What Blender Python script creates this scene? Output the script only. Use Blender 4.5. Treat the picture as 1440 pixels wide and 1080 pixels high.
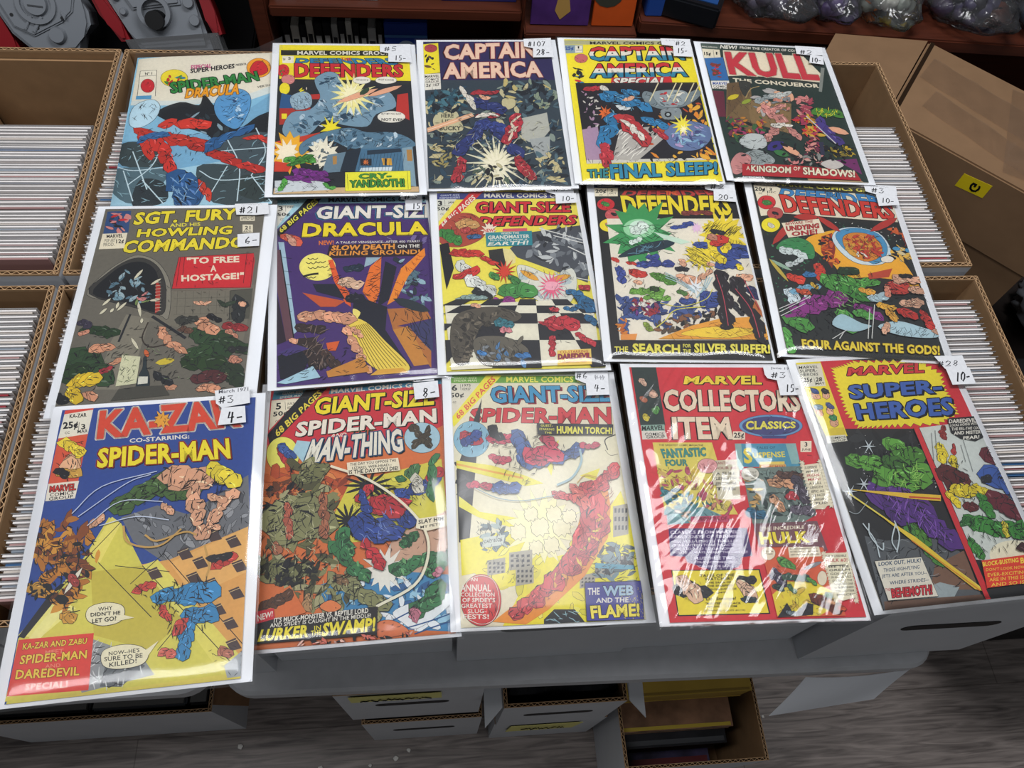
import bpy, bmesh, math, random
from mathutils import Vector, Matrix
for o in list(bpy.data.objects): bpy.data.objects.remove(o, do_unlink=True)
S=bpy.context.scene; COL=S.collection
def lin(h):
    h=h.lstrip('#'); r=[]
    for i in (0,2,4):
        c=int(h[i:i+2],16)/255; r.append(c/12.92 if c<=.04045 else ((c+.055)/1.055)**2.4)
    return r
# ---------------- camera, world, lights, exposure
ZC=1.02                      # height of the laid-out comics above the floor
cam=bpy.data.objects.new('camera',bpy.data.cameras.new('camera')); COL.objects.link(cam)
cam.data.lens=27.0; cam.data.sensor_width=36.0; cam.data.clip_start=.02
cam.matrix_world=Matrix(((.995101,.023346,-.096067,0),(-.068045,.866668,-.494223,0),(.071720,.498339,.864011,ZC+.6784),(0,0,0,1)))
S.camera=cam
S.view_settings.view_transform='Standard'; S.view_settings.look='None'; S.view_settings.gamma=1; S.view_settings.use_curve_mapping=False
S.view_settings.exposure=0.0
wd=bpy.data.worlds.new('world'); S.world=wd; wd.use_nodes=True
wd.node_tree.nodes['Background'].inputs[0].default_value=(.9,.95,1,1); wd.node_tree.nodes['Background'].inputs[1].default_value=.075
def area(name,loc,sx,sy,power,col=(1,1,1),aim=None):
    l=bpy.data.lights.new(name,'AREA'); l.shape='RECTANGLE'; l.size=sx; l.size_y=sy; l.energy=power; l.color=col
    o=bpy.data.objects.new(name,l); COL.objects.link(o); o.location=loc
    if aim: o.rotation_euler=(Vector(aim)-Vector(loc)).to_track_quat('-Z','Y').to_euler()
    return o
area('ceiling_panel',(.60,.98,2.75),1.2,.34,26,(.97,.98,1))
area('ceiling_panel_left',(-.86,.20,2.75),1.2,.34,19,(.97,.98,1))
area('fill_panel_behind',(.4,-1.7,2.75),1.2,.62,9,(.97,.98,1))  # added fill from behind the viewer, lifts the box fronts and floor
S.cycles.transparent_max_bounces=16; S.cycles.max_bounces=8

# ---------------- materials
MATS={}
def mat(name,col,rough=.6,spec=.5,noise=0,nscale=30,bump=0,metal=0,coat=0,stretch=None):
    if name in MATS: return MATS[name]
    m=bpy.data.materials.new(name); m.use_nodes=True; nt=m.node_tree; b=nt.nodes['Principled BSDF']
    c=lin(col) if isinstance(col,str) else col
    b.inputs['Base Color'].default_value=(*c,1); b.inputs['Roughness'].default_value=rough; b.inputs['Specular IOR Level'].default_value=spec; b.inputs['Metallic'].default_value=metal; b.inputs['Coat Weight'].default_value=coat
    if noise or bump:
        tc=nt.nodes.new('ShaderNodeTexCoord'); n=nt.nodes.new('ShaderNodeTexNoise'); n.inputs['Scale'].default_value=nscale; n.inputs['Detail'].default_value=5
        if stretch:
            mp=nt.nodes.new('ShaderNodeMapping'); mp.inputs['Scale'].default_value=stretch; nt.links.new(tc.outputs['Object'],mp.inputs[0]); nt.links.new(mp.outputs[0],n.inputs[0])
        else: nt.links.new(tc.outputs['Object'],n.inputs[0])
        if noise:
            r=nt.nodes.new('ShaderNodeValToRGB'); r.color_ramp.elements[0].position=.3; r.color_ramp.elements[1].position=.7
            r.color_ramp.elements[0].color=(*[x*(1-noise) for x in c],1); r.color_ramp.elements[1].color=(*[min(1,x*(1+noise)) for x in c],1)
            nt.links.new(n.outputs[0],r.inputs[0]); nt.links.new(r.outputs[0],b.inputs['Base Color'])
        if bump:
            bp=nt.nodes.new('ShaderNodeBump'); bp.inputs['Strength'].default_value=bump; bp.inputs['Distance'].default_value=.002; nt.links.new(n.outputs[0],bp.inputs['Height']); nt.links.new(bp.outputs[0],b.inputs['Normal'])
    MATS[name]=m; return m
def film(name,tint=.96,haze=.02,rough=.1,bscale=14,bump=.25,ior=1.45,rot=1.35,st=2.4):
    if name in MATS: return MATS[name]
    m=bpy.data.materials.new(name); m.use_nodes=True; nt=m.node_tree; nt.nodes.remove(nt.nodes['Principled BSDF']); out=nt.nodes['Material Output']
    t=nt.nodes.new('ShaderNodeBsdfTransparent'); t.inputs[0].default_value=(tint,tint,tint,1)
    g=nt.nodes.new('ShaderNodeBsdfGlossy'); g.inputs['Roughness'].default_value=rough
    d=nt.nodes.new('ShaderNodeBsdfDiffuse'); d.inputs[0].default_value=(.85,.87,.9,1)
    f=nt.nodes.new('ShaderNodeFresnel'); f.inputs[0].default_value=ior
    m1=nt.nodes.new('ShaderNodeMixShader'); m1.inputs[0].default_value=haze
    m2=nt.nodes.new('ShaderNodeMixShader')
    tc=nt.nodes.new('ShaderNodeTexCoord'); n=nt.nodes.new('ShaderNodeTexNoise'); n.inputs['Scale'].default_value=bscale; n.inputs['Detail'].default_value=2; n.inputs['Distortion'].default_value=1.2
    mp=nt.nodes.new('ShaderNodeMapping'); mp.vector_type='TEXTURE'; mp.inputs['Rotation'].default_value=(0,0,rot); mp.inputs['Scale'].default_value=(st,1,1)
    nt.links.new(tc.outputs['Object'],mp.inputs[0]); nt.links.new(mp.outputs[0],n.inputs[0])
    bp=nt.nodes.new('ShaderNodeBump'); bp.inputs['Strength'].default_value=bump; bp.inputs['Distance'].default_value=.01; nt.links.new(n.outputs[0],bp.inputs['Height'])
    for nd in (g,f): nt.links.new(bp.outputs[0],nd.inputs['Normal'])
    nt.links.new(t.outputs[0],m1.inputs[1]); nt.links.new(d.outputs[0],m1.inputs[2]); nt.links.new(f.outputs[0],m2.inputs[0]); nt.links.new(m1.outputs[0],m2.inputs[1]); nt.links.new(g.outputs[0],m2.inputs[2]); nt.links.new(m2.outputs[0],out.inputs[0])
    MATS[name]=m; return m
def print_mat():
    m=bpy.data.materials.new('comic_print'); m.use_nodes=True; nt=m.node_tree; b=nt.nodes['Principled BSDF']; b.inputs['Roughness'].default_value=.5; b.inputs['Specular IOR Level'].default_value=.3
    a=nt.nodes.new('ShaderNodeVertexColor'); a.layer_name='print'
    tc=nt.nodes.new('ShaderNodeTexCoord'); n=nt.nodes.new('ShaderNodeTexNoise'); n.inputs['Scale'].default_value=260; n.inputs['Detail'].default_value=4
    mx=nt.nodes.new('ShaderNodeMixRGB'); mx.blend_type='MULTIPLY'; mx.inputs[0].default_value=.22
    nt.links.new(tc.outputs['Object'],n.inputs[0]); nt.links.new(a.outputs[0],mx.inputs[1]); nt.links.new(n.outputs[0],mx.inputs[2]); nt.links.new(mx.outputs[0],b.inputs['Base Color']); return m
PRINT=print_mat()
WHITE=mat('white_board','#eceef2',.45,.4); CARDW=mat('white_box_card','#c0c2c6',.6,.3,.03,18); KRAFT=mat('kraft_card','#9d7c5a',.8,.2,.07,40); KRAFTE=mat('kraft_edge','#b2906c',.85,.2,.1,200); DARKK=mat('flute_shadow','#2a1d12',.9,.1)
CARTON=mat('brown_carton','#8a6c50',.75,.25,.06,25); BLACK=mat('black_matte','#0c0c0e',.6,.3); INK=mat('marker_ink','#101014',.5,.2); PAGES=mat('page_edges','#d8cfb8',.8,.2,.08,300); BAG=film('clear_bag',.965,.02,.09,9,.22); BOARDE=mat('board_edge','#e9e4e2',.6,.3,.04,90); FILM2=film('crinkled_film',.97,.012,.06,13,.4)
TABLE=mat('grey_table_plastic','#b3b4b7',.5,.4,.05,60,.15); PLAST=mat('grey_toy_plastic','#7f848b',.35,.5); RED=mat('red_toy_plastic','#8a0f1a',.3,.5); WOOD=mat('red_brown_shelf_wood','#552a1c',.35,.5,.25,6,0,stretch=(1,14,14)); YELN=mat('yellow_note','#d9d283',.8,.2); YEL=mat('yellow_sticker','#e8cf1e',.5,.3)

# ---------------- geometry helpers
def link(name,me,parent=None,mats=()):
    o=bpy.data.objects.new(name,me); COL.objects.link(o)
    for m in mats: me.materials.append(m)
    if parent: o.parent=parent
    return o
def obj(name,bm,m,parent=None,smooth=False,fix=True):
    me=bpy.data.meshes.new(name)
    if fix: bmesh.ops.recalc_face_normals(bm,faces=bm.faces)
    bm.to_mesh(me); bm.free()
    if smooth:
        for p in me.polygons: p.use_smooth=True
    return link(name,me,parent,m if isinstance(m,(list,tuple)) else [m])
def mesh(name,v,f,m,parent=None,idx=None):
    me=bpy.data.meshes.new(name); me.from_pydata(v,[],f); o=link(name,me,parent,m if isinstance(m,(list,tuple)) else [m])
    if idx:
        for p,i in zip(me.polygons,idx): p.material_index=i
    me.update(); return o
def thing(name,label,cat,loc=(0,0,0),rz=0,group=None):
    o=bpy.data.objects.new(name,None); COL.objects.link(o); o.empty_display_size=.05; o.location=loc; o.rotation_euler=(0,0,rz); return tag(o,label,cat,group)
def tag(o,label,cat,group=None):
    o['label']=label; o['category']=cat
    if group: o['group']=group
    return o
def bx(bm,x0,x1,y0,y1,z0,z1,mi=0,bev=0):
    vs=[bm.verts.new(p) for p in ((x0,y0,z0),(x1,y0,z0),(x1,y1,z0),(x0,y1,z0),(x0,y0,z1),(x1,y0,z1),(x1,y1,z1),(x0,y1,z1))]
    fs=[bm.faces.new([vs[i] for i in q]) for q in ((3,2,1,0),(4,5,6,7),(0,1,5,4),(1,2,6,5),(2,3,7,6),(3,0,4,7))]
    for f in fs: f.material_index=mi
    if bev: bmesh.ops.bevel(bm,geom=list({e for f in fs for e in f.edges}),offset=bev,segments=2,affect='EDGES')
    return fs
def prism(bm,pts,z0,z1,mi=0):
    a=[bm.verts.new((x,y,z0)) for x,y in pts]; b=[bm.verts.new((x,y,z1)) for x,y in pts]; n=len(pts)
    fs=[bm.faces.new(b),bm.faces.new(a[::-1])]+[bm.faces.new((a[i],a[(i+1)%n],b[(i+1)%n],b[i])) for i in range(n)]
    for f in fs: f.material_index=mi
    return fs
def hexa(bm,lo,hi,mi=0):
    a=[bm.verts.new(p) for p in lo]; b=[bm.verts.new(p) for p in hi]; n=len(lo)
    fs=[bm.faces.new(b),bm.faces.new(a[::-1])]+[bm.faces.new((a[i],a[(i+1)%n],b[(i+1)%n],b[i])) for i in range(n)]
    for f in fs: f.material_index=mi
    return fs
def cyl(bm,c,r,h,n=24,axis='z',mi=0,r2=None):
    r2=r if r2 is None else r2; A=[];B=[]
    for i in range(n):
        t=2*math.pi*i/n; p,q=math.cos(t),math.sin(t)
        if axis=='z': A.append((c[0]+r*p,c[1]+r*q,c[2])); B.append((c[0]+r2*p,c[1]+r2*q,c[2]+h))
        elif axis=='y': A.append((c[0]+r*p,c[1],c[2]+r*q)); B.append((c[0]+r2*p,c[1]+h,c[2]+r2*q))
        else: A.append((c[0],c[1]+r*p,c[2]+r*q)); B.append((c[0]+h,c[1]+r2*p,c[2]+r2*q))
    return hexa(bm,A,B,mi)
def tube(bm,pts,r,n=8,mi=0):
    rings=[]
    for i,p in enumerate(pts):
        p=Vector(p); a=Vector(pts[max(i-1,0)]); b=Vector(pts[min(i+1,len(pts)-1)]); d=(b-a).normalized(); u=d.orthogonal().normalized(); w=d.cross(u); rr=r[i] if isinstance(r,(list,tuple)) else r
        rings.append([bm.verts.new(p+(u*math.cos(2*math.pi*k/n)+w*math.sin(2*math.pi*k/n))*rr) for k in range(n)])
    for a,b in zip(rings,rings[1:]):
        for k in range(n): bm.faces.new((a[k],a[(k+1)%n],b[(k+1)%n],b[k])).material_index=mi
    bm.faces.new(rings[0][::-1]).material_index=mi; bm.faces.new(rings[-1]).material_index=mi
ART={
1:[["P","#8fc3dc",[0,0,1000,0,1000,1000,0,1000]],
["P","#a9d0e0",[-58,780,1001,685,1019,1015,-30,988]],
["P","#7fb2cf",[-23,577,586,544,995,274,1009,686,-23,810]],
["P","#e9e2cf",[9,11,1012,-56,1006,224,817,287,625,311,371,321,12,305]],
["P","#d9e0dc",[12,305,371,321,817,287,1006,224,1005,275,820,333,375,354,10,337]],
["S","#1c2026",[193,398,340,331,471,358,498,289,575,371,740,521,877,448,995,422,1001,533,873,619,693,686,557,558,362,488],3.2],
["M",["#2d3940","#8ea9b5"],14,[249,356,536,369,748,613,430,537],52.3],
["S","#5f9ecd",[574,354,622,278,733,255,810,308,810,413,748,521,668,502,598,436],3.3],
["H","#15151b",30,[586,322,801,299,798,461,674,486],3.3,53.8,None],
["M",["#bcd9ec","#2c4d78"],8,[610,324,770,314,766,459,657,470],32.5],
["S","#c4e0ec",[24,457,35,347,146,303,209,354,184,440,91,491],3.1],
["H","#15151b",22,[37,442,72,332,183,337,167,432],3.1,58.4,None],
["S","#3c4a4c",[-11,600,115,583,280,666,314,741,28,727],0.0],
["H","#8fb4bf",12,[-11,600,115,583,280,666,314,741,28,727],5.7,68.8,None],
["H","#15151b",12,[-11,600,115,583,280,666,314,741,28,727],3.1,57.3,None],
["S","#56707a",[-20,746,294,757,306,840,136,956,-19,866],0.0],
["H","#8fb4bf",12,[-20,746,294,757,306,840,136,956,-19,866],5.5,66.4,None],
["H","#15151b",12,[-20,746,294,757,306,840,136,956,-19,866],3.0,55.4,None],
["S","#3f4e52",[504,757,761,762,1002,839,1002,973,633,975],0.0],
["H","#8fb4bf",12,[504,757,761,762,1002,839,1002,973,633,975],5.5,66.4,None],
["H","#15151b",12,[504,757,761,762,1002,839,1002,973,633,975],3.0,55.3,None],
["S","#46555c",[593,606,963,562,1013,775,760,748],0.0],
["H","#8fb4bf",12,[593,606,963,562,1013,775,760,748],5.7,68.5,None],
["H","#15151b",12,[593,606,963,562,1013,775,760,748],3.0,57.1,None],
["S","#2d373c",[155,819,306,840,338,953,138,970],0.0],
["H","#8fb4bf",12,[155,819,306,840,338,953,138,970],5.4,65.1,None],
["H","#15151b",12,[155,819,306,840,338,953,138,970],2.9,54.3,None],
["S","#33403f",[797,822,995,860,995,986,791,935],0.0],
["H","#8fb4bf",12,[797,822,995,860,995,986,791,935],5.5,66.2,None],
["H","#15151b",12,[797,822,995,860,995,986,791,935],2.9,55.2,None],
["L","#cfe5ec",[86,843,216,736,269,591],7.4],
["L","#cfe5ec",[-24,724,101,759,307,748],7.4],
["L","#cfe5ec",[41,756,133,942],7.4],
["L","#cfe5ec",[170,819,325,966],7.4],
["L","#cfe5ec",[80,641,209,877],7.5],
["L","#cfe5ec",[522,780,664,844,994,832],7.4],
["L","#cfe5ec",[685,595,776,763,780,975],7.6],
["L","#cfe5ec",[866,526,939,682,857,825],8.0],
["L","#cfe5ec",[599,666,984,655],7.6],
["L","#cfe5ec",[600,939,700,759],7.0],
["L","#cfe5ec",[857,825,1003,1001],7.4],
["F","#d23b2c",[97,522,564,620],99.2,6],
["F","#d23b2c",[266,468,548,481],120.4,4],
["F","#c8342a",[504,632,908,799],99.0,6],
["F","#d23b2c",[120,523,209,692],77.8,3],
["F","#c8342a",[212,573,371,772],114.5,4],
["F","#d9442f",[514,836,616,953],72.8,3],
["F","#33689c",[112,568,275,530],84.2,3],
["F","#2d5f93",[380,787,488,988],221.5,4],
["F","#2f669b",[535,633,819,524],94.1,4],
["F","#d23b2c",[824,586,1005,625],58.3,3],
["H","#15151b",40,[117,507,545,449,609,755,281,768],3.1,54.6,None],
["H","#8fb7d6",16,[347,814,557,824,573,965,399,970],5.5,92.3,None],
["H","#15151b",14,[347,814,557,824,573,965,399,970],3.0,73.8,None],
["T","ESPECIAL",[380,70,523,63,526,96,384,103],"#c2417f",None,0,0],
["T","SUPER HEROES",[378,95,684,70,687,105,383,130],"#15151b",None,0,0],
["T","PRESENTA",[693,74,767,68,768,84,694,90],"#15151b",None,0,0],
["S","#f1de34",[368,163,362,189,340,210,305,220,265,218,227,205,198,182,185,156,190,129,212,109,247,98,288,100,327,114,355,136],2.9],
["M",["#2f7fb4","#cf2a33","#3f8f3a"],9,[217,140,329,128,338,196,226,199],37.5],
["S","#f1a428",[940,112,933,142,912,165,879,177,843,175,809,160,784,135,773,105,779,75,800,52,833,39,870,41,905,56,930,81],3.0],
["S","#cf2a33",[797,130,825,65,884,68,921,135,857,164],3.4],
["T","SPIDER-MAN",[248,189,842,132,868,202,271,269],"#2f8a3e","#15151b",6.2,0],
["T","Y",[536,198,562,195,564,216,538,218],"#15151b",None,0,0],
["T","DRACULA",[376,238,739,213,733,293,369,306],"#f0a51e","#8a5a1a",4.1,0],
["P","#efe9d6",[35,98,148,96,166,280,44,282]],
["L","#15151b",[35,98,148,96],3.2],
["L","#15151b",[38,136,151,134],3.2],
["L","#15151b",[148,96,166,280],3.2],
["L","#15151b",[35,98,45,286],3.2],
["S","#cf2a33",[148,208,147,228,137,244,121,252,101,251,81,241,66,224,58,204,59,184,69,168,85,159,106,160,125,170,140,187],2.9],
["T","N\u00ba 1",[69,110,118,109,121,127,73,129],"#15151b",None,0,0],
["P","#5aa0c8",[38,274,141,274,142,300,38,298]],
["T","1",[950,0,964,-2,965,23,952,25],"#15151b",None,0,0],
["T","VERTICE",[854,241,968,226,969,240,855,255],"#15151b",None,0,0]],
2:[["P","#23272e",[0,0,1000,0,1000,1000,0,1000]],
["P","#f3e22c",[-2,-1,992,-12,1012,263,10,252]],
["P","#15151b",[12,40,863,37,861,77,14,80]],
["T","MARVEL COMICS GROUP",[136,46,851,40,849,69,137,75],"#ece7da",None,0,0],
["T","DEFENDERS",[131,101,860,95,927,146,124,135],"#2d7fae","#15151b",4.2,0],
["T","DEFENDERS",[118,137,945,140,944,236,122,242],"#cf2a33","#15151b",5.8,0],
["T","THE",[468,92,549,94,548,117,467,115],"#cf2a33",None,0,0],
["P","#ece7da",[25,85,111,84,112,137,28,138]],
["T","5",[69,93,89,92,90,113,70,113],"#15151b",None,0,0],
["T","20\u00a2",[30,100,49,100,49,120,31,120],"#15151b",None,0,0],
["S","#cf2a33",[80,191,77,210,65,225,47,234,28,234,9,226,-4,211,-9,192,-6,172,6,157,24,148,44,148,62,156,75,172],2.0],
["S","#d98a86",[124,256,120,272,107,284,87,290,66,291,46,284,32,272,26,257,30,242,43,230,63,223,85,223,105,229,119,241],2.0],
["S","#f3e22c",[90,321,87,339,77,353,62,361,46,361,30,353,19,339,15,322,18,304,27,290,42,282,59,282,75,289,86,304],1.9],
["M",["#15151b","#3f8f3a"],5,[6,169,63,169,65,224,9,224],19.6],
["P","#b5352a",[20,447,227,437,315,540,26,569]],
["P","#2d5b8c",[32,353,126,374,118,458,20,458]],
["P","#c2342c",[236,363,414,352,392,395,248,395]],
["P","#c2342c",[889,362,970,351,967,541,870,489]],
["P","#f3e22c",[38,494,76,494,77,529,40,529]],
["S","#7f9fb2",[279,245,369,200,449,222,493,309,661,373,822,341,872,447,724,499,654,581,479,571,348,540,241,630,104,658,48,599,108,489,238,468,314,384,280,299],2.2],
["M",["#b9cdd8","#4f748c","#dbe6ec","#2d4a60"],46,[111,579,314,406,797,373,724,499,446,560,177,629],52.1],
["S","#9db6c4",[104,374,191,342,247,374,243,447,140,468,100,427],2.1],
["H","#15151b",30,[104,374,242,363,243,458,118,468],2.1,45.5,None],
["M",["#e7d7c0","#f3e22c"],4,[158,321,213,316,214,364,159,364],26.8],
["M",["#6f93a8","#2d4a60","#b9cdd8"],14,[291,267,449,222,482,309,325,321],34.8],
["H","#15151b",90,[70,599,303,416,820,373,746,499,446,570,178,649],2.5,58.6,None],
["Q","#f2e9a2",[698,368,626,382,723,432,611,405,677,481,589,420,620,509,571,448,560,515,539,446,506,501,513,434,434,508,493,415,397,456,484,392,384,398,461,368,393,341,471,340,423,294,491,318,436,223,517,305,502,202,544,302,568,205,575,287,624,231,601,304,662,272,617,328,729,302,622,355],1.6],
["Q","#f6f0c8",[622,363,581,373,631,410,569,389,593,441,551,398,547,452,531,410,504,442,510,400,474,416,497,383,434,387,495,363,440,340,503,345,467,302,510,323,507,282,533,318,549,283,554,323,601,278,570,336,629,318,576,354],1.6],
["Z","#e9b08f",[447,416,731,325],54.5,1.9],
["Z","#e9b08f",[673,373,916,302],49.5,1.9],
["Z","#2f4a35",[611,363,675,319],45.5,1.9],
["P","#c8402a",[10,677,316,620,285,698,96,736,3,745]],
["Q","#f0b62c",[245,746,199,768,261,826,171,802,194,875,131,818,112,886,83,837,39,859,40,808,-9,807,17,767,-68,744,21,724,-41,668,46,691,23,619,76,651,102,608,130,656,173,635,172,684,258,665,192,725],1.5],
["Q","#f5ead0",[169,746,136,760,173,802,116,781,120,831,88,787,61,826,54,788,17,792,34,760,3,745,36,730,-2,688,56,709,51,657,84,703,112,663,119,702,156,698,138,730],1.5],
["P","#d2402a",[6,801,131,821,101,867,4,866]],
["Q","#f3e22c",[468,591,422,601,465,648,407,615,407,673,387,616,349,659,364,612,315,616,357,590,320,566,367,571,343,512,386,562,408,506,406,567,459,539,426,579],1.5],
["S","#5d8299",[179,698,305,630,522,591,652,621,828,622,958,663,969,722,562,729,413,680,285,689,191,765],2.0],
["M",["#9db9c8","#34566d","#c9dae3"],34,[211,698,522,601,937,643,932,712,520,719],42.1],
["H","#15151b",60,[190,707,522,601,938,633,954,712,413,699],2.6,63.8,None],
["Q","#efe8d2",[441,757,411,772,456,808,393,796,415,844,367,810,365,858,339,831,315,852,305,820,276,828,281,798,223,806,271,770,216,756,275,743,233,710,273,709,269,678,304,692,315,665,338,689,367,640,369,700,416,669,389,720,444,711,419,740],1.5],
["M",["#f4eedd","#5c6a70"],18,[264,698,413,699,423,824,276,822],30.6],
["P","#6d8797",[370,766,498,748,475,871,329,879]],
["P","#1d2a38",[498,748,605,720,559,872,454,871]],
["P","#4b7795",[605,730,898,722,909,876,559,872]],
["P","#8aa6b4",[898,727,975,717,981,969,903,959]],
["P","#223648",[648,740,887,727,896,751,647,769]],
["P","#23272e",[598,792,678,793,676,836,597,835]],
["Q","#e07a3a",[659,815,646,818,656,833,640,823,636,838,633,822,618,830,625,818,613,814,626,810,621,800,633,806,638,789,641,806,656,797,645,811],1.5],
["P","#e2a93a",[748,790,818,791,821,835,756,834]],
["P","#1d2a38",[769,791,785,791,783,835,767,834]],
["P","#b88a4a",[930,737,968,737,968,810,930,809]],
["P","#b88a4a",[404,776,434,772,433,824,407,828]],
["P","#d9e4e8",[602,849,825,845,813,870,590,869]],
["L","#1d2a38",[583,758,559,872],2.0],
["L","#1d2a38",[606,759,582,872],2.0],
["L","#1d2a38",[630,759,605,872],2.0],
["L","#1d2a38",[654,759,628,873],2.0],
["L","#1d2a38",[677,759,651,873],2.0],
["L","#1d2a38",[701,759,675,873],2.0],
["L","#1d2a38",[725,760,698,873],2.0],
["L","#1d2a38",[748,760,721,874],2.0],
["L","#1d2a38",[772,760,745,874],2.0],
["L","#1d2a38",[796,760,768,874],2.0],
["L","#1d2a38",[820,760,791,874],2.0],
["L","#1d2a38",[843,760,815,875],2.1],
["L","#1d2a38",[867,761,838,875],2.0],
["L","#1d2a38",[891,761,862,875],2.0],
["L","#1d2a38",[915,761,885,875],2.0],
["P","#d2b48a",[9,966,997,969,998,1015,6,1010]],
["P","#cfd4d6",[12,921,319,915,412,980,16,993]],
["H","#15151b",50,[11,903,412,917,411,989,16,993],2.4,42.3,None],
["F","#4f9a3c",[88,793,286,794],74.4,5],
["F","#3f8232",[110,830,244,765],56.9,4],
["F","#58a846",[45,975,93,922],47.1,3],
["F","#58a846",[339,943,412,971],43.2,3],
["F","#7a2a86",[132,867,350,888],86.7,5],
["F","#7a2a86",[113,913,360,916],48.0,4],
["H","#15151b",40,[98,774,286,775,370,925,123,913],1.9,33.9,None],
["S","#ece7da",[692,260,685,272,666,281,639,286,610,286,583,281,565,272,559,261,566,249,585,240,611,235,641,235,668,240,686,249],2.0],
["S","#ece7da",[890,259,882,271,859,280,826,285,790,286,758,281,736,272,729,260,737,249,760,239,793,234,829,234,861,239,883,248],2.0],
["S","#ece7da",[937,518,926,535,896,549,855,556,809,556,769,549,741,535,732,518,743,501,772,487,814,480,860,480,901,487,928,501],1.9],
["T","THIS CAN NOT BE",[580,252,675,254,674,265,580,263],"#15151b",None,0,0],
["T","WHAT IS SO FAR",[749,249,871,252,870,265,748,262],"#15151b",None,0,0],
["T","BUT MY YOU NOT",[763,491,909,493,908,505,762,503],"#15151b",None,0,0],
["T","NOT EVER!",[761,526,929,529,927,547,760,545],"#15151b",None,0,0],
["P","#efe93a",[490,876,947,871,943,987,489,990]],
["L","#15151b",[490,876,947,871,943,987,489,990,490,876],2.4],
["L","#15151b",[506,890,509,981],2.4],
["L","#15151b",[925,876,924,982],2.4],
["T","CRY-",[585,886,812,882,810,917,584,918],"#3f8f3a","#15151b",2.5,0],
["T","YANDROTH!",[521,925,900,918,902,970,520,969],"#3f8f3a","#15151b",3.6,0]],
3:[["P","#33414c",[0,0,1000,0,1000,1000,0,1000]],
["P","#2b2358",[-5,4,1010,-23,1017,292,119,287,-16,286]],
["P","#f3e22c",[-5,21,117,10,120,233,-8,245]],
["S","#b0424a",[106,51,101,64,87,74,67,80,46,80,27,74,14,64,10,51,15,38,29,28,48,22,70,22,89,28,102,38],2.0],
["M",["#15151b","#2b3a68","#6b4a33"],10,[15,89,84,84,78,211,21,211],31.6],
["P","#ece7da",[-8,245,121,238,121,351,-7,360]],
["T","MARVEL",[3,252,115,248,114,267,2,271],"#15151b",None,0,0],
["T","COMICS",[7,275,108,274,107,289,7,290],"#15151b",None,0,0],
["T","GROUP",[7,293,107,291,107,304,6,305],"#15151b",None,0,0],
["L","#15151b",[-11,307,120,302],2.1],
["L","#15151b",[55,304,57,356],2.0],
["T","12\u00a2",[-3,314,46,311,45,338,-4,341],"#15151b",None,0,0],
["T","107",[66,312,111,310,110,331,65,333],"#15151b",None,0,0],
["T","CAPTAIN",[162,22,893,-2,880,126,155,140],"#f0cdb4","#a83a4a",5.7,[-10.0,4.3,"#15151b"]],
["T","AMERICA",[149,159,914,150,911,272,142,281],"#f0cdb4","#a83a4a",5.5,[-9.6,4.1,"#15151b"]],
["M",["#56707a","#c9bf95","#1a222c","#2f4a5c","#8d9a8e"],230,[4,360,983,292,953,995,9,989],61.5],
["P","#b9b9ae",[695,562,900,523,903,644,839,702,739,720,689,691]],
["P","#a9adab",[742,701,897,683,876,818,787,836]],
["S","#c9c29c",[49,575,95,515,216,506,245,557,261,637,99,645],2.1],
["T","HERE",[111,526,204,525,202,551,110,552],"#4b4a3f",None,0,0],
["T","LIES",[115,562,196,563,195,585,113,584],"#4b4a3f",None,0,0],
["T","BUCKY",[96,607,253,607,250,637,94,637],"#4b4a3f",None,0,0],
["M",["#1a222c","#2d5566","#4a7a88"],50,[25,381,326,373,316,497,30,515],53.6],
["M",["#1a222c","#4b6470","#8e9c86","#c9b878"],50,[569,300,981,303,982,503,616,479],56.1],
["S","#c9bf95",[578,427,667,428,661,480,581,500],2.1],
["M",["#cfc190","#22303a","#a89a5f"],30,[42,712,225,695,171,864,35,862],42.9],
["M",["#cfc190","#1a222c","#56707a"],40,[793,798,971,762,975,986,786,983],49.7],
["P","#e7b48f",[4,619,336,520,356,543,8,649]],
["L","#f6dcc0",[5,634,346,532],6.3],
["P","#2f3d70",[542,737,542,738,543,738]],
["Q","#e9e3c4",[711,853,559,861,751,924,548,877,697,980,532,888,632,1018,525,912,564,1038,502,916,498,1041,480,915,422,1089,461,908,356,1058,447,898,307,1013,420,897,278,959,413,878,270,902,413,858,205,846,419,841,235,779,430,825,284,725,430,801,346,686,451,791,412,666,473,787,473,593,494,788,553,608,512,795,618,642,539,789,665,690,552,805,690,745,558,824,771,783,557,842],0.0],
["Q","#f3ecd2",[615,871,536,879,631,926,524,894,584,967,507,903,528,988,491,920,472,989,469,917,425,972,452,907,359,968,442,892,336,919,439,876,338,867,428,858,362,820,442,841,401,786,460,830,436,731,480,826,500,729,499,829,556,748,523,826,594,783,535,842,611,826,538,860],0.0],
["M",["#15151b","#c9bf95","#5a6a58"],34,[316,876,624,861,610,972,308,976],36.0],
["F","#2e3a76",[321,436,570,499],117.1,7],
["F","#e6dfd0",[283,352,361,487],53.6,4],
["F","#b0323c",[359,373,538,385],49.1,4],
["F","#e9b08f",[412,405,477,426],38.2,2],
["F","#b0323c",[378,538,543,540],57.3,5],
["F","#e6dfd0",[389,538,521,535],40.2,3],
["F","#2e3a76",[416,599,228,790],130.2,6],
["F","#2e3a76",[470,609,653,796],127.8,6],
["F","#35448a",[363,588,556,620],102.2,4],
["H","#5a6fae",26,[364,578,560,580,626,758,263,753],3.8,76.7,None],
["H","#15151b",40,[332,436,574,458,624,777,240,781],2.6,65.1,None],
["F","#b0323c",[236,828,185,965],99.0,6],
["F","#b0323c",[650,824,726,964],99.4,6],
["F","#b83240",[675,541,576,728],117.1,7],
["F","#ecd9c0",[662,561,601,699],31.3,4],
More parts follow.
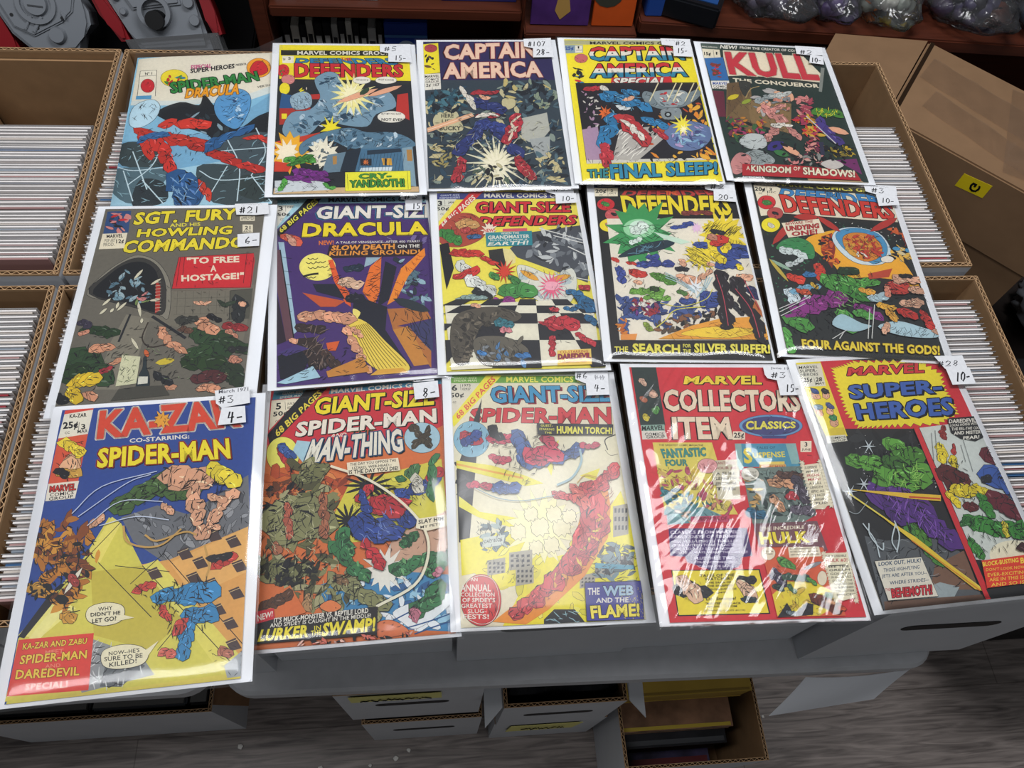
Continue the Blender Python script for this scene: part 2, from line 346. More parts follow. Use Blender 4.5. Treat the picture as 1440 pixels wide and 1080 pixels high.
["H","#15151b",20,[184,818,279,819,226,965,165,955],2.0,32.2,None],
["H","#15151b",20,[607,824,703,825,748,956,674,963],2.0,32.2,None],
["H","#15151b",12,[605,571,699,531,612,699,555,718],2.1,39.0,None],
["H","#d5d2b0",60,[11,692,994,565,933,986,19,980],2.5,63.1,None],
["H","#15151b",90,[25,381,977,324,944,986,19,980],3.2,53.6,None]],
4:[["P","#f3e22c",[0,0,1000,0,1000,1000,0,1000]],
["P","#b9b78e",[-11,8,1015,-5,1010,28,-9,43]],
["T","MARVEL COMICS GROUP",[203,15,970,6,964,30,200,39],"#15151b",None,0,0],
["P","#8fa4ae",[-10,46,143,44,136,105,-12,113]],
["T","25\u00a2",[0,58,68,57,64,90,-4,91],"#2c4f9c",None,0,0],
["P","#ece7da",[81,50,137,49,130,103,74,104]],
["T","1",[101,54,113,54,110,73,99,73],"#15151b",None,0,0],
["T","JAN",[86,80,126,80,124,91,84,92],"#15151b",None,0,0],
["S","#c96a6c",[165,148,157,163,142,176,120,182,98,183,78,176,66,165,63,150,70,135,86,123,107,116,130,115,149,122,162,133],2.0],
["M",["#2d7fae","#15151b","#cf2a33"],16,[30,187,116,191,101,331,43,342],36.5],
["T","CAPTAIN",[190,58,925,41,934,152,173,169],"#cf2a33","#15151b",7.2,[8.7,5.8,"#15151b"]],
["U","CAPTAIN",[190,58,925,41,934,152,173,169],[[0,0.36,"#2d86a6"],[0.36,0.66,"#ece7da"]]],
["T","AMERICA",[188,190,924,169,927,279,160,299],"#cf2a33","#15151b",7.3,[8.8,5.9,"#15151b"]],
["U","AMERICA",[188,190,924,169,927,279,160,299],[[0,0.36,"#2d86a6"],[0.36,0.66,"#ece7da"]]],
["P","#cf2a33",[329,293,793,279,795,345,306,361]],
["T","SPECIAL",[346,297,769,285,744,340,320,348],"#ece7da","#15151b",4.2,0],
["P","#1b1720",[44,337,986,321,995,860,47,887]],
["M",["#b38fa8","#2b2230","#d9d2c8"],36,[58,396,246,416,176,646,64,667],28.1],
["P","#b193ad",[47,667,165,646,173,863,50,873]],
["P","#d8d4c8",[50,868,894,851,994,862,47,892]],
["H","#15151b",30,[56,863,786,851,778,885,52,892],2.5,42.2,None],
["P","#b9b4ac",[325,666,549,644,668,704,416,872,237,863]],
["H","#f1ede2",20,[325,666,549,644,646,704,418,862,249,853],6.5,117.5,2.3],
["H","#15151b",20,[325,666,549,644,646,704,418,862,249,853],3.9,78.3,2.3],
["M",["#e8902c","#c8501e","#f1b53a"],80,[566,561,1007,420,992,850,504,862],54.8],
["M",["#15151b"],40,[566,561,1007,420,992,850,504,862],35.6],
["S","#7d8a8f",[538,424,579,391,706,433,846,421,972,376,984,420,851,496,665,519,561,477],2.2],
["S","#9aa5a8",[620,412,694,385,855,383,892,421,817,496,670,498],2.2],
["M",["#5c6a70","#ece7da","#cf2a33"],16,[659,390,877,388,808,486,670,498],33.8],
["S","#8d9699",[664,524,801,512,796,580,671,592],2.2],
["S","#15151b",[731,558,727,566,719,573,708,576,697,577,688,573,683,567,682,558,686,550,695,544,705,540,716,540,725,543,731,550],1.9],
["S","#aab4b6",[720,558,718,563,713,566,707,568,701,568,696,566,693,563,693,558,695,554,700,550,706,548,712,548,717,550,720,554],1.9],
["L","#e9dcb0",[683,330,586,466],8.6],
["L","#e9dcb0",[822,328,722,465],8.7],
["L","#e9dcb0",[868,328,767,465],8.6],
["L","#e9dcb0",[961,327,858,464],8.5],
["L","#e9dcb0",[1008,326,904,464],8.7],
["S","#6b7fa8",[661,663,825,601,993,641,988,722,888,792,754,803,665,764],2.2],
["M",["#9fc4d8","#4a4f86","#b8a0c8","#7fa8c8"],34,[702,653,960,641,926,772,715,783],44.6],
["Q","#f4e64a",[874,631,825,640,867,681,811,654,815,710,793,659,763,712,772,663,727,690,761,650,716,653,762,632,706,607,773,617,749,566,789,607,802,550,809,598,847,561,825,607,871,592,829,623],0.0],
["Q","#fdf8c8",[832,662,812,667,825,687,803,674,797,699,794,675,773,693,783,673,763,674,783,663,770,652,789,653,786,629,800,649,815,626,808,652,833,640,817,657],0.0],
["Q","#e8702c",[284,548,259,557,277,585,245,569,237,602,228,570,201,593,210,566,184,565,207,549,192,533,218,532,213,498,235,525,255,494,250,529,284,514,265,539],0.0],
["F","#c23440",[111,380,254,367],57.4,4],
["F","#ece7da",[232,362,284,394],61.7,2],
["F","#2f80b0",[257,416,534,499],150.3,7],
["F","#2f80b0",[294,594,167,766],147.8,6],
["F","#2f80b0",[506,583,671,643],88.0,5],
["F","#c23440",[196,785,195,892],104.3,5],
["F","#c23440",[589,664,664,724],65.3,3],
["F","#dfe3e0",[331,511,429,521],45.7,3],
["F","#e9b08f",[396,458,466,446],49.2,2],
["F","#2f80b0",[397,393,506,414],70.3,3],
["H","#15151b",60,[253,373,513,381,571,540,192,746,149,746],3.4,56.1,None],
["H","#7fc0dc",16,[261,394,511,392,526,541,195,726],4.2,56.2,None],
["F","#c2383c",[351,584,506,745],143.7,9],
["F","#ece7da",[360,594,497,735],52.1,5],
["T","THE",[44,930,195,922,185,981,44,981],"#2f8a92","#15151b",3.6,[3.6,3.6,"#15151b"]],
["T","FINAL SLEEP!",[208,893,991,875,973,958,204,990],"#2f8fb0","#15151b",3.7,[5.0,5.0,"#15151b"]],
["L","#15151b",[-2,118,4,1004],2.3]],
5:[["P","#22352f",[0,0,1000,0,1000,1000,0,1000]],
["P","#4a5a52",[1,3,1002,3,994,40,-4,46]],
["P","#24362f",[151,2,1007,6,966,132,167,122]],
["T","NEW!",[165,4,304,7,287,39,151,38],"#ece7da",None,0,0],
["T","FROM THE CREATOR OF CONAN!",[323,10,862,16,855,37,317,32],"#ece7da",None,0,0],
["P","#ece2c8",[-4,46,145,48,137,123,-5,124]],
["T","15\u00a2",[11,72,68,73,59,107,3,106],"#15151b",None,0,0],
["T","1",[110,67,122,68,115,92,104,91],"#15151b",None,0,0],
["L","#15151b",[92,53,84,114],2.3],
["T","MARVEL SUPERHEROES",[8,21,133,25,130,36,5,32],"#ece7da",None,0,0],
["P","#2f6fae",[0,126,156,110,155,297,9,303]],
["M",["#cf2a33","#8a3a2c","#6b4a33"],12,[50,163,116,160,98,271,23,269],42.4],
["P","#ece7da",[8,306,154,299,147,367,4,366]],
["T","MARVEL",[21,314,146,309,140,332,15,337],"#2c4f9c",None,0,0],
["T","COMICS",[16,341,144,338,140,352,13,355],"#15151b",None,0,0],
["T","GROUP",[18,357,139,354,136,366,15,368],"#15151b",None,0,0],
["P","#ece2c8",[172,50,498,52,529,69,832,66,928,205,905,281,483,254,267,252,158,263,161,110]],
["T","KULL",[180,64,899,51,910,270,173,250],"#c93342","#efe2c4",7.6,0],
["T","THE CONQUEROR",[190,275,883,294,879,332,185,313],"#ece2c8","#15151b",3.0,0],
["P","#8a8f88",[951,157,980,161,886,356,862,352]],
["P","#7d6440",[131,321,318,335,240,715,57,576]],
["P","#6d5436",[137,320,234,305,230,439,68,575]],
["P","#8a7048",[265,438,604,457,527,684,237,611]],
["S","#3a3a34",[234,305,325,312,248,416],3.0],
["L","#b39a68",[251,427,311,358,389,332],7.3],
["H","#15151b",70,[122,332,623,401,501,695,65,586],2.4,59.1,None],
["P","#6a2338",[-6,383,91,384,57,576,1,578]],
["Z","#d8c42c",[106,444,199,407],48.1,2.0],
["Z","#9aa838",[209,473,288,437],39.6,2.0],
["M",["#a83a68","#7a2a4a","#3a6a3a","#c8842c","#15151b","#b3302c"],90,[54,586,341,565,324,691,62,762],42.4],
["M",["#e9b08f","#d28a78","#b9b4b0","#8a8f92"],46,[306,414,476,351,646,400,510,601,320,523],57.6],
["F","#9fa8a8",[343,446,509,395],62.5,4],
["F","#c9cdc8",[458,408,630,378],63.6,4],
["F","#d9948a",[361,499,499,601],119.1,4],
["F","#d9948a",[417,646,323,732],76.0,4],
["F","#d9948a",[522,632,603,722],77.4,4],
["F","#ece7da",[406,626,537,621],60.6,4],
["F","#d9948a",[530,471,423,519],56.8,4],
["H","#15151b",60,[311,436,642,411,603,722,312,733],2.9,48.9,None],
["M",["#b0485a","#8a3a48","#d98a86"],30,[666,410,800,394,740,528,647,531],52.6],
["F","#4f8f34",[767,516,974,519],116.0,4],
["H","#f3e22c",20,[791,482,975,486,957,563,779,548],4.4,52.6,None],
["H","#15151b",20,[791,482,975,486,957,563,779,548],2.3,52.6,None],
["F","#4a3a86",[759,570,856,734],142.5,4],
["Z","#e9b08f",[839,631,973,668],69.4,1.9],
["M",["#c8862c","#d8b03a","#cf2a33","#a83a58"],70,[582,555,744,549,770,696,633,701],42.6],
["L","#d6d2d0",[686,551,847,744],10.0],
["M",["#c9a82c","#8a7a2c","#15151b"],34,[758,758,981,760,967,821,743,829],40.6],
["M",["#7a2a4a","#a8404a","#d9948a"],34,[671,689,739,718,676,831,590,824],41.5],
["P","#30304a",[720,739,754,737,731,829,698,830]],
["S","#c3c8c6",[109,750,190,696,299,702,310,773,223,806,141,789],2.1],
["S","#9aa3a2",[102,850,234,806,337,862,302,902,150,907],2.1],
["H","#15151b",50,[117,719,321,701,313,902,109,899],2.7,54.1,None],
["Z","#3a2f80",[312,803,439,748],92.5,1.8],
["Z","#3a7a42",[353,812,453,838],66.1,1.8],
["Z","#e9b08f",[432,769,542,835],61.7,1.9],
["M",["#d98a86","#8f8f8a","#c9a89a","#15151b"],60,[414,859,698,830,783,897,412,899],44.9],
["S","#c88a86",[9,892,86,831,164,858,123,927,34,978,-4,960],2.1],
["P","#7a2a6a",[809,856,970,841,970,949,872,894]],
["S","#c9c2bc",[676,890,776,858,850,895,749,927],2.1],
["P","#b89a72",[544,986,943,989,986,1016,549,1000]],
["M",["#15151b"],40,[39,762,959,730,983,890,18,921],30.2],
["P","#b3242c",[85,909,234,914,259,904,538,909,921,936,941,994,500,988,63,987]],
["T","A",[111,923,137,923,129,950,103,950],"#ece2c8",None,0,0],
["T","KINGDOM",[147,917,443,919,428,963,136,960],"#ece2c8","#15151b",2.6,0],
["T","OF",[462,917,512,917,503,942,453,942],"#ece2c8",None,0,0],
["T","SHADOWS!",[530,916,919,927,903,976,518,968],"#ece2c8","#15151b",2.6,0]],
6:[["P","#6f6a5f",[0,0,1000,0,1000,1000,0,1000]],
["P","#7a7466",[508,444,994,422,965,702,345,577]],
["P","#857f70",[272,557,412,579,388,753,318,900,190,897,218,686]],
["T","SGT. FURY",[195,20,828,3,832,67,191,93],"#efdc34","#15151b",4.3,0],
["T","AND HIS",[418,87,606,81,610,101,422,107],"#e6d94c",None,0,0],
["T","HOWLING",[231,115,815,102,808,151,230,161],"#efdc34","#15151b",4.3,0],
["T","COMMANDOS",[169,177,969,161,966,224,160,247],"#efdc34","#15151b",4.3,0],
["P","#2f4f80",[17,15,162,11,175,133,24,139]],
["M",["#d98a86","#2b3a58","#cf2a33","#15151b"],16,[33,27,154,28,162,128,37,132],43.2],
["P","#ece2c8",[21,139,170,135,171,219,21,222]],
["T","MARVEL",[46,144,144,140,149,160,52,163],"#15151b",None,0,0],
["T","POP ART",[41,167,106,166,111,185,46,187],"#8f8b7e",None,0,0],
["T","PROD.",[40,189,106,187,111,206,45,208],"#8f8b7e",None,0,0],
["T","12\u00a2",[111,170,158,168,165,196,118,198],"#15151b",None,0,0],
["P","#ece2c8",[871,97,936,98,942,142,878,142]],
["T","21",[887,105,922,105,925,125,890,125],"#15151b",None,0,0],
["T","AUG.",[881,130,933,128,934,138,883,140],"#15151b",None,0,0],
["P","#ece2c8",[848,49,941,50,945,77,852,76]],
["T","APPROVED",[855,53,937,52,939,70,857,72],"#77736a",None,0,0],
["S","#8b8678",[19,456,82,357,179,287,266,257,380,290,469,374,506,464,514,581,453,560,212,498],2.6],
["S","#3a3835",[31,451,104,353,203,287,293,273,385,311,448,383,479,474,476,561,333,529],2.7],
["S","#14161b",[52,452,127,353,207,303,298,294,378,331,423,403,446,502,440,551,257,499],1.3],
["P","#b3372c",[403,393,434,413,458,541,435,555]],
["L","#ece2c8",[400,403,434,400],2.0],
["L","#ece2c8",[404,419,438,416],2.0],
["L","#ece2c8",[407,435,441,432],2.0],
["L","#ece2c8",[411,451,445,448],2.0],
["L","#ece2c8",[415,467,449,464],1.9],
["L","#ece2c8",[418,482,452,480],2.0],
["L","#ece2c8",[422,498,456,496],2.0],
["L","#ece2c8",[426,514,459,511],1.9],
["L","#ece2c8",[429,529,463,527],2.0],
["L","#ece2c8",[433,545,466,542],1.9],
["M",["#7fa0ae","#5a7a8a","#9fb6bd"],26,[73,407,228,339,373,412,378,530,161,478],40.2],
["M",["#7a8f52","#d98a86"],6,[300,441,357,442,371,501,314,500],34.7],
["H","#15151b",60,[59,437,225,329,392,393,413,531],2.1,42.7,None],
["Z","#ddd6bb",[273,381,311,335],18.7,1.9],
["Z","#ddd6bb",[379,412,430,383],18.7,1.9],
["Z","#ddd6bb",[161,478,125,511],18.2,1.8],
["Z","#ddd6bb",[257,499,216,537],18.2,1.8],
["Z","#ddd6bb",[326,500,356,568],18.7,1.9],
["Z","#ddd6bb",[208,527,212,498],18.2,1.8],
["Z","#ddd6bb",[329,670,380,722],17.8,1.8],
["Z","#ddd6bb",[179,546,191,527],18.2,1.8],
["Z","#ddd6bb",[392,492,448,488],18.2,1.8],
["Z","#ddd6bb",[367,578,369,601],18.2,1.8],
["Z","#ddd6bb",[120,554,152,526],18.3,1.8],
["L","#5a564c",[542,445,560,562],2.0],
["L","#5a564c",[589,446,606,563],2.0],
["L","#5a564c",[635,447,652,564],2.0],
["L","#5a564c",[682,447,697,565],2.0],
["L","#5a564c",[728,448,743,566],2.0],
["L","#5a564c",[775,449,789,567],2.0],
["L","#5a564c",[822,450,835,568],2.0],
["L","#5a564c",[869,451,881,568],2.0],
["L","#5a564c",[916,451,927,569],2.0],
["L","#5a564c",[963,452,973,570],2.0],
["L","#5a564c",[519,445,844,442],2.0],
["L","#5a564c",[528,484,851,482],2.0],
["L","#5a564c",[536,523,857,521],2.0],
["L","#5a564c",[544,562,863,560],1.9],
["P","#57554a",[851,450,985,442,985,590,869,597]],
["L","#15151b",[851,450,869,597],2.7],
["L","#15151b",[851,450,985,442],2.7],
["F","#2a2d2e",[910,491,924,579],106.3,5],
["F","#e9b08f",[919,511,950,521],43.9,2],
["F","#e9b08f",[659,508,740,510],26.7,3],
["F","#33402f",[797,511,880,520],39.6,2],
["P","#cf2a33",[512,271,964,256,976,299,972,437,505,434,504,374]],
["L","#15151b",[547,269,558,407],2.8],
["L","#15151b",[922,258,924,413],2.8],
["L","#15151b",[512,271,964,256],2.7],
["L","#15151b",[505,434,972,434],2.7],
["L","#15151b",[512,271,505,434],2.7],
["L","#15151b",[523,271,529,425],2.8],
["L","#15151b",[967,277,969,432],2.9],
["T","\"TO FREE",[560,274,878,268,883,304,567,309],"#ece2c8",None,0,0],
["T","A",[711,318,746,316,752,349,717,351],"#ece2c8",None,0,0],
["T","HOSTAGE!\"",[546,365,919,356,924,391,554,399],"#ece2c8",None,0,0],
["F","#2f4a2c",[700,659,856,718],164.8,8],
["F","#28401f",[647,786,857,790],135.6,7],
["F","#33502c",[673,751,770,734],98.6,4],
["F","#d79a78",[698,594,796,633],90.6,5],
["F","#15151b",[750,566,812,596],51.7,3],
["F","#d79a78",[471,636,627,741],66.1,5],
["F","#3a3a34",[573,591,685,584],64.8,4],
["F","#6a4a3a",[604,630,653,649],49.3,2],
["F","#a33034",[863,625,967,637],69.8,3],
["F","#c98a70",[867,654,927,673],55.3,3],
["F","#30452a",[851,690,982,739],116.3,5],
["F","#2a3a26",[907,827,993,882],123.0,5],
["F","#c98a70",[900,782,956,784],54.1,3],
["F","#2a2a2a",[904,737,982,739],50.7,3],
["F","#5a2a2c",[727,858,868,853],93.5,5],
["F","#d79a78",[757,902,855,904],71.6,4],
["F","#d79a78",[563,897,617,899],48.2,2],
["F","#24262a",[495,835,591,881],55.6,3],
["F","#2f4a2c",[61,746,229,847],181.9,9],
["F","#2a4426",[69,628,252,650],89.6,5],
["F","#26401f",[20,824,101,809],124.3,5],
["F","#d79a78",[137,712,223,705],86.6,4],
["F","#3a3346",[11,580,86,610],56.3,3],
["F","#c98a70",[31,646,72,638],42.0,2],
["F","#a8323a",[192,828,249,803],43.7,3],
["F","#d79a78",[245,786,294,769],35.1,2],
["F","#e8c62c",[74,860,189,854],105.8,6],
["F","#e8c62c",[65,902,118,937],84.4,4],
["F","#d79a78",[163,913,202,939],70.6,3],
["F","#15151b",[0,926,47,944],70.6,3],
["L","#23252a",[422,569,636,677],17.8],
["L","#23252a",[295,557,262,687],11.8],
["L","#3a3028",[406,597,390,672,444,714,541,702],7.6],
["Z","#d8c03c",[494,787,590,776],44.4,1.7],
["P","#d3d2b0",[299,747,402,758,408,877,299,887]],
["H","#4a4a42",26,[303,760,391,767,395,868,311,874],2.0,27.1,None],
["S","#26343a",[421,763,436,763,447,808,470,843,479,904,415,907,415,842,427,807],2.0],
["P","#d8d6c8",[413,847,465,848,470,878,417,881]],
["Z","#d86a3a",[420,727,444,759],24.7,1.7],
["P","#4a4840",[318,900,411,890,561,889,602,932,289,950]],
["H","#15151b",160,[-1,892,136,630,914,588,1009,917],2.4,42.5,None],
["H","#15151b",60,[19,456,957,246,960,589,335,539],1.8,31.3,None],
["H","#8a9a70",30,[31,859,162,722,822,717,960,881],2.4,30.6,None]],
7:[["P","#4a2f72",[0,0,1000,0,1000,1000,0,1000]],
["P","#a9d3df",[-7,-12,215,-10,-5,181]],
["P","#9cc9d8",[285,-8,1015,11,1011,53,271,32]],
["T","MARVEL COMICS GROUP",[338,-4,1014,16,1010,45,337,25],"#15151b",None,0,0],
["P","#ece7da",[-4,33,112,34,-6,169]],
["T","GIANT-SIZE",[21,1,144,-2,144,10,21,13],"#2a5a80",None,0,0],
["T","DRACULA",[26,16,142,15,142,27,26,28],"#2a5a80",None,0,0],
["T","3",[6,38,36,38,36,67,6,67],"#15151b",None,0,0],
["T","DEC",[66,41,112,40,112,52,66,52],"#15151b",None,0,0],
["L","#15151b",[53,35,55,73],2.2],
["T","50\u00a2",[-1,78,83,79,83,105,-1,104],"#15151b",None,0,0],
["T","CC",[19,114,41,114,41,125,19,125],"#15151b",None,0,0],
["P","#15151b",[215,-16,310,-13,13,226,-5,198]],
["T","68 BIG PAGES",[7,178,253,-8,273,25,25,201],"#eee44a",None,0,0],
["T","GIANT-SIZE",[264,48,1060,64,1047,151,249,128],"#ece7da","#2a3a68",4.6,[-9.2,7.6,"#3a86b0"]],
["T","DRACULA",[170,148,989,170,986,254,156,233],"#f2dc2c","#15151b",4.4,0],
["L","#15151b",[141,229,980,249],2.9],
["F","#d8604a",[56,223,141,260],85.6,4],
["F","#e0a890",[68,223,116,270],58.5,2],
["M",["#7a6aa0","#3a2a58"],16,[460,263,966,262,959,308,458,296],37.7],
["T","NEW!",[265,257,361,259,360,285,265,283],"#ee7f2d",None,0,0],
["T","A TALE OF VENGEANCE--AFTER 400 YEARS!",[376,266,924,283,922,297,375,279],"#ece7da",None,0,0],
["P","#2a1a26",[333,285,942,295,931,374,308,361]],
["T","SLOW DEATH",[350,289,758,296,754,328,340,319],"#f0a040",None,0,0],
["T","ON THE",[776,304,921,306,918,326,774,324],"#ece7da",None,0,0],
["T","KILLING GROUND!",[334,322,919,337,916,364,327,348],"#f0a040",None,0,0],
["S","#f1e67a",[366,412,353,445,320,470,275,482,224,480,180,463,149,435,138,402,150,369,182,343,229,330,280,332,326,350,356,378],0.0],
["L","#15151b",[192,355,211,364,223,358,238,365,257,357],5.6],
["L","#15151b",[180,378,199,387,211,381,225,389,244,380],5.6],
["L","#15151b",[240,375,259,385,271,379,285,386,305,377],5.7],
["L","#15151b",[191,405,210,415,222,409,236,416,256,407],5.6],
["L","#15151b",[251,403,270,412,282,406,296,413,316,405],5.6],
["L","#15151b",[178,457,197,467,209,461,223,468,242,460],5.6],
["L","#15151b",[161,456,209,447,257,444],16.2],
["P","#a9c6d4",[7,254,43,256,117,743,88,761]],
["L","#15151b",[32,343,91,352],2.7],
["L","#15151b",[32,418,91,427],2.7],
["L","#15151b",[32,491,90,500],2.7],
["L","#15151b",[32,562,90,571],2.7],
["L","#15151b",[32,632,89,641],2.7],
["P","#6a4650",[-5,298,19,299,99,771,55,787,3,530]],
["L","#15151b",[19,299,99,771],7.1],
["P","#2a1c2c",[-3,530,55,787,-1,802]],
["P","#9fbac6",[564,368,662,372,585,412,547,421]],
["M",["#9fc0cc","#2a3440","#5a7a88"],40,[761,377,940,440,930,680,764,569],49.4],
["H","#15151b",30,[759,399,940,440,930,680,764,569],2.3,51.0,None],
["P","#e8622c",[320,373,350,369,397,509,442,553,448,634,414,612,350,486]],
["P","#ec7a2a",[663,367,584,423,525,557,589,642,632,563]],
["P","#f0902c",[950,330,779,443,672,636,735,609,822,488,950,374]],
["P","#1a1c2c",[477,555,545,599,671,646,648,764,727,883,786,960,696,955,598,799,491,696,460,635]],
["P","#1a1c2c",[685,395,755,431,687,607,612,643]],
["F","#223448",[426,426,535,421],69.5,4],
["F","#dcb89a",[421,500,504,514],97.2,5],
["F","#1a1c2c",[428,583,522,598],67.6,4],
["P","#c85a30",[154,543,415,602,355,629,262,624]],
["P","#1c2030",[219,500,361,507,416,592,242,543]],
["H","#15151b",30,[319,378,454,553,437,634,328,453],2.8,55.6,None],
["H","#15151b",36,[583,434,662,372,614,623,534,588],2.8,61.2,None],
["H","#8a3a1c",20,[752,463,940,352,736,599,686,617],2.9,71.5,None],
["P","#b87438",[670,656,909,659,936,721,719,748,927,779,900,967,821,869,694,766]],
["P","#3a3a68",[789,752,948,721,922,894,871,844]],
["P","#c98a3a",[694,766,789,752,891,948,799,952]],
["H","#15151b",40,[681,667,920,670,904,940,740,769],4.1,81.2,None],
["Z","#28323a",[723,608,924,680],69.7,2.0],
["S","#ecd256",[433,693,535,718,642,821,766,941,739,975,583,957,457,848,416,770],2.1],
["S","#f2e27a",[459,645,504,667,467,705],1.4],
["L","#6a5418",[453,733,523,870,572,956],4.0],
["L","#6a5418",[464,732,538,866,594,955],3.9],
["L","#6a5418",[474,731,552,862,617,954],3.9],
["L","#6a5418",[485,730,567,858,639,953],3.9],
["L","#6a5418",[495,729,582,854,662,952],3.9],
["L","#6a5418",[506,728,597,850,684,951],3.9],
["L","#6a5418",[516,726,611,845,707,950],4.0],
["L","#6a5418",[527,725,626,841,729,948],4.0],
["L","#6a5418",[537,724,641,837,752,947],3.9],
["F","#e2a684",[146,668,272,665],95.4,5],
["F","#e2a684",[295,676,444,694],103.1,6],
["F","#e2a684",[407,740,516,953],66.5,8],
["F","#e2a684",[88,789,177,813],50.6,3],
["F","#e2a684",[452,753,507,785],51.6,3],
["F","#3a2a28",[134,725,292,744],75.9,5],
["F","#3a2a28",[177,803,252,900],142.2,8],
["F","#4a342c",[276,856,340,924],75.1,4],
["H","#8a7468",26,[134,715,281,733,295,930,197,906],3.9,78.3,None],
["P","#181a28",[5,858,132,820,186,887,141,956,22,967]],
["P","#4a3a7a",[11,840,121,810,188,832,55,861]],
["P","#a9cbd8",[1,983,208,916,250,972,54,991]],
["P","#c98a3a",[284,947,499,888,538,963,293,975]],
["P","#d8632c",[289,810,369,805,344,851,299,848]],
["P","#d9a840",[583,957,730,957,761,981,536,981]],
["H","#15151b",60,[11,840,481,831,536,981,22,975],3.7,54.0,None]],
8:[["P","#efe257",[0,0,1000,0,1000,1000,0,1000]],
["P","#39407e",[-14,28,356,21,1061,20,1059,57,-17,70]],
["P","#dcdccf",[-17,68,137,65,-7,212]],
["T","GIANT-SIZE",[25,38,162,33,161,45,24,49],"#c9cfe0",None,0,0],
["T","DEFENDERS",[19,54,163,49,162,61,18,65],"#c9cfe0",None,0,0],
["T","MARVEL COMICS GROUP",[339,28,1019,27,1013,55,336,56],"#ece7da",None,0,0],
["T","3",[4,77,35,75,33,107,2,108],"#15151b",None,0,0],
["T","JAN",[76,81,117,79,116,95,75,97],"#15151b",None,0,0],
["L","#15151b",[53,70,53,110],2.1],
["L","#15151b",[-13,110,89,108],2.1],
["T","50\u00a2",[-8,115,81,113,79,139,-10,142],"#15151b",None,0,0],
["T","CC",[17,153,43,152,42,163,17,164],"#15151b",None,0,0],
["P","#cf2f34",[259,4,358,0,-8,276,-15,244]],
["T","68 BIG PAGES",[11,214,256,35,276,62,32,239],"#ece7da",None,0,0],
["T","GIANT-SIZE",[274,81,954,80,947,147,262,152],"#cf2a38","#15151b",4.5,[7.6,6.1,"#15151b"]],
["T","DEFENDERS",[300,174,993,164,965,223,262,234],"#cf2a38","#15151b",4.4,[7.4,5.9,"#15151b"]],
["S","#b04a3a",[2,276,110,168,238,157,320,223,299,299,157,351,22,340],2.3],
["F","#3f8a3f",[39,276,123,319],101.5,5],
["F","#d8a868",[169,212,244,223],103.4,4],
["F","#c04a48",[165,266,204,245],63.9,3],
["F","#3a6a9c",[212,298,263,288],63.9,3],
["H","#15151b",30,[14,276,237,168,299,299,59,340],2.3,43.5,None],
["P","#15151b",[-2,340,60,329,86,473,29,591,17,513]],
["P","#2a2a2a",[329,373,429,363,483,426,412,496,334,435]],
["P","#e9dc9a",[429,363,516,374,505,446,441,466]],
["P","#4a4e56",[646,268,1030,225,1031,398,982,562,522,416,479,363]],
["M",["#8a8f94","#2a2d33","#c9cccb","#6d7278"],60,[646,268,1027,236,1003,522,549,405],62.4],
["L","#e6e6e0",[796,290,1043,345],7.4],
["L","#e6e6e0",[701,246,1021,323],7.3],
["L","#e6e6e0",[886,355,1033,419],8.7],
["L","#e6e6e0",[828,520,1009,552],6.9],
["S","#dfe0d4",[515,467,589,467,754,520,886,480,907,561,850,659,748,687,609,647,526,557],2.2],
["M",["#c9cfc8","#b8c8cc"],16,[535,497,882,501,802,659,611,637],56.7],
["Z","#e8a83a",[536,492,645,544],47.3,1.9],
["Z","#e8a83a",[724,549,866,521],46.2,1.9],
["Q","#e86a8a",[822,580,771,586,833,612,762,596,804,637,750,602,769,651,740,615,734,656,724,615,702,650,711,611,659,658,701,603,638,635,696,594,629,607,684,585,634,578,688,573,650,553,698,562,652,518,710,555,689,502,723,551,728,496,738,542,762,502,752,546,788,516,762,554,831,520,768,564,840,550,768,575],1.4],
["S","#f2b0c0",[785,578,778,588,761,596,739,601,715,600,694,596,681,587,677,577,684,567,701,558,723,554,747,554,768,559,782,568],0.0],
["H","#15151b",40,[526,477,907,501,824,669,609,647],2.2,54.1,None],
["F","#c9342c",[92,392,277,393],79.1,6],
["F","#dfe2dc",[136,454,211,554],108.1,7],
["F","#c9342c",[93,533,256,475],67.6,4],
["F","#dfe2dc",[211,554,337,614],94.7,5],
["F","#22262a",[218,603,311,633],67.6,4],
["F","#8fa8a4",[96,640,287,633],52.6,5],
["F","#c9342c",[287,414,368,455],48.7,3],
["Q","#d8442c",[500,497,452,503,504,534,443,512,468,558,431,516,426,566,417,523,388,558,404,517,363,537,397,507,329,514,397,496,338,478,403,486,366,449,409,474,404,434,424,471,442,434,438,474,488,431,447,482,510,462,450,492],1.7],
["F","#4a9248",[423,596,579,607],133.9,8],
["F","#3f7f3e",[468,537,502,557],67.7,3],
["F","#4a9248",[338,506,371,536],59.6,3],
["F","#9a3a8a",[331,662,464,654],78.9,5],
["F","#9a3a8a",[482,693,607,732],79.0,5],
["F","#4a9248",[619,733,664,752],51.2,3],
["P","#e9e4cf",[11,677,729,658,988,700,971,984,28,996]],
["P","#26262c",[-114,642,-13,644,-132,675,-253,674]],
["P","#26262c",[90,645,193,646,112,679,-10,677]],
["P","#26262c",[296,648,400,649,359,682,235,680]],
["P","#26262c",[505,650,610,651,608,685,483,683]],
["P","#26262c",[715,653,821,654,860,688,734,687]],
["P","#26262c",[928,655,1035,657,1115,692,987,690]],
["P","#26262c",[1142,658,1250,659,1374,695,1244,693]],
["P","#26262c",[1359,661,1468,662,1635,698,1504,697]],
["P","#26262c",[-373,672,-253,674,-415,711,-557,709]],
["P","#26262c",[-132,675,-10,677,-128,715,-272,713]],
["P","#26262c",[112,679,235,680,162,719,16,717]],
["P","#26262c",[359,682,483,683,457,723,309,721]],
["P","#26262c",[608,685,734,687,756,727,606,725]],
["P","#26262c",[860,688,987,690,1059,731,907,729]],
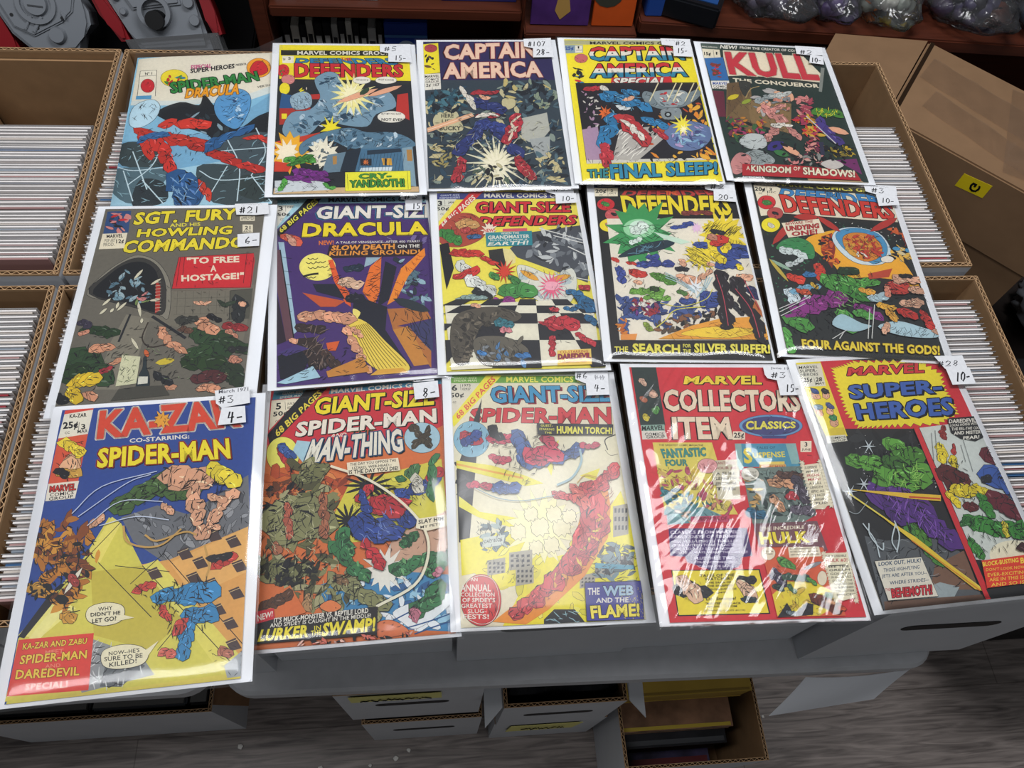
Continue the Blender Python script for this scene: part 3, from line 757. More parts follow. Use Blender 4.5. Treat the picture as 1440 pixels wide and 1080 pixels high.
["P","#26262c",[1115,692,1244,693,1366,736,1212,733]],
["P","#26262c",[1374,695,1504,697,1677,740,1521,738]],
["P","#26262c",[-415,711,-272,713,-462,763,-635,760]],
["P","#26262c",[-128,715,16,717,-113,768,-288,766]],
["P","#26262c",[162,719,309,721,242,774,64,771]],
["P","#26262c",[457,723,606,725,603,779,422,776]],
["P","#26262c",[756,727,907,729,970,785,786,782]],
["P","#26262c",[1059,731,1212,733,1344,790,1156,788]],
["P","#26262c",[1366,736,1521,738,1723,796,1533,793]],
["P","#26262c",[1677,740,1835,742,2110,802,1916,799]],
["P","#26262c",[-806,758,-635,760,-963,835,-1177,831]],
["P","#26262c",[-462,763,-288,766,-529,842,-747,838]],
["P","#26262c",[-113,768,64,771,-85,850,-308,846]],
["P","#26262c",[242,774,422,776,368,858,141,854]],
["P","#26262c",[603,779,786,782,832,866,599,862]],
["P","#26262c",[970,785,1156,788,1305,874,1067,870]],
["P","#26262c",[1344,790,1533,793,1788,882,1545,878]],
["P","#26262c",[1723,796,1916,799,2283,890,2034,886]],
["P","#26262c",[-963,835,-747,838,-1212,962,-1499,956]],
["P","#26262c",[-529,842,-308,846,-628,974,-922,968]],
["P","#26262c",[-85,850,141,854,-27,986,-330,980]],
["P","#26262c",[368,858,599,862,592,998,280,992]],
["P","#26262c",[832,866,1067,870,1229,1011,908,1005]],
["P","#26262c",[1305,874,1545,878,1884,1025,1554,1018]],
["P","#26262c",[1788,882,2034,886,2560,1039,2220,1032]],
["P","#26262c",[2283,890,2534,895,3257,1053,2906,1046]],
["S","#5a5348",[64,743,185,698,363,691,500,731,448,768,271,774,208,819,137,959,58,966,32,870],2.1],
["M",["#3a352e","#7a7060","#4a443a"],60,[76,743,421,702,232,810,148,959,48,949],38.7],
["H","#15151b",70,[64,743,478,721,137,959,48,957],2.1,39.4,None],
["F","#3a7a86",[341,775,423,776],77.4,4],
["F","#d98a90",[360,812,429,813],55.2,3],
["S","#6a6458",[181,854,345,839,478,877,516,931,349,981,215,969],2.0],
["M",["#8a8f92","#4a443a","#5a86b0"],30,[203,864,522,896,510,975,215,969],43.7],
["F","#4a86c0",[446,939,527,936],48.6,3],
["F","#4a86c0",[209,917,254,927],48.6,2],
["H","#15151b",40,[193,855,523,887,487,975,215,969],1.9,43.7,None],
["Z","#6a6458",[454,886,495,842],25.1,1.8],
["F","#c23440",[708,771,813,782],118.9,7],
["F","#c23440",[694,845,666,934],56.3,5],
["F","#c23440",[861,839,956,895],56.3,5],
["F","#c23440",[623,779,710,762],39.5,3],
["F","#c23440",[708,705,742,715],47.5,2],
["F","#2f6f9c",[903,640,976,699],110.6,6],
["F","#2f6f9c",[823,610,920,621],49.7,4],
["F","#2f6f9c",[804,707,903,698],52.7,4],
["F","#2f6f9c",[929,747,981,785],64.1,4],
["F","#c23440",[926,591,975,592],55.3,2],
["F","#e9b08f",[187,680,234,680],38.3,2],
["H","#15151b",50,[649,695,986,602,979,794,678,935],2.1,39.5,None],
["Q","#f3e4d0",[399,258,381,266,401,286,369,278,373,304,353,284,342,307,334,291,316,298,319,281,301,280,313,266,283,258,317,251,297,232,328,239,324,215,341,225,353,211,361,227,378,220,376,237,408,230,381,251],1.7],
["T","NEW!",[311,249,387,247,385,267,309,269],"#cf2a33",None,0,0],
["P","#d85a6a",[444,248,617,244,615,262,442,265]],
["P","#2a8a96",[321,272,647,262,639,348,318,354]],
["T","WHEN THE",[429,271,556,267,554,280,427,284],"#ece7da",None,0,0],
["T","GRANDMASTER",[335,290,628,283,625,304,333,312],"#ece7da",None,0,0],
["T","PLAYS--THE PRIZE IS",[350,314,609,309,607,318,349,323],"#ece7da",None,0,0],
["T","EARTH!",[340,329,618,319,608,343,325,349],"#ece7da",None,0,0],
["P","#efcf6a",[704,917,923,912,912,988,693,989]],
["T","CO-STARRING",[722,919,904,917,901,930,719,932],"#a83a3a",None,0,0],
["T","DAREDEVIL",[707,935,918,932,912,960,702,961],"#8a3a58","#c9342c",2.5,0],
["T","--THE MAN WITHOUT FEAR",[712,969,881,967,879,977,710,979],"#a83a3a",None,0,0]],
9:[["P","#1c1a1c",[0,0,1000,0,1000,1000,0,1000]],
["P","#3a4a70",[-1,6,1027,-26,1019,12,-4,32]],
["T","MARVEL COMICS GROUP",[189,5,1011,-16,1005,7,186,28],"#c9cfe0",None,0,0],
["P","#ece2c8",[-1,30,169,26,161,81,-7,85]],
["T","20\u00a2",[8,39,85,36,81,66,4,68],"#15151b",None,0,0],
["T","2",[117,36,135,36,132,54,115,55],"#15151b",None,0,0],
["T","OCT",[102,57,154,56,153,67,101,69],"#15151b",None,0,0],
["T","CC",[31,71,56,71,55,80,30,80],"#15151b",None,0,0],
["L","#15151b",[96,30,92,80],2.1],
["T","THE DEFENDERS",[23,13,149,8,147,19,22,24],"#ece7da",None,0,0],
["T","DEFENDERS",[219,41,912,23,971,68,182,79],"#b8302c","#15151b",3.0,0],
["T","DEFENDERS",[179,74,970,57,949,187,187,194],"#f2dc2c","#15151b",4.5,0],
["T","THE",[504,39,594,37,589,63,499,65],"#e8662c",None,0,0],
["S","#cf2a33",[132,133,123,150,104,164,79,171,52,172,28,165,13,152,9,136,17,119,35,106,61,98,89,97,112,104,128,117],2.1],
["F","#3f8a3f",[58,133,83,132],52.4,2],
["S","#c95a5c",[169,199,161,216,144,229,120,236,96,237,74,230,60,217,57,201,64,185,82,172,105,164,130,163,152,170,166,183],2.0],
["F","#15151b",[105,193,123,198],34.9,2],
["S","#f2dc2c",[132,265,123,282,105,296,80,304,53,304,30,297,15,284,11,267,19,250,38,237,63,228,90,228,113,235,128,248],2.0],
["F","#d98a86",[65,266,76,275],49.4,2],
["P","#ece4d2",[65,226,1003,208,998,898,59,908]],
["Q","#3f9a58",[499,310,433,344,504,419,381,397,398,492,316,425,281,518,242,465,179,497,175,434,112,438,139,380,19,375,140,316,47,264,173,259,127,173,206,185,235,123,290,165,344,122,365,180,477,108,412,224,534,202,426,282],1.4],
["S","#9fd8a8",[389,280,373,305,340,326,295,337,247,338,205,328,178,309,171,284,186,258,219,237,265,225,313,224,355,235,382,255],0.0],
["S","#d9eedd",[348,275,338,294,317,309,289,318,259,318,233,311,217,296,213,278,222,259,244,243,272,234,303,234,328,242,345,256],0.0],
["H","#1a3a24",70,[100,274,528,245,517,425,116,421],4.4,87.1,None],
["F","#dfe9e0",[254,293,320,259],83.5,5],
["F","#dfe9e0",[218,368,281,345],48.8,3],
["S","#1d3140",[111,457,238,393,386,359,483,352,503,373,401,411,243,440],2.2],
["H","#6a9ab0",14,[135,451,360,376,457,363,255,434],4.2,83.5,None],
["P","#cfe6d2",[373,301,512,331,625,360,551,374,437,343]],
["F","#8a3a34",[590,183,789,174],57.4,6],
["F","#3a4f9a",[523,272,675,242],50.2,5],
["Q","#e9c6e0",[717,271,700,278,711,298,688,288,680,310,674,289,653,304,659,286,642,285,658,273,649,262,667,260,665,237,681,254,697,233,694,257,718,248,706,264],0.0],
["P","#f1da3a",[737,241,962,269,1006,333,739,284]],
["P","#f1da3a",[581,403,744,369,722,513,601,474]],
["Q","#f1da3a",[1004,311,956,331,1013,375,926,363,952,423,889,383,884,449,851,418,819,452,807,413,767,435,774,394,692,433,756,366,673,377,755,332,683,317,738,295,718,262,770,259,769,221,812,234,818,157,855,224,894,151,893,229,955,171,945,222,994,211,965,255,1006,260,966,293],0.0],
["Q","#f1da3a",[797,430,737,443,800,485,718,462,746,524,695,473,685,541,668,490,631,535,643,482,593,511,628,465,538,489,624,444,543,435,632,423,574,385,637,397,623,349,665,383,678,334,693,380,743,305,716,388,791,335,729,403,812,381,750,418],0.0],
["H","#15151b",50,[737,241,956,247,997,322,737,295],3.4,100.5,-0.8],
["H","#15151b",40,[581,403,729,380,710,513,599,485],3.4,97.8,0.7],
["F","#3a4a96",[114,522,128,581],79.7,4],
["F","#3a4a96",[258,490,455,497],79.7,7],
["F","#c9382c",[192,541,260,550],79.7,4],
["F","#3a4a96",[310,459,383,447],59.6,3],
["F","#22242c",[487,517,568,520],48.0,3],
["F","#e9b08f",[194,600,240,599],46.5,2],
["F","#c9382c",[75,463,108,482],48.7,2],
["F","#c9382c",[176,491,222,496],40.6,2],
["F","#6aa03c",[164,649,370,646],77.6,8],
["F","#5a9434",[328,559,459,596],80.0,6],
["F","#2f4a20",[304,628,337,637],46.5,2],
["F","#7ab04a",[262,676,397,684],64.6,5],
["F","#e9b08f",[510,576,601,584],90.7,5],
["F","#e9b08f",[610,594,705,533],53.3,4],
["F","#e9b08f",[532,465,550,496],47.4,2],
["F","#e9b08f",[496,644,557,682],57.0,3],
["F","#4f7a3a",[484,644,528,653],53.3,2],
["Q","#e9eef0",[663,622,612,630,650,671,600,639,592,694,585,640,539,682,569,638,516,646,568,624,530,604,577,611,561,557,592,605,623,551,606,608,664,578,618,616],0.0],
["L","#a9c4cc",[412,543,508,586,588,643],6.7],
["L","#a9c4cc",[722,563,659,632,591,681],6.7],
["L","#a9c4cc",[409,557,506,595,587,649],6.5],
["L","#a9c4cc",[703,563,650,632,591,681],6.8],
["L","#a9c4cc",[407,570,504,605,585,654],6.7],
["L","#a9c4cc",[684,563,641,632,591,681],6.8],
["M",["#3a4f86","#2a3866","#4a5f9a"],70,[69,679,323,713,648,680,679,746,389,841,87,790],56.9],
["F","#3a4f96",[486,692,573,710],64.7,4],
["F","#3a4f96",[646,690,715,689],142.4,5],
["M",["#8a3a5a","#7a3a8a","#a8323a"],30,[168,696,323,713,334,778,154,790],41.3],
["F","#e9e4da",[220,724,255,719],43.9,2],
["M",["#d8842c","#c86a2a","#3a5a96"],24,[66,781,132,790,118,880,63,881],43.1],
["F","#8aa03c",[226,825,264,861],54.1,3],
["M",["#8a5a3a","#15151b","#5a4a3a"],40,[307,806,701,746,731,810,294,878],41.8],
["L","#e6dc5a",[300,842,363,805,441,749,637,728],6.3],
["L","#e6dc5a",[346,713,478,730,646,690,706,632],5.2],
["P","#e8a43a",[301,901,525,831,713,792,919,780,1008,825,998,898]],
["S","#f0d040",[449,877,612,839,791,837,944,853,755,891],2.0],
["P","#e89a4a",[65,907,69,881,174,875,158,907]],
["H","#7a4a1a",60,[324,896,710,801,997,826,988,893],2.5,61.6,None],
["P","#c9743a",[890,762,980,686,1010,779]],
["F","#2a3060",[961,628,997,666],77.9,4],
["F","#26262e",[825,707,867,762],57.2,4],
["F","#3a4f96",[842,409,995,417],153.7,9],
["F","#3a4f96",[646,376,717,380],69.7,4],
["F","#3a4f96",[800,481,907,480],111.8,5],
["F","#f2d82c",[755,421,815,471],81.7,5],
["F","#f2d82c",[894,345,839,419],69.9,4],
["F","#f2d82c",[916,490,923,510],54.5,2],
["F","#c9382c",[794,357,848,335],102.2,5],
["F","#22202a",[785,294,856,303],56.9,3],
["F","#c98a70",[766,326,789,331],71.7,3],
["F","#e9b08f",[898,560,968,559],80.1,4],
["F","#e9b08f",[717,483,733,493],40.8,2],
["F","#231a22",[771,552,762,819],122.4,9],
["F","#231a22",[860,571,949,835],117.0,9],
["F","#231a22",[944,853,962,907],76.4,4],
["F","#231a22",[713,838,781,833],49.5,3],
["L","#c9485a",[748,553,766,669,760,828],5.2],
["L","#c9485a",[856,629,929,743,945,889],5.4],
["L","#c9485a",[928,580,987,742],5.2],
["H","#15151b",120,[84,483,459,477,967,344,983,549,656,746,87,790],2.7,46.0,None],
["T","THE",[22,940,107,939,103,967,19,967],"#efe45a",None,0,0],
["T","SEARCH",[136,923,433,926,425,972,131,972],"#efe45a","#6a5a20",2.3,0],
["T","FOR",[452,923,503,923,499,941,449,941],"#efe45a",None,0,0],
["T","THE",[447,949,497,950,493,969,443,969],"#efe45a",None,0,0],
["T","SILVER SURFER!",[520,922,1000,923,988,970,512,971],"#efe45a","#6a5a20",2.5,0]],
10:[["P","#1d2222",[0,0,1000,0,1000,1000,0,1000]],
["P","#25251f",[14,-6,1009,-6,1004,24,15,18]],
["T","DEFENDERS",[26,1,174,0,171,11,23,12],"#ece7da",None,0,0],
["T","MARVEL COMICS GROUP",[194,-16,1007,0,997,27,187,11],"#efe45a",None,0,0],
["P","#ece2c8",[13,16,182,19,217,35,1046,34,991,212,175,195,19,220]],
["T","20\u00a2",[19,27,96,28,88,62,12,61],"#15151b",None,0,0],
["T","3",[123,29,144,29,139,49,118,49],"#15151b",None,0,0],
["T","DEC",[105,52,168,52,164,64,102,64],"#15151b",None,0,0],
["T","CC",[38,65,66,64,63,76,35,77],"#15151b",None,0,0],
["L","#15151b",[107,20,100,80],2.2],
["T","DEFENDERS",[212,29,967,38,996,131,180,79],"#3a86c0","#15151b",3.2,0],
["T","DEFENDERS",[185,69,993,90,978,196,196,188],"#d23a2c","#15151b",6.3,0],
["T","THE",[532,37,639,38,631,65,524,63],"#3a86c0","#1d2222",3.2,0],
["S","#cf2a33",[145,125,134,145,112,161,85,171,56,173,33,165,19,151,17,132,28,112,49,95,77,85,106,84,130,91,144,106],2.2],
["F","#3f8a3f",[72,129,91,128],55.0,2],
["S","#b8504c",[180,195,170,212,151,227,127,235,102,237,82,230,70,217,68,201,78,183,97,169,122,160,147,159,167,165,179,178],2.1],
["F","#15151b",[113,193,136,203],36.7,2],
["S","#f2e22c",[140,271,128,290,106,307,78,317,49,318,25,311,11,296,9,277,20,257,42,240,71,230,100,229,124,236,138,251],2.1],
["F","#ece7da",[68,274,85,281],51.1,2],
["M",["#1f4a34","#2a6a48","#3f8f60"],70,[18,326,443,228,344,556,10,651],17.5],
["M",["#2a6a48","#e9e9df"],60,[443,228,944,237,998,357,523,291],10.3],
["M",["#2a6a48"],60,[15,631,25,862,249,797,176,644],16.3],
["S","#f0b02c",[293,357,473,293,599,287,773,290,918,436,967,528,987,629,865,574,677,562,507,569,436,489,376,450],2.3],
["P","#8a2a1c",[412,330,494,304,488,402,427,521,382,428]],
["M",["#e8842c","#c8501c","#15151b"],40,[396,341,491,315,479,508,394,470],38.1],
["P","#b8442c",[660,542,844,502,800,556,662,572]],
["M",["#d8642c","#8a2a1c","#15151b"],30,[892,240,1025,289,1015,378,927,283],40.0],
["S","#cfe0e6",[484,337,552,278,683,261,824,288,872,363,856,439,753,486,609,482,519,422],2.4],
["S","#4a94c0",[513,325,577,280,706,267,821,297,855,374,802,452,730,481,686,468,559,410],2.4],
["S","#d8862c",[559,334,646,296,767,307,817,376,768,443,662,469,568,420],2.4],
["M",["#c8442c","#d8a03a","#b83a2a"],40,[592,310,791,312,789,420,641,459,563,399],50.0],
["H","#15151b",60,[567,311,816,310,793,442,591,461],2.4,45.3,None],
["M",["#ece7da"],5,[618,418,701,424,681,447,611,439],25.9],
["M",["#e8b84a","#d8c89a","#15151b"],40,[884,362,1019,367,1026,442,864,449],45.0],
["Z","#4a94c0",[889,384,939,381],37.7,2.0],
["Z","#4a94c0",[973,390,1010,389],38.5,2.1],
["S","#ece7da",[872,449,864,457,849,465,830,469,810,470,793,467,783,461,782,453,789,444,804,437,824,432,844,431,860,434,870,440],2.0],
["Z","#b8342c",[258,214,424,206],61.1,2.1],
["Z","#b8342c",[424,206,549,290],55.2,2.1],
["Z","#b8342c",[239,238,64,390],50.8,2.1],
["Z","#b8342c",[777,279,987,189],54.0,2.1],
["P","#ece2c8",[153,259,426,219,441,306,178,349]],
["T","BEWARE THE",[182,256,382,228,377,245,177,273],"#a83a3a",None,0,0],
["T","UNDYING",[178,279,418,247,412,279,176,310],"#b3242c","#15151b",1.5,0],
["T","ONE!",[207,313,395,284,388,317,206,339],"#b3242c","#15151b",1.5,0],
["S","#3a8a50",[74,421,144,364,259,348,333,388,323,463,262,466,176,427],2.3],
["F","#cfd8d6",[117,419,253,456],73.0,6],
["F","#cfd8d6",[129,514,247,477],50.5,4],
["Z","#9ab8a0",[15,487,144,544],32.1,2.0],
["Z","#c8b048",[15,487,104,607],29.2,2.0],
["F","#d8402c",[133,585,202,593],83.9,4],
["F","#d8402c",[341,504,335,587],77.1,5],
["F","#3a7ab0",[235,560,281,569],70.1,3],
["F","#cfdde2",[90,658,131,725],95.3,5],
["F","#7ab0cc",[123,666,287,629],59.9,5],
["F","#c8502c",[171,664,227,672],67.1,4],
["F","#cfdde2",[198,693,219,701],44.3,2],
["F","#e0b030",[266,620,295,639],49.2,2],
["F","#4f9a40",[368,595,556,638],183.0,11],
["F","#3f8a34",[487,631,590,676],123.4,6],
["F","#4f9a40",[590,606,691,592],84.5,5],
["F","#1c3a1c",[469,540,578,535],84.5,5],
["F","#8a2a80",[120,764,467,691],143.0,12],
["F","#8a2a80",[525,728,646,781],93.1,5],
["F","#4f9a40",[69,823,163,857],132.5,6],
["F","#4f9a40",[406,771,456,864],122.9,7],
["F","#4f9a40",[512,767,599,783],93.4,4],
["F","#5aa848",[-3,882,18,972],101.0,6],
["P","#8a2a80",[30,801,175,771,156,801,37,815]],
["H","#15151b",160,[51,805,344,556,685,541,646,781,404,884,23,954],4.0,53.0,None],
["H","#8fcf70",30,[332,597,617,564,569,667,416,847,412,790],4.1,54.9,None],
["F","#e8a83a",[588,646,657,653],61.9,4],
["F","#b0c8cf",[622,685,730,680],82.3,5],
["S","#b3ced6",[620,839,765,805,926,836,1026,860,951,886,748,880],2.1],
["S","#a9c6cf",[327,841,403,781,516,824,579,840,453,873],2.1],
["H","#15151b",40,[626,838,926,836,1004,870,746,885],2.6,52.4,None],
["F","#b83a30",[777,618,874,614],127.2,7],
["F","#e0ae90",[828,575,988,569],86.0,6],
["F","#e0ae90",[842,695,962,690],82.6,6],
["F","#e0ae90",[930,622,987,629],84.1,4],
["F","#15151b",[873,553,947,550],51.8,3],
["F","#d88a70",[752,619,758,669],51.6,3],
["F","#e8b03a",[668,722,755,738],67.6,5],
["F","#d8a03a",[724,758,745,796],68.6,4],
["F","#e0ae90",[691,817,647,875],52.4,4],
["F","#c8342c",[807,755,883,771],93.4,6],
["F","#c8342c",[950,749,973,834],68.9,6],
["F","#e0ae90",[969,844,1008,861],40.2,2],
["H","#15151b",70,[775,557,1016,557,977,824,696,836],3.7,48.9,None],
["L","#d9d9d4",[-1,788,233,691],5.2],
["L","#d9d9d4",[5,807,187,732],5.2],
["L","#d9d9d4",[601,744,533,907],5.5],
["L","#d9d9d4",[638,723,556,906],5.5],
["L","#d9d9d4",[303,916,410,866],5.1],
["L","#d9d9d4",[4,769,157,714],5.2],
["L","#d9d9d4",[349,914,390,876],5.2],
["T","FOUR AGAINST THE GODS!",[104,924,983,925,965,974,99,971],"#efd43a","#6a4a14",3.8,0]],
11:[["P","#2d4b96",[0,0,1000,0,1000,1000,0,1000]],
["P","#e9e4d2",[16,5,158,-6,152,105,7,115]],
["P","#d8483a",[15,3,158,-8,158,6,14,18]],
["T","KA-ZAR",[42,19,127,18,130,34,45,36],"#15151b",None,0,0],
["T","25\u00a2",[16,50,91,49,99,84,24,85],"#15151b",None,0,0],
["T","3",[109,63,130,63,135,85,114,85],"#15151b",None,0,0],
["T","MAR",[96,86,147,86,150,99,99,100],"#15151b",None,0,0],
["T","CC",[34,90,58,89,60,99,36,100],"#15151b",None,0,0],
["L","#15151b",[98,55,102,96],2.0],
["P","#d8583a",[7,115,152,105,145,289,3,290]],
["F","#e0b088",[92,203,107,239],99.7,5],
["F","#e8d03a",[30,128,124,182],74.9,5],
["F","#d8a848",[58,247,142,264],66.6,4],
["F","#15151b",[29,246,76,260],57.5,2],
["H","#15151b",24,[22,128,143,135,140,287,30,280],2.7,33.3,None],
["P","#ece4d2",[3,290,150,287,145,352,5,354]],
["T","MARVEL",[14,299,138,296,141,321,17,322],"#c9342c","#15151b",2.4,0],
["T","COMICS",[20,326,133,323,135,336,23,339],"#15151b",None,0,0],
["T","GROUP",[19,341,133,338,136,350,22,353],"#15151b",None,0,0],
["T","KA-ZAR",[193,13,881,-1,938,120,199,129],"#d84a30","#efe8d8",8.6,[0.0,0.0,"#15151b"]],
["Q","#e8a83a",[560,71,546,78,563,98,535,88,533,108,518,88,501,100,497,83,479,78,489,67,478,55,495,53,487,30,511,47,522,29,529,52,551,46,547,61],2.1],
["H","#15151b",10,[484,44,547,47,546,97,492,94],2.8,20.7,None],
["T","CO-STARRING:",[366,136,667,136,670,153,369,154],"#ece7da",None,0,0],
["T","SPIDER-MAN",[217,166,872,163,890,246,223,244],"#f2e02c","#a8302a",6.6,[6.6,6.6,"#15151b"]],
["P","#6f7176",[380,435,547,402,699,444,984,315,1006,507,637,620,453,525]],
["M",["#8a8c90","#4f5156","#9a9ca0"],36,[394,436,699,444,986,338,991,506,650,610],53.0],
["H","#15151b",60,[380,435,698,433,985,327,991,506,637,620],3.1,53.0,None],
["P","#dfa65a",[468,609,634,599,998,507,1008,999,787,919]],
["P","#e8b468",[636,610,998,507,1003,665,763,729]],
["P","#d8cf5a",[4,808,237,562,322,431,384,457,510,611,1007,990,8,1002]],
["P","#e9dd70",[249,553,336,430,384,457,311,588]],
["P","#c9ba48",[276,616,510,611,743,785,596,887,333,822]],
["P","#e2d868",[510,611,578,595,1046,975,928,993]],
["L","#15151b",[510,611,1007,990],3.6],
["L","#15151b",[603,576,1029,919],3.6],
["L","#15151b",[304,587,580,784],3.6],
["L","#15151b",[239,573,383,451],3.5],
["L","#15151b",[4,808,263,554],3.3],
["L","#15151b",[48,830,152,725],3.3],
["L","#15151b",[384,603,640,640],3.5],
["L","#15151b",[465,669,603,576],3.5],
["L","#15151b",[743,785,623,889],3.5],
["L","#15151b",[596,887,481,977],3.3],
["P","#efe88a",[1,799,129,685,234,731,96,815]],
["P","#26262c",[102,683,144,691,30,810,2,803]],
["P","#f0ea9a",[148,705,216,710,97,819,50,811]],
["P","#4a3a3a",[533,630,578,619,612,656,563,662]],
["L","#e9cf9a",[537,636,585,626],2.4],
["P","#4a3a3a",[664,572,711,561,745,598,694,605]],
["L","#e9cf9a",[668,579,718,567],2.4],
["P","#4a3a3a",[794,517,842,505,875,544,823,551]],
["L","#e9cf9a",[797,524,848,512],2.5],
["P","#4a3a3a",[891,545,939,533,971,571,920,579]],
["L","#e9cf9a",[894,552,945,540],2.4],
["P","#4a3a3a",[740,608,787,597,820,634,770,641]],
["L","#e9cf9a",[744,615,793,604],2.3],
["P","#4a3a3a",[839,605,887,593,919,630,868,637]],
["L","#e9cf9a",[843,611,893,600],2.4],
["P","#4a3a3a",[921,722,968,711,999,747,949,753]],
["L","#e9cf9a",[925,728,974,717],2.3],
["P","#4a3a3a",[843,770,889,760,920,795,871,801]],
["L","#e9cf9a",[846,776,895,766],2.3],
["P","#4a3a3a",[927,631,975,620,1006,657,956,664]],
["L","#e9cf9a",[931,637,981,626],2.4],
["P","#4a3a3a",[903,818,948,808,979,842,930,848]],
["L","#e9cf9a",[906,824,955,814],2.3],
["P","#4a3a3a",[718,658,765,647,797,683,747,690]],
["L","#e9cf9a",[722,664,771,653],2.3],
["P","#4a3a3a",[923,885,968,875,998,909,950,915]],
["L","#e9cf9a",[926,891,974,881],2.2],
["P","#4a3a3a",[613,701,659,690,691,726,643,732]],
["L","#e9cf9a",[617,707,665,696],2.3],
["P","#4a3a3a",[805,684,852,673,884,709,834,716]],
["L","#e9cf9a",[809,690,858,679],2.3],
["P","#8f9496",[322,831,559,903,621,961,318,991,280,936]],
["P","#5c6166",[410,874,577,931,483,986,392,979]],
["H","#d0d4d4",20,[324,840,577,931,483,986,327,975],4.2,69.9,None],
["H","#15151b",24,[324,840,577,931,483,986,327,975],3.4,55.9,None],
["P","#e2d45a",[-1,993,14,845,22,828,28,987]],
["P","#e0d060",[7,1000,1006,981,1005,1000,2,1007]],
["P","#a9aeb2",[924,957,1001,917,1007,994,941,994]],
["H","#15151b",20,[851,897,1013,899,1007,994,900,982],2.2,29.8,None],
["F","#b8705a",[906,910,948,922],54.2,3],
["M",["#b8742a","#8a4a22","#d8983a","#c9842c"],60,[3,400,115,396,249,490,305,557,261,674,211,748,43,659,-3,536],72.1],
["M",["#5a2f1a","#15151b","#7a3f20"],36,[3,453,244,532,280,636,179,727,24,639],43.1],
["H","#15151b",90,[-9,410,247,480,300,597,227,759,29,658],4.7,56.4,None],
["Z","#ece6d2",[232,603,175,678],23.4,2.1],
["F","#a8403a",[195,620,216,652],45.0,2],
["F","#c9953a",[2,657,67,651],70.0,4],
["F","#c9953a",[184,746,229,768],57.6,3],
["M",["#15151b"],10,[-23,616,73,622,93,702,-1,695],23.5],
["F","#4a6a34",[330,399,592,303],124.8,9],
["F","#4a6a34",[477,330,720,379],97.3,6],
["F","#e2ab88",[590,291,788,315],145.8,8],
["F","#e2ab88",[716,345,784,546],97.2,7],
["F","#e2ab88",[820,474,914,380],75.9,5],
["F","#e8d43a",[799,281,910,334],96.9,5],
["F","#e2ab88",[242,458,293,429],56.3,3],
["F","#e2ab88",[577,403,626,439],47.8,3],
["F","#e2ab88",[810,384,871,400],55.0,2],
["F","#e2ab88",[807,495,852,508],51.6,2],
["H","#15151b",60,[301,397,586,268,908,310,799,547,692,388],3.7,53.0,None],
["L","#cfd8ea",[146,409,270,317,528,276],4.7],
["L","#cfd8ea",[228,457,369,379,575,392],4.7],
["L","#cfd8ea",[178,422,386,313,500,286],4.6],
["L","#cfd8ea",[285,461,452,439,614,461],4.7],
["L","#c9a05a",[400,468,425,523,514,550,598,545,677,497],9.4],
["L","#c9a05a",[507,507,568,532,693,509,753,523],9.3],
["L","#c9a05a",[793,558,822,632,813,672],10.4],
["F","#3a8cc0",[610,718,706,715],87.5,5],
["F","#3a8cc0",[706,715,846,724],131.2,7],
["F","#3a8cc0",[743,785,854,793],101.9,5],
["F","#3a8cc0",[748,824,732,906],83.6,5],
["F","#c9443a",[482,690,577,681],51.1,4],
["F","#c9443a",[836,633,934,609],69.9,5],
["F","#c9443a",[718,803,710,840],61.4,4],
["F","#c9443a",[616,757,663,799],52.5,3],
["F","#d8685a",[638,900,705,904],54.2,3],
["F","#26262c",[820,612,919,603],50.2,3],
["H","#15151b",70,[480,680,841,674,830,830,705,904,619,777],3.2,43.7,None],
["S","#ece4c4",[285,753,301,731,366,723,436,735,457,761,439,788,367,795,304,778],2.3],
["P","#ece4c4",[449,767,505,780,439,785]],
["T","WHY",[335,736,398,735,401,748,338,748],"#15151b",None,0,0],
["T","DIDN'T HE",[305,751,437,753,439,765,308,763],"#15151b",None,0,0],
["T","LET GO?",[316,771,422,769,425,783,319,785],"#15151b",None,0,0],
["S","#ece4c4",[382,899,390,872,460,861,540,870,585,896,563,926,473,933,406,923],2.1],
["P","#ece4c4",[570,885,625,860,583,905]],
["T","NOW--HE'S",[410,878,544,876,546,889,413,890],"#15151b",None,0,0],
["T","SURE TO BE",[394,893,560,892,562,906,397,906],"#15151b",None,0,0],
["T","KILLED!",[420,911,536,907,539,921,422,925],"#15151b",None,0,0],
["P","#dc4236",[8,813,332,815,345,985,3,978]],
["T","KA-ZAR AND ZABU",[31,825,306,828,307,846,32,845],"#eccf4a","#8a2018",2.0,0],
["T","MEET",[132,854,210,854,213,867,135,867],"#e88a70",None,0,0],
["T","SPIDER-MAN",[31,861,314,865,317,891,31,888],"#eccf4a","#8a2018",2.0,0],
["T","AND",[143,896,207,897,210,908,145,907],"#e88a70",None,0,0],
["T","DAREDEVIL",[24,903,293,914,296,939,25,931],"#eccf4a","#8a2018",2.0,0],
["T","SPECIAL!",[73,947,252,950,253,971,75,966],"#f0b8a8",None,0,0]],
12:[["P","#d8743c",[0,0,1000,0,1000,1000,0,1000]],
["P","#c92f3c",[2,5,1012,-15,1011,207,923,238,768,243,508,334,356,259,-4,253]],
["P","#3a7a94",[18,12,252,13,223,45,10,57]],
["P","#3a86a8",[346,7,1011,-5,1009,25,335,44]],
["P","#3a7a94",[809,-11,1012,-15,1010,10,808,14]],
["T","GIANT-SIZE",[66,26,184,22,185,34,67,37],"#ece7da",None,0,0],
["T","SPIDER-MAN",[52,43,188,37,189,48,53,54],"#ece7da",None,0,0],
["T","MARVEL COMICS GROUP",[350,20,970,11,968,31,348,42],"#ece7da",None,0,0],
["P","#ece2c8",[7,59,169,54,5,191]],
["T","5",[33,72,63,71,66,100,35,101],"#15151b",None,0,0],
["T","JULY",[98,73,141,71,142,83,99,85],"#15151b",None,0,0],
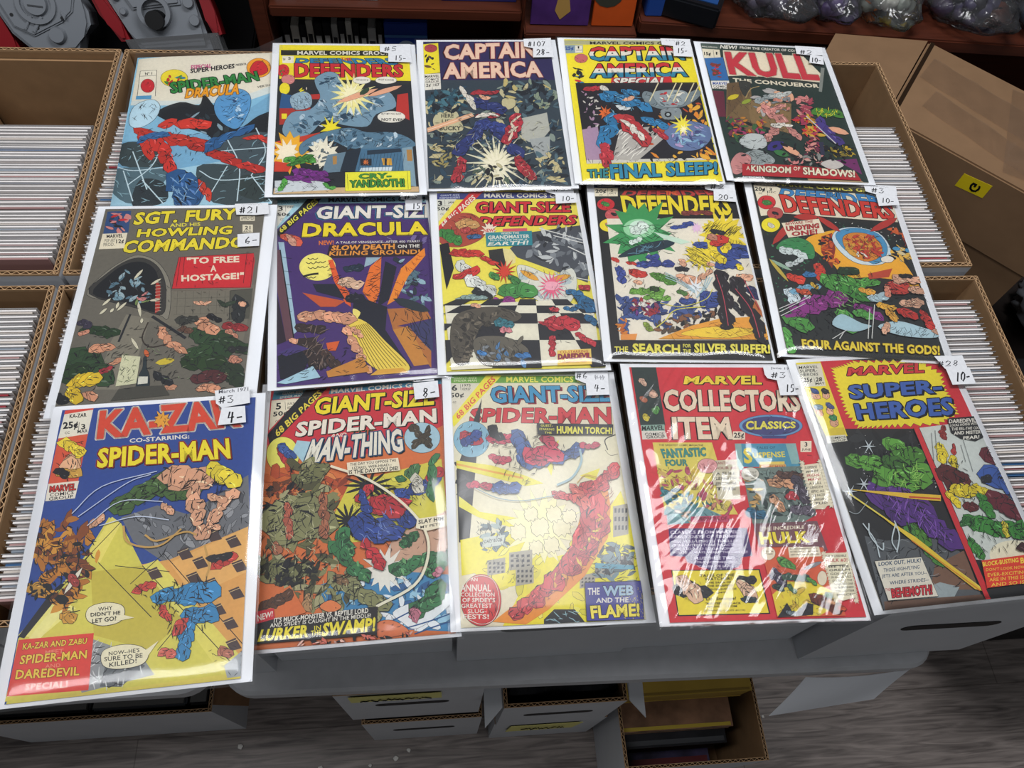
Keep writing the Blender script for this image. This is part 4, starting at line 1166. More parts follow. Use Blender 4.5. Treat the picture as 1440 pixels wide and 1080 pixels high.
["T","02927",[99,90,145,88,146,99,100,100],"#15151b",None,0,0],
["T","50\u00a2",[21,110,103,107,106,133,23,136],"#15151b",None,0,0],
["T","CC",[37,149,58,147,59,157,38,158],"#15151b",None,0,0],
["L","#15151b",[85,67,91,104],2.0],
["P","#15151b",[205,16,328,14,19,260,-1,208]],
["T","68 BIG PAGES",[35,196,276,19,298,42,56,222],"#ecd84a",None,0,0],
["T","GIANT-SIZE",[262,58,959,43,949,120,253,135],"#f2e02c","#15151b",5.1,[6.8,6.8,"#15151b"]],
["T","SPIDER-MAN",[161,161,961,135,960,200,152,226],"#efe8d8","#15151b",3.4,[5.0,5.0,"#15151b"]],
["T","AND",[358,222,449,219,437,235,349,238],"#f0d8c8",None,0,0],
["T","THE",[469,215,599,214,596,235,462,236],"#15151b","#c9a03a",1.7,0],
["S","#ece86a",[182,301,175,333,152,357,118,370,79,368,42,352,15,326,3,293,9,261,31,236,66,223,106,225,143,241,170,269],2.2],
["F","#b8343c",[87,269,121,327],80.7,4],
["F","#3a5a9c",[71,257,150,317],64.6,4],
["S","#a9cbd8",[223,298,223,298,223,298,223,298,223,298,223,298,223,298,223,298,223,298,223,298,223,298,223,298,223,298,223,298],2.2],
["P","#a9cbd8",[167,241,296,256,227,354,147,283]],
["S","#a9cbd8",[974,266,962,294,932,315,891,325,846,323,807,309,780,285,771,257,782,229,811,208,853,197,898,199,939,213,966,237],2.3],
["F","#4a4030",[831,222,919,296],67.2,5],
["F","#4a4030",[924,221,812,303],49.2,4],
["T","MAN-THING",[253,240,753,216,765,317,208,342],"#e9e4d4","#2a5a86",6.5,[6.5,8.1,"#15151b"]],
["M",["#c8642c","#b8502a","#e08a4a","#8a3a22"],60,[-7,364,254,322,465,409,380,511,27,555],71.5],
["M",["#6a3a20","#15151b"],30,[10,387,213,375,219,472,23,514],46.6],
["P","#d9cf4a",[465,430,583,414,976,356,991,562,811,656,470,658,368,572]],
["M",["#e8e05a","#c9b43a","#15151b"],30,[465,430,791,424,813,595,441,617],47.4],
["Z","#15151b",[461,577,561,582],10.6,2.1],
["Z","#15151b",[569,446,701,453],12.4,2.2],
["Z","#15151b",[461,577,551,609],10.6,2.1],
["Z","#15151b",[569,446,687,480],12.4,2.2],
["Z","#15151b",[461,577,524,629],10.6,2.1],
["Z","#15151b",[569,446,650,500],12.4,2.2],
["Z","#15151b",[461,577,484,639],10.6,2.1],
["Z","#15151b",[569,446,597,510],12.4,2.2],
["Z","#15151b",[461,577,440,637],10.6,2.1],
["Z","#15151b",[569,446,539,507],12.4,2.2],
["Z","#15151b",[461,577,400,623],10.6,2.1],
["Z","#15151b",[569,446,486,492],12.4,2.2],
["Z","#15151b",[461,577,372,600],10.6,2.1],
["Z","#15151b",[569,446,449,468],12.4,2.2],
["Z","#15151b",[461,577,361,572],10.6,2.1],
["Z","#15151b",[569,446,436,439],12.4,2.2],
["Z","#15151b",[461,577,370,544],10.6,2.1],
["Z","#15151b",[569,446,449,412],12.4,2.2],
["Z","#15151b",[461,577,398,524],10.6,2.1],
["Z","#15151b",[569,446,486,391],12.4,2.2],
["Z","#15151b",[461,577,438,513],10.6,2.1],
["Z","#15151b",[569,446,540,381],12.4,2.2],
["Z","#15151b",[461,577,484,516],10.6,2.1],
["Z","#15151b",[569,446,600,384],12.4,2.2],
["Z","#15151b",[461,577,524,531],10.6,2.1],
["Z","#15151b",[569,446,654,400],12.4,2.2],
["Z","#15151b",[461,577,552,555],10.6,2.1],
["Z","#15151b",[569,446,690,425],12.4,2.2],
["P","#cda48a",[697,650,991,562,1003,764,804,792,638,764]],
["H","#15151b",24,[697,650,990,573,990,744,749,770],2.3,43.5,None],
["P","#3f86b4",[309,803,583,761,1000,802,997,995,662,967,421,892,313,877]],
["M",["#e9eef0","#9fcbe0","#2a5f94"],50,[323,813,610,782,1003,840,992,977,742,980,447,893],55.7],
["Q","#ece8dc",[762,771,719,779,777,813,702,795,732,839,678,804,678,849,651,818,625,841,620,808,583,820,597,792,526,800,588,771,520,758,592,752,539,721,591,728,579,697,620,717,628,689,653,717,685,671,681,726,737,697,700,741,766,733,728,757],1.7],
["S","#e8ecec",[690,915,800,885,966,866,992,895,878,953,796,975,743,954],1.4],
["L","#1f4f86",[742,972,878,953,995,932],6.6],
["L","#1f4f86",[795,992,904,972,993,959],6.8],
["L","#1f4f86",[689,942,799,912,881,899],6.8],
["M",["#8a8a5c","#6a6a42","#a8a47a","#545236"],120,[152,339,344,337,394,480,385,654,528,815,637,858,555,890,259,874,6,750,7,634,103,456],71.4],
["F","#8f8f62",[112,560,297,569],261.5,10],
["F","#7f8054",[214,386,316,380],108.6,6],
["F","#8f8f62",[376,779,528,833],94.6,6],
["F","#77784e",[45,733,251,744],99.1,7],
["M",["#2e2d1c","#15151b"],40,[16,712,332,710,282,802,24,788],36.2],
["F","#b8604a",[135,499,151,612],45.5,4],
["F","#a8684a",[321,487,342,632],60.7,5],
["F","#a8684a",[77,638,108,679],52.3,3],
["F","#a8845a",[257,837,273,884],55.7,4],
["F","#8a6a48",[403,780,459,802],51.0,3],
["H","#15151b",200,[152,339,344,337,394,491,371,653,528,815,555,890,259,874,6,750,7,634],3.4,62.1,None],
["H","#c8c49a",60,[103,456,364,468,371,653,528,815,258,865,21,635],3.0,45.5,None],
["P","#d8743c",[-8,859,173,796,260,892,26,932]],
["F","#5a3a26",[45,862,175,824],67.8,6],
["S","#e0824a",[326,877,379,858,434,883,381,898],2.2],
["S","#d8784a",[595,999,609,947,689,942,769,982,688,995],2.1],
["F","#8a8a5c",[541,843,663,896],85.0,5],
["F","#9a9866",[596,910,609,929],54.2,3],
["F","#3a7a4a",[372,663,555,788],87.1,7],
["M",["#1f4a2c","#6aa86a"],10,[343,642,582,771,569,808,372,683],22.6],
["F","#3a7a4a",[426,616,471,697],88.6,7],
["M",["#1f4a2c","#6aa86a"],10,[397,594,498,679,485,718,427,636],23.7],
["F","#3a7a4a",[694,767,920,740],99.0,7],
["M",["#1f4a2c","#6aa86a"],10,[666,746,949,722,932,760,693,786],23.3],
["F","#3a7a4a",[874,796,991,734],82.6,7],
["M",["#1f4a2c","#6aa86a"],10,[847,775,1021,716,1004,754,873,814],22.7],
["F","#3a7a4a",[798,921,940,846],108.3,7],
["M",["#1f4a2c","#6aa86a"],10,[772,902,969,829,953,866,798,939],21.6],
["F","#3a7a4a",[753,673,811,656],62.2,7],
["M",["#1f4a2c","#6aa86a"],10,[725,651,840,637,824,676,752,692],23.7],
["F","#c8788a",[799,912,811,940],67.7,3],
["F","#c8788a",[902,797,945,785],42.5,2],
["H","#15151b",60,[694,767,1005,735,969,838,771,938],2.3,33.9,None],
["F","#2f4a96",[483,578,697,630],119.3,8],
["F","#2f4a96",[526,621,725,641],130.6,7],
["F","#2f4a96",[715,496,940,443],91.0,7],
["F","#2f4a96",[684,547,785,593],107.9,5],
["F","#c23038",[525,497,569,457],66.7,4],
["F","#c23038",[598,522,743,540],136.2,7],
["F","#c23038",[554,672,638,764],74.0,6],
["F","#c23038",[896,429,973,400],69.5,4],
["F","#2f4a96",[525,466,569,552],60.5,4],
["F","#4a7a4a",[792,414,838,383],76.9,4],
["F","#d9d4c4",[821,437,849,471],76.9,4],
["F","#3a7a4a",[891,515,946,354],60.7,5],
["F","#3a7a4a",[732,422,761,434],52.3,2],
["H","#15151b",90,[483,578,583,458,972,411,784,614,638,783],3.3,47.7,None],
["H","#7a94d0",16,[497,579,758,530,725,651,540,662],3.5,53.1,None],
["L","#ece6cc",[360,360,569,425,758,530,869,638,877,738,803,830,609,893],14.2],
["L","#15151b",[360,369,569,433,746,535,857,642,866,737,792,825,609,886],2.5],
["P","#ece2c8",[449,351,734,344,745,396,456,402]],
["T","THE DAY YOU OPPOSE THE",[467,354,722,348,722,359,467,365],"#15151b",None,0,0],
["T","LIZARD, WEB-HEAD--",[479,370,697,365,697,377,479,382],"#15151b",None,0,0],
["T","IS THE DAY YOU DIE!",[461,382,733,378,733,394,462,399],"#15151b",None,0,0],
["P","#ece2c8",[828,591,982,583,997,625,883,639,819,626]],
["T","SLAY HIM",[835,596,971,588,970,605,834,612],"#15151b",None,0,0],
["T","MY PETS!",[844,619,961,611,960,621,844,629],"#15151b",None,0,0],
["P","#1f1a1c",[21,905,616,893,611,986,6,983]],
["P","#c92f3c",[10,878,99,870,109,906,18,918]],
["T","NEW!",[19,888,97,879,96,897,27,911],"#ece7da",None,0,0],
["T","IT'S MUCK-MONSTER VS. REPTILE LORD",[105,903,569,894,569,912,104,919],"#ece7da",None,0,0],
["T","AND SPIDEY IS CAUGHT IN THE MIDDLE!",[88,920,582,914,582,927,87,934],"#ece7da",None,0,0],
["T","LURKER",[47,938,279,934,276,975,31,977],"#ecdc3a",None,0,0],
["T","IN",[303,940,336,939,336,954,304,954],"#ecdc3a",None,0,0],
["T","THE",[288,955,337,954,337,970,289,971],"#ecdc3a",None,0,0],
["T","SWAMP!",[349,932,606,927,602,974,339,977],"#ecdc3a",None,0,0],
["M",["#c96a5a","#e0b0a0","#15151b"],30,[214,990,795,988,795,997,215,1003],28.4]],
13:[["P","#e6dfc2",[0,0,1000,0,1000,1000,0,1000]],
["P","#6aa03c",[-14,0,1009,3,1010,35,-13,36]],
["T","GIANT-SIZE",[18,7,163,7,162,17,17,17],"#d8e0b0",None,0,0],
["T","SPIDER-MAN",[17,19,162,19,161,29,16,29],"#d8e0b0",None,0,0],
["T","MARVEL COMICS GROUP",[350,5,992,5,986,33,347,32],"#ece45a",None,0,0],
["P","#dcd6c4",[-13,36,176,37,-8,195]],
["T","6",[3,43,38,44,36,72,1,72],"#15151b",None,0,0],
["T","1975",[70,41,121,41,121,52,69,52],"#15151b",None,0,0],
["T","02927",[69,58,120,58,119,69,68,69],"#15151b",None,0,0],
["L","#15151b",[57,41,59,70],2.0],
["T","50\u00a2",[-9,82,77,80,75,106,-10,108],"#15151b",None,0,0],
["T","CC",[5,120,27,120,27,129,5,129],"#15151b",None,0,0],
["P","#ece03a",[229,-6,335,-10,5,235,-8,195]],
["T","68 BIG PAGES",[16,183,261,0,283,22,35,203],"#d8483a",None,0,0],
["T","GIANT-SIZE",[240,51,1008,48,998,126,242,130],"#3a94c0","#15151b",4.3,[13.6,10.2,"#c9485a"]],
["T","SPIDER-MAN",[116,153,996,150,982,230,99,215],"#cf3038","#15151b",3.3,0],
["P","#2a2a2c",[110,235,186,108,161,224,65,702,8,701,10,420]],
["M",["#15151b","#3a3a3c"],14,[26,399,118,379,75,566,16,565],56.7],
["S","#8ab8cc",[217,290,204,324,172,350,128,364,80,364,39,349,11,322,2,288,15,255,46,227,91,212,139,213,182,228,210,256],1.6],
["F","#c23a48",[65,269,139,303],96.1,5],
["F","#3a4f8f",[62,313,158,258],69.4,4],
["P","#e8df4a",[12,378,222,402,415,447,517,480,410,489,11,410]],
["L","#e8a83a",[12,394,220,428,399,457],12.3],
["P","#ece23a",[19,524,132,587,392,621,343,660,115,606,16,565]],
["P","#ece02c",[16,692,388,651,503,769,361,858,219,873,85,815,15,822]],
["P","#ece02c",[362,849,503,769,925,721,1013,875,971,1009,220,1000]],
["P","#ece02c",[717,716,973,518,1004,643,1005,875,891,863]],
["P","#ece45a",[544,406,605,318,640,296,568,449]],
["P","#e8df4a",[738,451,869,421,827,474]],
["M",["#d9cf3a","#e8d84a","#f0e86a"],40,[37,702,491,653,1005,761,945,999,221,987],50.9],
["Q","#f2ecb8",[672,656,604,671,697,716,575,698,631,760,537,715,554,784,502,747,475,788,450,744,407,773,407,729,313,778,377,706,270,729,365,678,258,675,329,650,276,623,350,616,320,580,387,590,344,515,431,576,433,497,477,574,520,502,532,556,590,527,574,578,636,566,597,608,720,596,602,640],1.5],
["Q","#ece4c0",[386,670,379,678,384,692,361,690,354,703,339,693,323,700,313,693,302,687,301,677,299,669,305,661,300,647,323,649,330,636,345,646,361,638,371,646,382,652,383,662],2.3],
["Q","#ece4c0",[521,653,512,663,518,679,491,677,482,692,465,680,446,689,434,680,421,673,420,662,417,651,426,642,419,625,446,628,456,612,473,625,493,615,504,624,517,631,518,643],2.4],
["Q","#ece4c0",[647,656,638,665,644,682,617,679,607,695,590,682,570,692,559,683,546,676,545,664,542,654,551,644,545,628,572,630,582,614,599,627,619,617,631,627,644,634,644,645],2.4],
["Q","#ece4c0",[464,603,457,610,462,622,442,620,435,632,422,623,407,630,398,623,389,618,388,609,385,601,392,594,387,581,407,583,414,571,427,581,442,573,451,580,461,586,461,595],2.4],
["Q","#ece4c0",[603,605,595,613,600,627,577,625,569,639,554,628,537,636,528,628,517,622,516,612,514,603,521,595,516,581,539,583,547,569,562,580,579,572,589,580,600,586,601,596],2.4],
["Q","#ece4c0",[568,723,561,731,566,744,543,742,535,755,521,745,504,752,495,745,484,739,483,729,481,721,488,713,483,699,506,701,514,688,528,699,545,691,555,699,565,704,566,714],2.3],
["Q","#ece4c0",[474,730,468,737,473,749,453,747,446,759,433,750,419,756,410,750,401,745,400,736,398,729,404,722,399,710,419,712,426,700,439,709,453,702,462,709,471,714,472,723],2.3],
["Q","#ece4c0",[686,617,679,624,683,636,663,635,655,646,642,637,627,644,619,637,609,632,609,623,607,615,613,608,609,595,630,597,637,585,650,595,665,587,674,594,684,600,684,609],2.4],
["M",["#6a8088","#a8b8b8","#4a5a60"],30,[127,646,274,629,277,726,133,742],43.2],
["P","#c9d0c8",[145,685,268,678,250,716,134,725]],
["T","DAILY BUGLE",[151,695,250,689,248,702,150,708],"#15151b",None,0,0],
["H","#15151b",30,[114,626,275,619,263,726,106,722],2.3,34.5,None],
["P","#a8a294",[283,745,413,737,404,802,275,810]],
["P","#34363a",[290,753,307,751,305,761,289,762]],
["P","#34363a",[320,754,336,752,335,761,319,763]],
["P","#34363a",[350,754,366,753,365,762,349,764]],
["P","#34363a",[380,755,397,753,395,763,379,764]],
["P","#34363a",[288,771,304,770,303,779,287,780]],
["P","#34363a",[318,772,334,770,333,780,317,781]],
["P","#34363a",[348,772,364,771,363,780,347,782]],
["P","#34363a",[378,773,394,772,393,781,376,783]],
["P","#34363a",[286,789,302,788,301,797,285,799]],
["P","#34363a",[316,790,332,788,331,798,315,799]],
["P","#34363a",[346,791,362,789,361,798,344,800]],
["P","#34363a",[375,791,392,790,390,799,374,801]],
["P","#a8a294",[159,771,259,762,253,817,154,826]],
["P","#34363a",[167,778,179,777,178,785,166,786]],
["P","#34363a",[190,779,202,777,201,785,189,787]],
["P","#34363a",[213,779,225,778,224,786,212,787]],
["P","#34363a",[236,780,248,778,247,786,235,788]],
["P","#34363a",[165,794,178,792,177,800,165,802]],
["P","#34363a",[188,794,201,793,200,801,187,802]],
["P","#34363a",[211,795,224,793,223,801,210,803]],
["P","#34363a",[234,795,247,794,246,802,233,803]],
["P","#34363a",[164,809,176,807,176,815,163,817]],
["P","#34363a",[187,809,199,808,198,816,186,817]],
["P","#34363a",[210,810,222,809,221,816,209,818]],
["P","#34363a",[232,811,245,809,244,817,232,818]],
["P","#a8a294",[312,802,413,793,404,858,304,866]],
["P","#34363a",[319,810,332,808,331,817,318,819]],
["P","#34363a",[342,810,355,809,354,818,341,819]],
["P","#34363a",[365,811,378,809,377,818,364,820]],
["P","#34363a",[388,811,401,810,400,819,387,820]],
["P","#34363a",[317,827,330,826,328,835,316,837]],
["P","#34363a",[340,828,353,827,351,836,339,837]],
["P","#34363a",[363,829,376,827,374,836,362,838]],
["P","#34363a",[386,829,399,828,397,837,385,838]],
["P","#34363a",[315,845,327,844,326,853,314,854]],
["P","#34363a",[338,846,350,844,349,853,337,855]],
["P","#34363a",[361,846,373,845,372,854,359,855]],
["P","#34363a",[384,847,396,845,395,855,382,856]],
["P","#a8a294",[758,803,892,795,882,842,749,850]],
["P","#34363a",[765,811,782,809,781,816,764,818]],
["P","#34363a",[796,812,813,810,811,817,795,818]],
["P","#34363a",[826,812,843,811,842,818,825,819]],
["P","#34363a",[857,813,874,812,872,818,856,820]],
["P","#34363a",[763,824,779,822,778,829,761,831]],
["P","#34363a",[793,825,810,823,808,830,792,831]],
["P","#34363a",[824,825,840,824,839,831,822,832]],
["P","#34363a",[854,826,871,825,869,831,853,833]],
["P","#34363a",[760,837,777,835,775,842,759,843]],
["P","#34363a",[790,838,807,836,806,843,789,844]],
["P","#34363a",[821,838,838,837,836,843,819,845]],
["P","#34363a",[851,839,868,838,866,844,850,846]],
["P","#a8a294",[823,776,988,769,979,807,815,814]],
["P","#34363a",[830,784,851,783,849,788,829,790]],
["P","#34363a",[868,785,888,784,887,789,866,790]],
["P","#34363a",[905,786,926,784,925,790,904,791]],
["P","#34363a",[943,787,964,785,962,791,942,792]],
["P","#34363a",[828,795,848,793,847,799,826,800]],
["P","#34363a",[865,795,886,794,885,799,864,801]],
["P","#34363a",[903,796,923,795,922,800,902,802]],
["P","#34363a",[940,797,961,796,960,801,939,803]],
["P","#34363a",[825,805,846,804,845,809,824,810]],
["P","#34363a",[863,806,883,805,882,810,862,811]],
["P","#34363a",[900,807,921,805,920,811,899,812]],
["P","#34363a",[938,808,959,806,957,812,937,813]],
["P","#a8a294",[912,580,1007,569,977,690,885,700]],
["P","#34363a",[919,588,931,586,927,604,915,606]],
["P","#34363a",[941,589,953,587,948,604,936,606]],
["P","#34363a",[962,589,974,587,970,605,958,606]],
["P","#34363a",[983,589,995,588,991,605,979,607]],
["P","#34363a",[911,622,923,620,919,638,907,639]],
["P","#34363a",[933,622,945,621,940,638,929,640]],
["P","#34363a",[954,623,966,621,962,638,950,640]],
["P","#34363a",[975,623,987,621,983,639,971,641]],
["P","#34363a",[904,656,916,654,912,671,900,673]],
["P","#34363a",[925,656,937,654,933,671,921,673]],
["P","#34363a",[946,656,958,655,954,672,942,673]],
["P","#34363a",[967,657,979,655,975,672,963,674]],
["P","#a8a294",[664,838,753,829,743,875,655,884]],
["P","#34363a",[671,846,682,844,681,851,670,853]],
["P","#34363a",[691,846,703,845,701,851,690,853]],
["P","#34363a",[711,847,723,845,721,852,710,854]],
["P","#34363a",[732,847,743,846,741,852,730,854]],
["P","#34363a",[669,859,680,857,679,864,668,865]],
["P","#34363a",[689,859,700,858,699,864,688,866]],
["P","#34363a",[709,860,720,858,719,865,708,866]],
["P","#34363a",[729,860,740,859,739,865,728,867]],
["P","#34363a",[666,871,678,870,676,876,665,878]],
["P","#34363a",[686,872,697,870,696,877,685,878]],
["P","#34363a",[706,872,717,871,716,877,705,879]],
["P","#34363a",[726,873,737,871,736,878,725,879]],
["M",["#7a929a","#5a6a70","#26282c"],40,[806,718,980,741,962,874,751,841],52.0],
["P","#26282c",[441,985,502,952,614,955,661,1000,439,1000]],
["H","#9ac0cc",12,[459,959,640,964,634,999,454,994],4.1,55.2,None],
["P","#5aa0b8",[760,794,978,808,975,823,756,813]],
["H","#15151b",60,[713,735,1015,722,991,874,689,857],2.4,45.2,None],
["H","#15151b",30,[146,761,419,748,403,859,179,854],2.3,36.8,None],
["P","#e8922c",[167,985,491,843,660,705,752,536,827,474,894,453,897,580,855,700,693,839,474,951,343,999]],
["Q","#e8a03a",[720,716,718,717,715,718,716,716,716,714,718,715],1.8],
["F","#cf4a4e",[277,971,516,862],96.4,9],
["F","#cf4a4e",[502,862,713,735],140.5,9],
["F","#cf4a4e",[713,735,820,578],180.9,9],
["F","#cf4a4e",[726,515,884,496],105.5,6],
["F","#cf4a4e",[858,474,979,422],78.7,6],
["F","#cf5a5e",[571,523,689,545],70.3,5],
["F","#d86a5e",[695,514,744,577],94.2,5],
["M",["#e0a03a","#e8c84a"],16,[306,964,717,716,866,579,764,775],28.9],
["H","#8a2028",160,[248,988,504,853,732,638,822,495,966,411,859,680,698,811,449,932],2.6,52.6,None],
["L","#c8a04a",[844,463,769,452,716,483],4.9],
["F","#c9405a",[233,293,358,283],73.7,5],
["F","#2a2a2c",[237,248,279,293],73.7,3],
["F","#3f62a0",[391,272,437,394],112.2,7],
["F","#3f62a0",[498,405,758,342],94.9,7],
["F","#c9405a",[457,361,597,363],128.3,7],
["F","#c9405a",[545,295,589,318],83.3,4],
["F","#c9405a",[778,326,873,327],48.3,4],
["F","#c9405a",[210,369,331,382],57.7,4],
["F","#3f62a0",[228,497,363,499],84.1,5],
["F","#c9405a",[81,479,199,491],54.5,4],
["H","#15151b",80,[235,270,594,285,856,332,556,427,362,509,222,402],3.3,45.9,None],
["L","#9ab8c0",[758,342,756,397,689,461,592,492],13.1],
["L","#8aa8b8",[109,495,239,538,387,551,570,533],4.5],
["L","#15151b",[933,344,927,299,997,277],6.5],
["L","#15151b",[917,344,944,367,994,362],2.6],
["P","#23232a",[511,227,990,235,976,282,508,277]],
["T","GUEST-",[535,232,609,233,607,244,534,242],"#ece45a",None,0,0],
["T","STARRING",[524,248,616,250,614,260,522,258],"#ece45a",None,0,0],
["T","THE",[553,264,597,265,596,274,552,273],"#ece45a",None,0,0],
["T","HUMAN TORCH!",[633,239,979,249,971,279,628,274],"#ece45a",None,0,0],
["S","#cf3838",[219,913,205,951,172,980,128,995,82,994,41,976,14,945,6,907,18,869,50,839,95,822,143,823,186,842,213,874],1.9],
["S","#cf3838",[208,913,195,947,166,974,127,988,85,987,48,971,24,942,16,907,28,872,57,844,97,829,140,830,178,847,202,877],1.3],
["L","#ece7da",[22,885,48,841,119,825,187,845,210,913,174,977,105,991,39,973],2.7],
["T","AN",[63,831,100,832,99,844,62,843],"#ece7da",None,0,0],
["T","ANNUAL",[7,853,171,857,168,882,6,878],"#ece7da",None,0,0],
["T","COLLECTION",[6,881,187,886,186,900,5,895],"#ece7da",None,0,0],
["T","OF SPIDEY'S",[13,899,188,904,187,920,12,915],"#ece7da",None,0,0],
["T","GREATEST",[6,919,170,923,168,939,5,934],"#ece7da",None,0,0],
["T","SLUG-",[40,939,138,941,137,955,39,953],"#ece7da",None,0,0],
["T","FESTS!",[12,955,150,959,149,975,11,971],"#ece7da",None,0,0],
["P","#4a4a96",[685,865,1007,867,983,1005,670,998]],
["L","#15151b",[685,865,1007,867,983,1005,670,998,685,865],4.2],
["T","THE",[698,885,764,885,759,910,693,910],"#ece7da",None,0,0],
["T","WEB",[783,880,957,881,948,917,778,916],"#a8c4d8","#15151b",2.8,0],
["T","AND THE",[737,921,918,923,913,941,733,938],"#ece7da",None,0,0],
["T","FLAME!",[697,946,973,945,964,991,697,992],"#f0e060","#15151b",2.8,0],
["H","#d8c84a",60,[870,890,1020,875,987,1001,860,997],2.3,11.3,None]],
14:[["P","#d22f3a",[0,0,1000,0,1000,1000,0,1000]],
["P","#23332f",[11,-3,161,-6,154,265,11,264]],
["F","#dfb49a",[61,61,72,76],45.9,3],
["F","#dfb49a",[113,119,117,126],52.1,3],
["F","#b86a4a",[44,141,59,155],39.2,3],
["F","#5aa04a",[116,190,117,204],43.1,3],
["F","#dcc83a",[44,225,56,232],39.2,3],
["H","#15151b",20,[54,46,158,46,126,225,33,232],1.7,20.8,None],
["P","#8fb0a0",[13,263,150,260,146,287,12,288]],
["T","MARVEL",[19,266,146,264,141,284,14,287],"#15151b",None,0,0],
["P","#e0dccf",[12,288,146,287,153,322,9,324]],
["T","COMICS",[29,296,137,295,134,307,26,308],"#15151b",None,0,0],
["T","GROUP",[35,308,141,307,138,319,32,320],"#15151b",None,0,0],
["T","MARVEL",[325,42,793,39,781,81,306,80],"#efd83a","#15151b",3.2,[4.3,4.3,"#15151b"]],
["T","COLLECTORS",[178,103,997,106,973,206,163,204],"#ecdcc0","#3a1a1c",3.1,[-7.3,4.2,"#1d1416"]],
["T","ITEM",[199,227,532,228,529,326,184,324],"#ecdcc0","#3a1a1c",2.9,[-6.9,3.9,"#1d1416"]],
["P","#ece2c8",[538,292,609,292,597,328,526,328]],
["T","25\u00a2",[542,297,601,297,591,326,533,325],"#15151b",None,0,0],
["S","#6a9ac8",[955,270,929,290,870,307,793,316,710,315,640,306,594,289,582,268,607,247,665,230,743,221,827,221,899,231,945,248],2.0],
["S","#41447c",[937,270,913,287,861,301,791,308,717,308,653,300,612,286,601,268,623,251,674,237,744,229,820,230,885,238,927,252],1.0],
["P","#41447c",[700,310,848,312,838,324,700,323]],
["T","CLASSICS",[627,246,923,250,911,280,614,286],"#efe45a","#15151b",1.0,0],
["P","#ece2c8",[918,335,983,335,964,382,900,382]],
["T","3",[941,340,957,340,950,359,933,359],"#15151b",None,0,0],
["T","JUNE",[914,366,966,367,961,379,909,378],"#15151b",None,0,0],
["T","IND.",[936,393,964,395,961,400,934,398],"#15151b",None,0,0],
["P","#e0d060",[64,337,402,339,428,563,460,628,68,623]],
["T","THE GREATEST COMIC MAGAZINE",[98,344,350,346,348,354,97,352],"#15151b",None,0,0],
["T","FANTASTIC",[101,364,360,359,352,396,111,403],"#3a8f8a","#15151b",1.4,0],
["T","FOUR",[117,409,243,408,238,434,117,435],"#3a8f8a","#15151b",1.4,0],
["P","#4a94b0",[532,344,886,345,881,418,880,444,519,441]],
["P","#8fb8b4",[532,344,569,344,547,454,515,454]],
["P","#8fb8b4",[826,346,886,345,876,431,830,431]],
["T","TALES OF",[652,357,762,356,758,367,648,367],"#2a5a70",None,0,0],
["T","S",[572,363,623,360,610,426,559,429],"#efd84a",None,0,0],
["T","USPENSE",[622,383,809,378,804,403,617,406],"#efd84a",None,0,0],
["P","#efd060",[648,422,793,420,789,432,644,433]],
["P","#e0a85a",[643,434,795,432,792,455,639,455]],
["T","IRON MAN",[660,437,788,436,782,450,655,451],"#b8342c",None,0,0],
["M",["#d8b84a","#b8506a","#c8a858"],36,[65,445,277,457,314,528,70,546],35.6],
["M",["#3a7a80","#2a5a6a","#4a94a0"],36,[61,526,255,538,375,609,93,625],38.0],
["M",["#b8506a","#c88a70","#d8c070"],36,[269,487,463,510,425,629,278,608],36.1],
["P","#6a9aa0",[77,605,280,598,419,648,70,663]],
["M",["#4a8a90","#8fc0c0","#d9b89a"],24,[72,596,241,588,250,656,71,658],31.3],
["P","#c8486a",[201,634,411,631,406,656,195,655]],
["T","PRISONERS OF",[217,636,398,635,394,649,213,650],"#6a1a2c",None,0,0],
["H","#15151b",110,[61,434,479,458,419,648,72,654],2.4,32.9,None],
["Q","#cfc8ae",[517,479,509,487,526,501,494,501,502,517,475,511,476,528,461,530,449,533,436,532,424,532,414,529,391,543,397,521,371,530,386,510,360,514,361,504,358,496,363,486,365,478,372,470,355,456,387,456,378,439,405,446,405,428,419,426,432,422,445,424,457,424,468,427,491,412,485,435,511,425,495,447,522,442,521,453,524,461,519,471],2.4],
["P","#cfc8ae",[390,415,523,411,493,570,366,569]],
["T","FANTASTIC",[400,420,514,418,510,431,397,432],"#8a2a3a",None,0,0],
["T","FOUR #4",[394,441,508,439,504,452,390,453],"#8a2a3a",None,0,0],
["T","A FULL",[388,462,501,460,497,473,384,474],"#15151b",None,0,0],
["T","LENGTH",[382,482,495,481,491,493,378,494],"#15151b",None,0,0],
["T","EPIC WITH",[376,503,488,502,484,514,372,515],"#15151b",None,0,0],
["T","THE",[370,523,482,522,478,534,366,535],"#15151b",None,0,0],
["S","#e0a0a0",[403,437,393,449,375,459,352,465,327,464,307,459,295,448,293,436,302,423,320,413,343,407,368,408,389,413,401,424],2.1],
["H","#8a3a4a",14,[316,420,388,421,379,452,307,452],2.4,24.4,None],
["P","#6f8078",[540,448,895,440,890,634,776,672,526,664]],
["M",["#4a5a58","#7a8f88","#2a3a3a"],40,[551,459,891,451,876,634,541,659],41.9],
["M",["#c9a060","#d9b44a"],12,[541,490,642,490,600,611,530,610],32.9],
["S","#d9d4c4",[628,472,619,483,602,493,581,498,559,497,541,492,531,483,530,471,538,459,555,450,577,445,599,445,617,450,627,460],2.1],
["T","WHAT IS IT",[550,461,617,461,614,470,548,469],"#15151b",None,0,0],
["T","I CAN SEE!",[546,473,613,474,610,482,544,481],"#15151b",None,0,0],
["F","#d9a078",[711,501,808,513],92.3,6],
["F","#d9a078",[671,572,713,612],58.8,5],
["F","#5a3a30",[736,470,879,482],62.3,4],
["F","#b8303c",[760,563,851,554],65.8,5],
["F","#6a6070",[770,613,856,614],74.8,5],
["F","#2a6a8a",[526,620,592,636],64.5,4],
["F","#4a4050",[827,502,857,574],76.9,5],
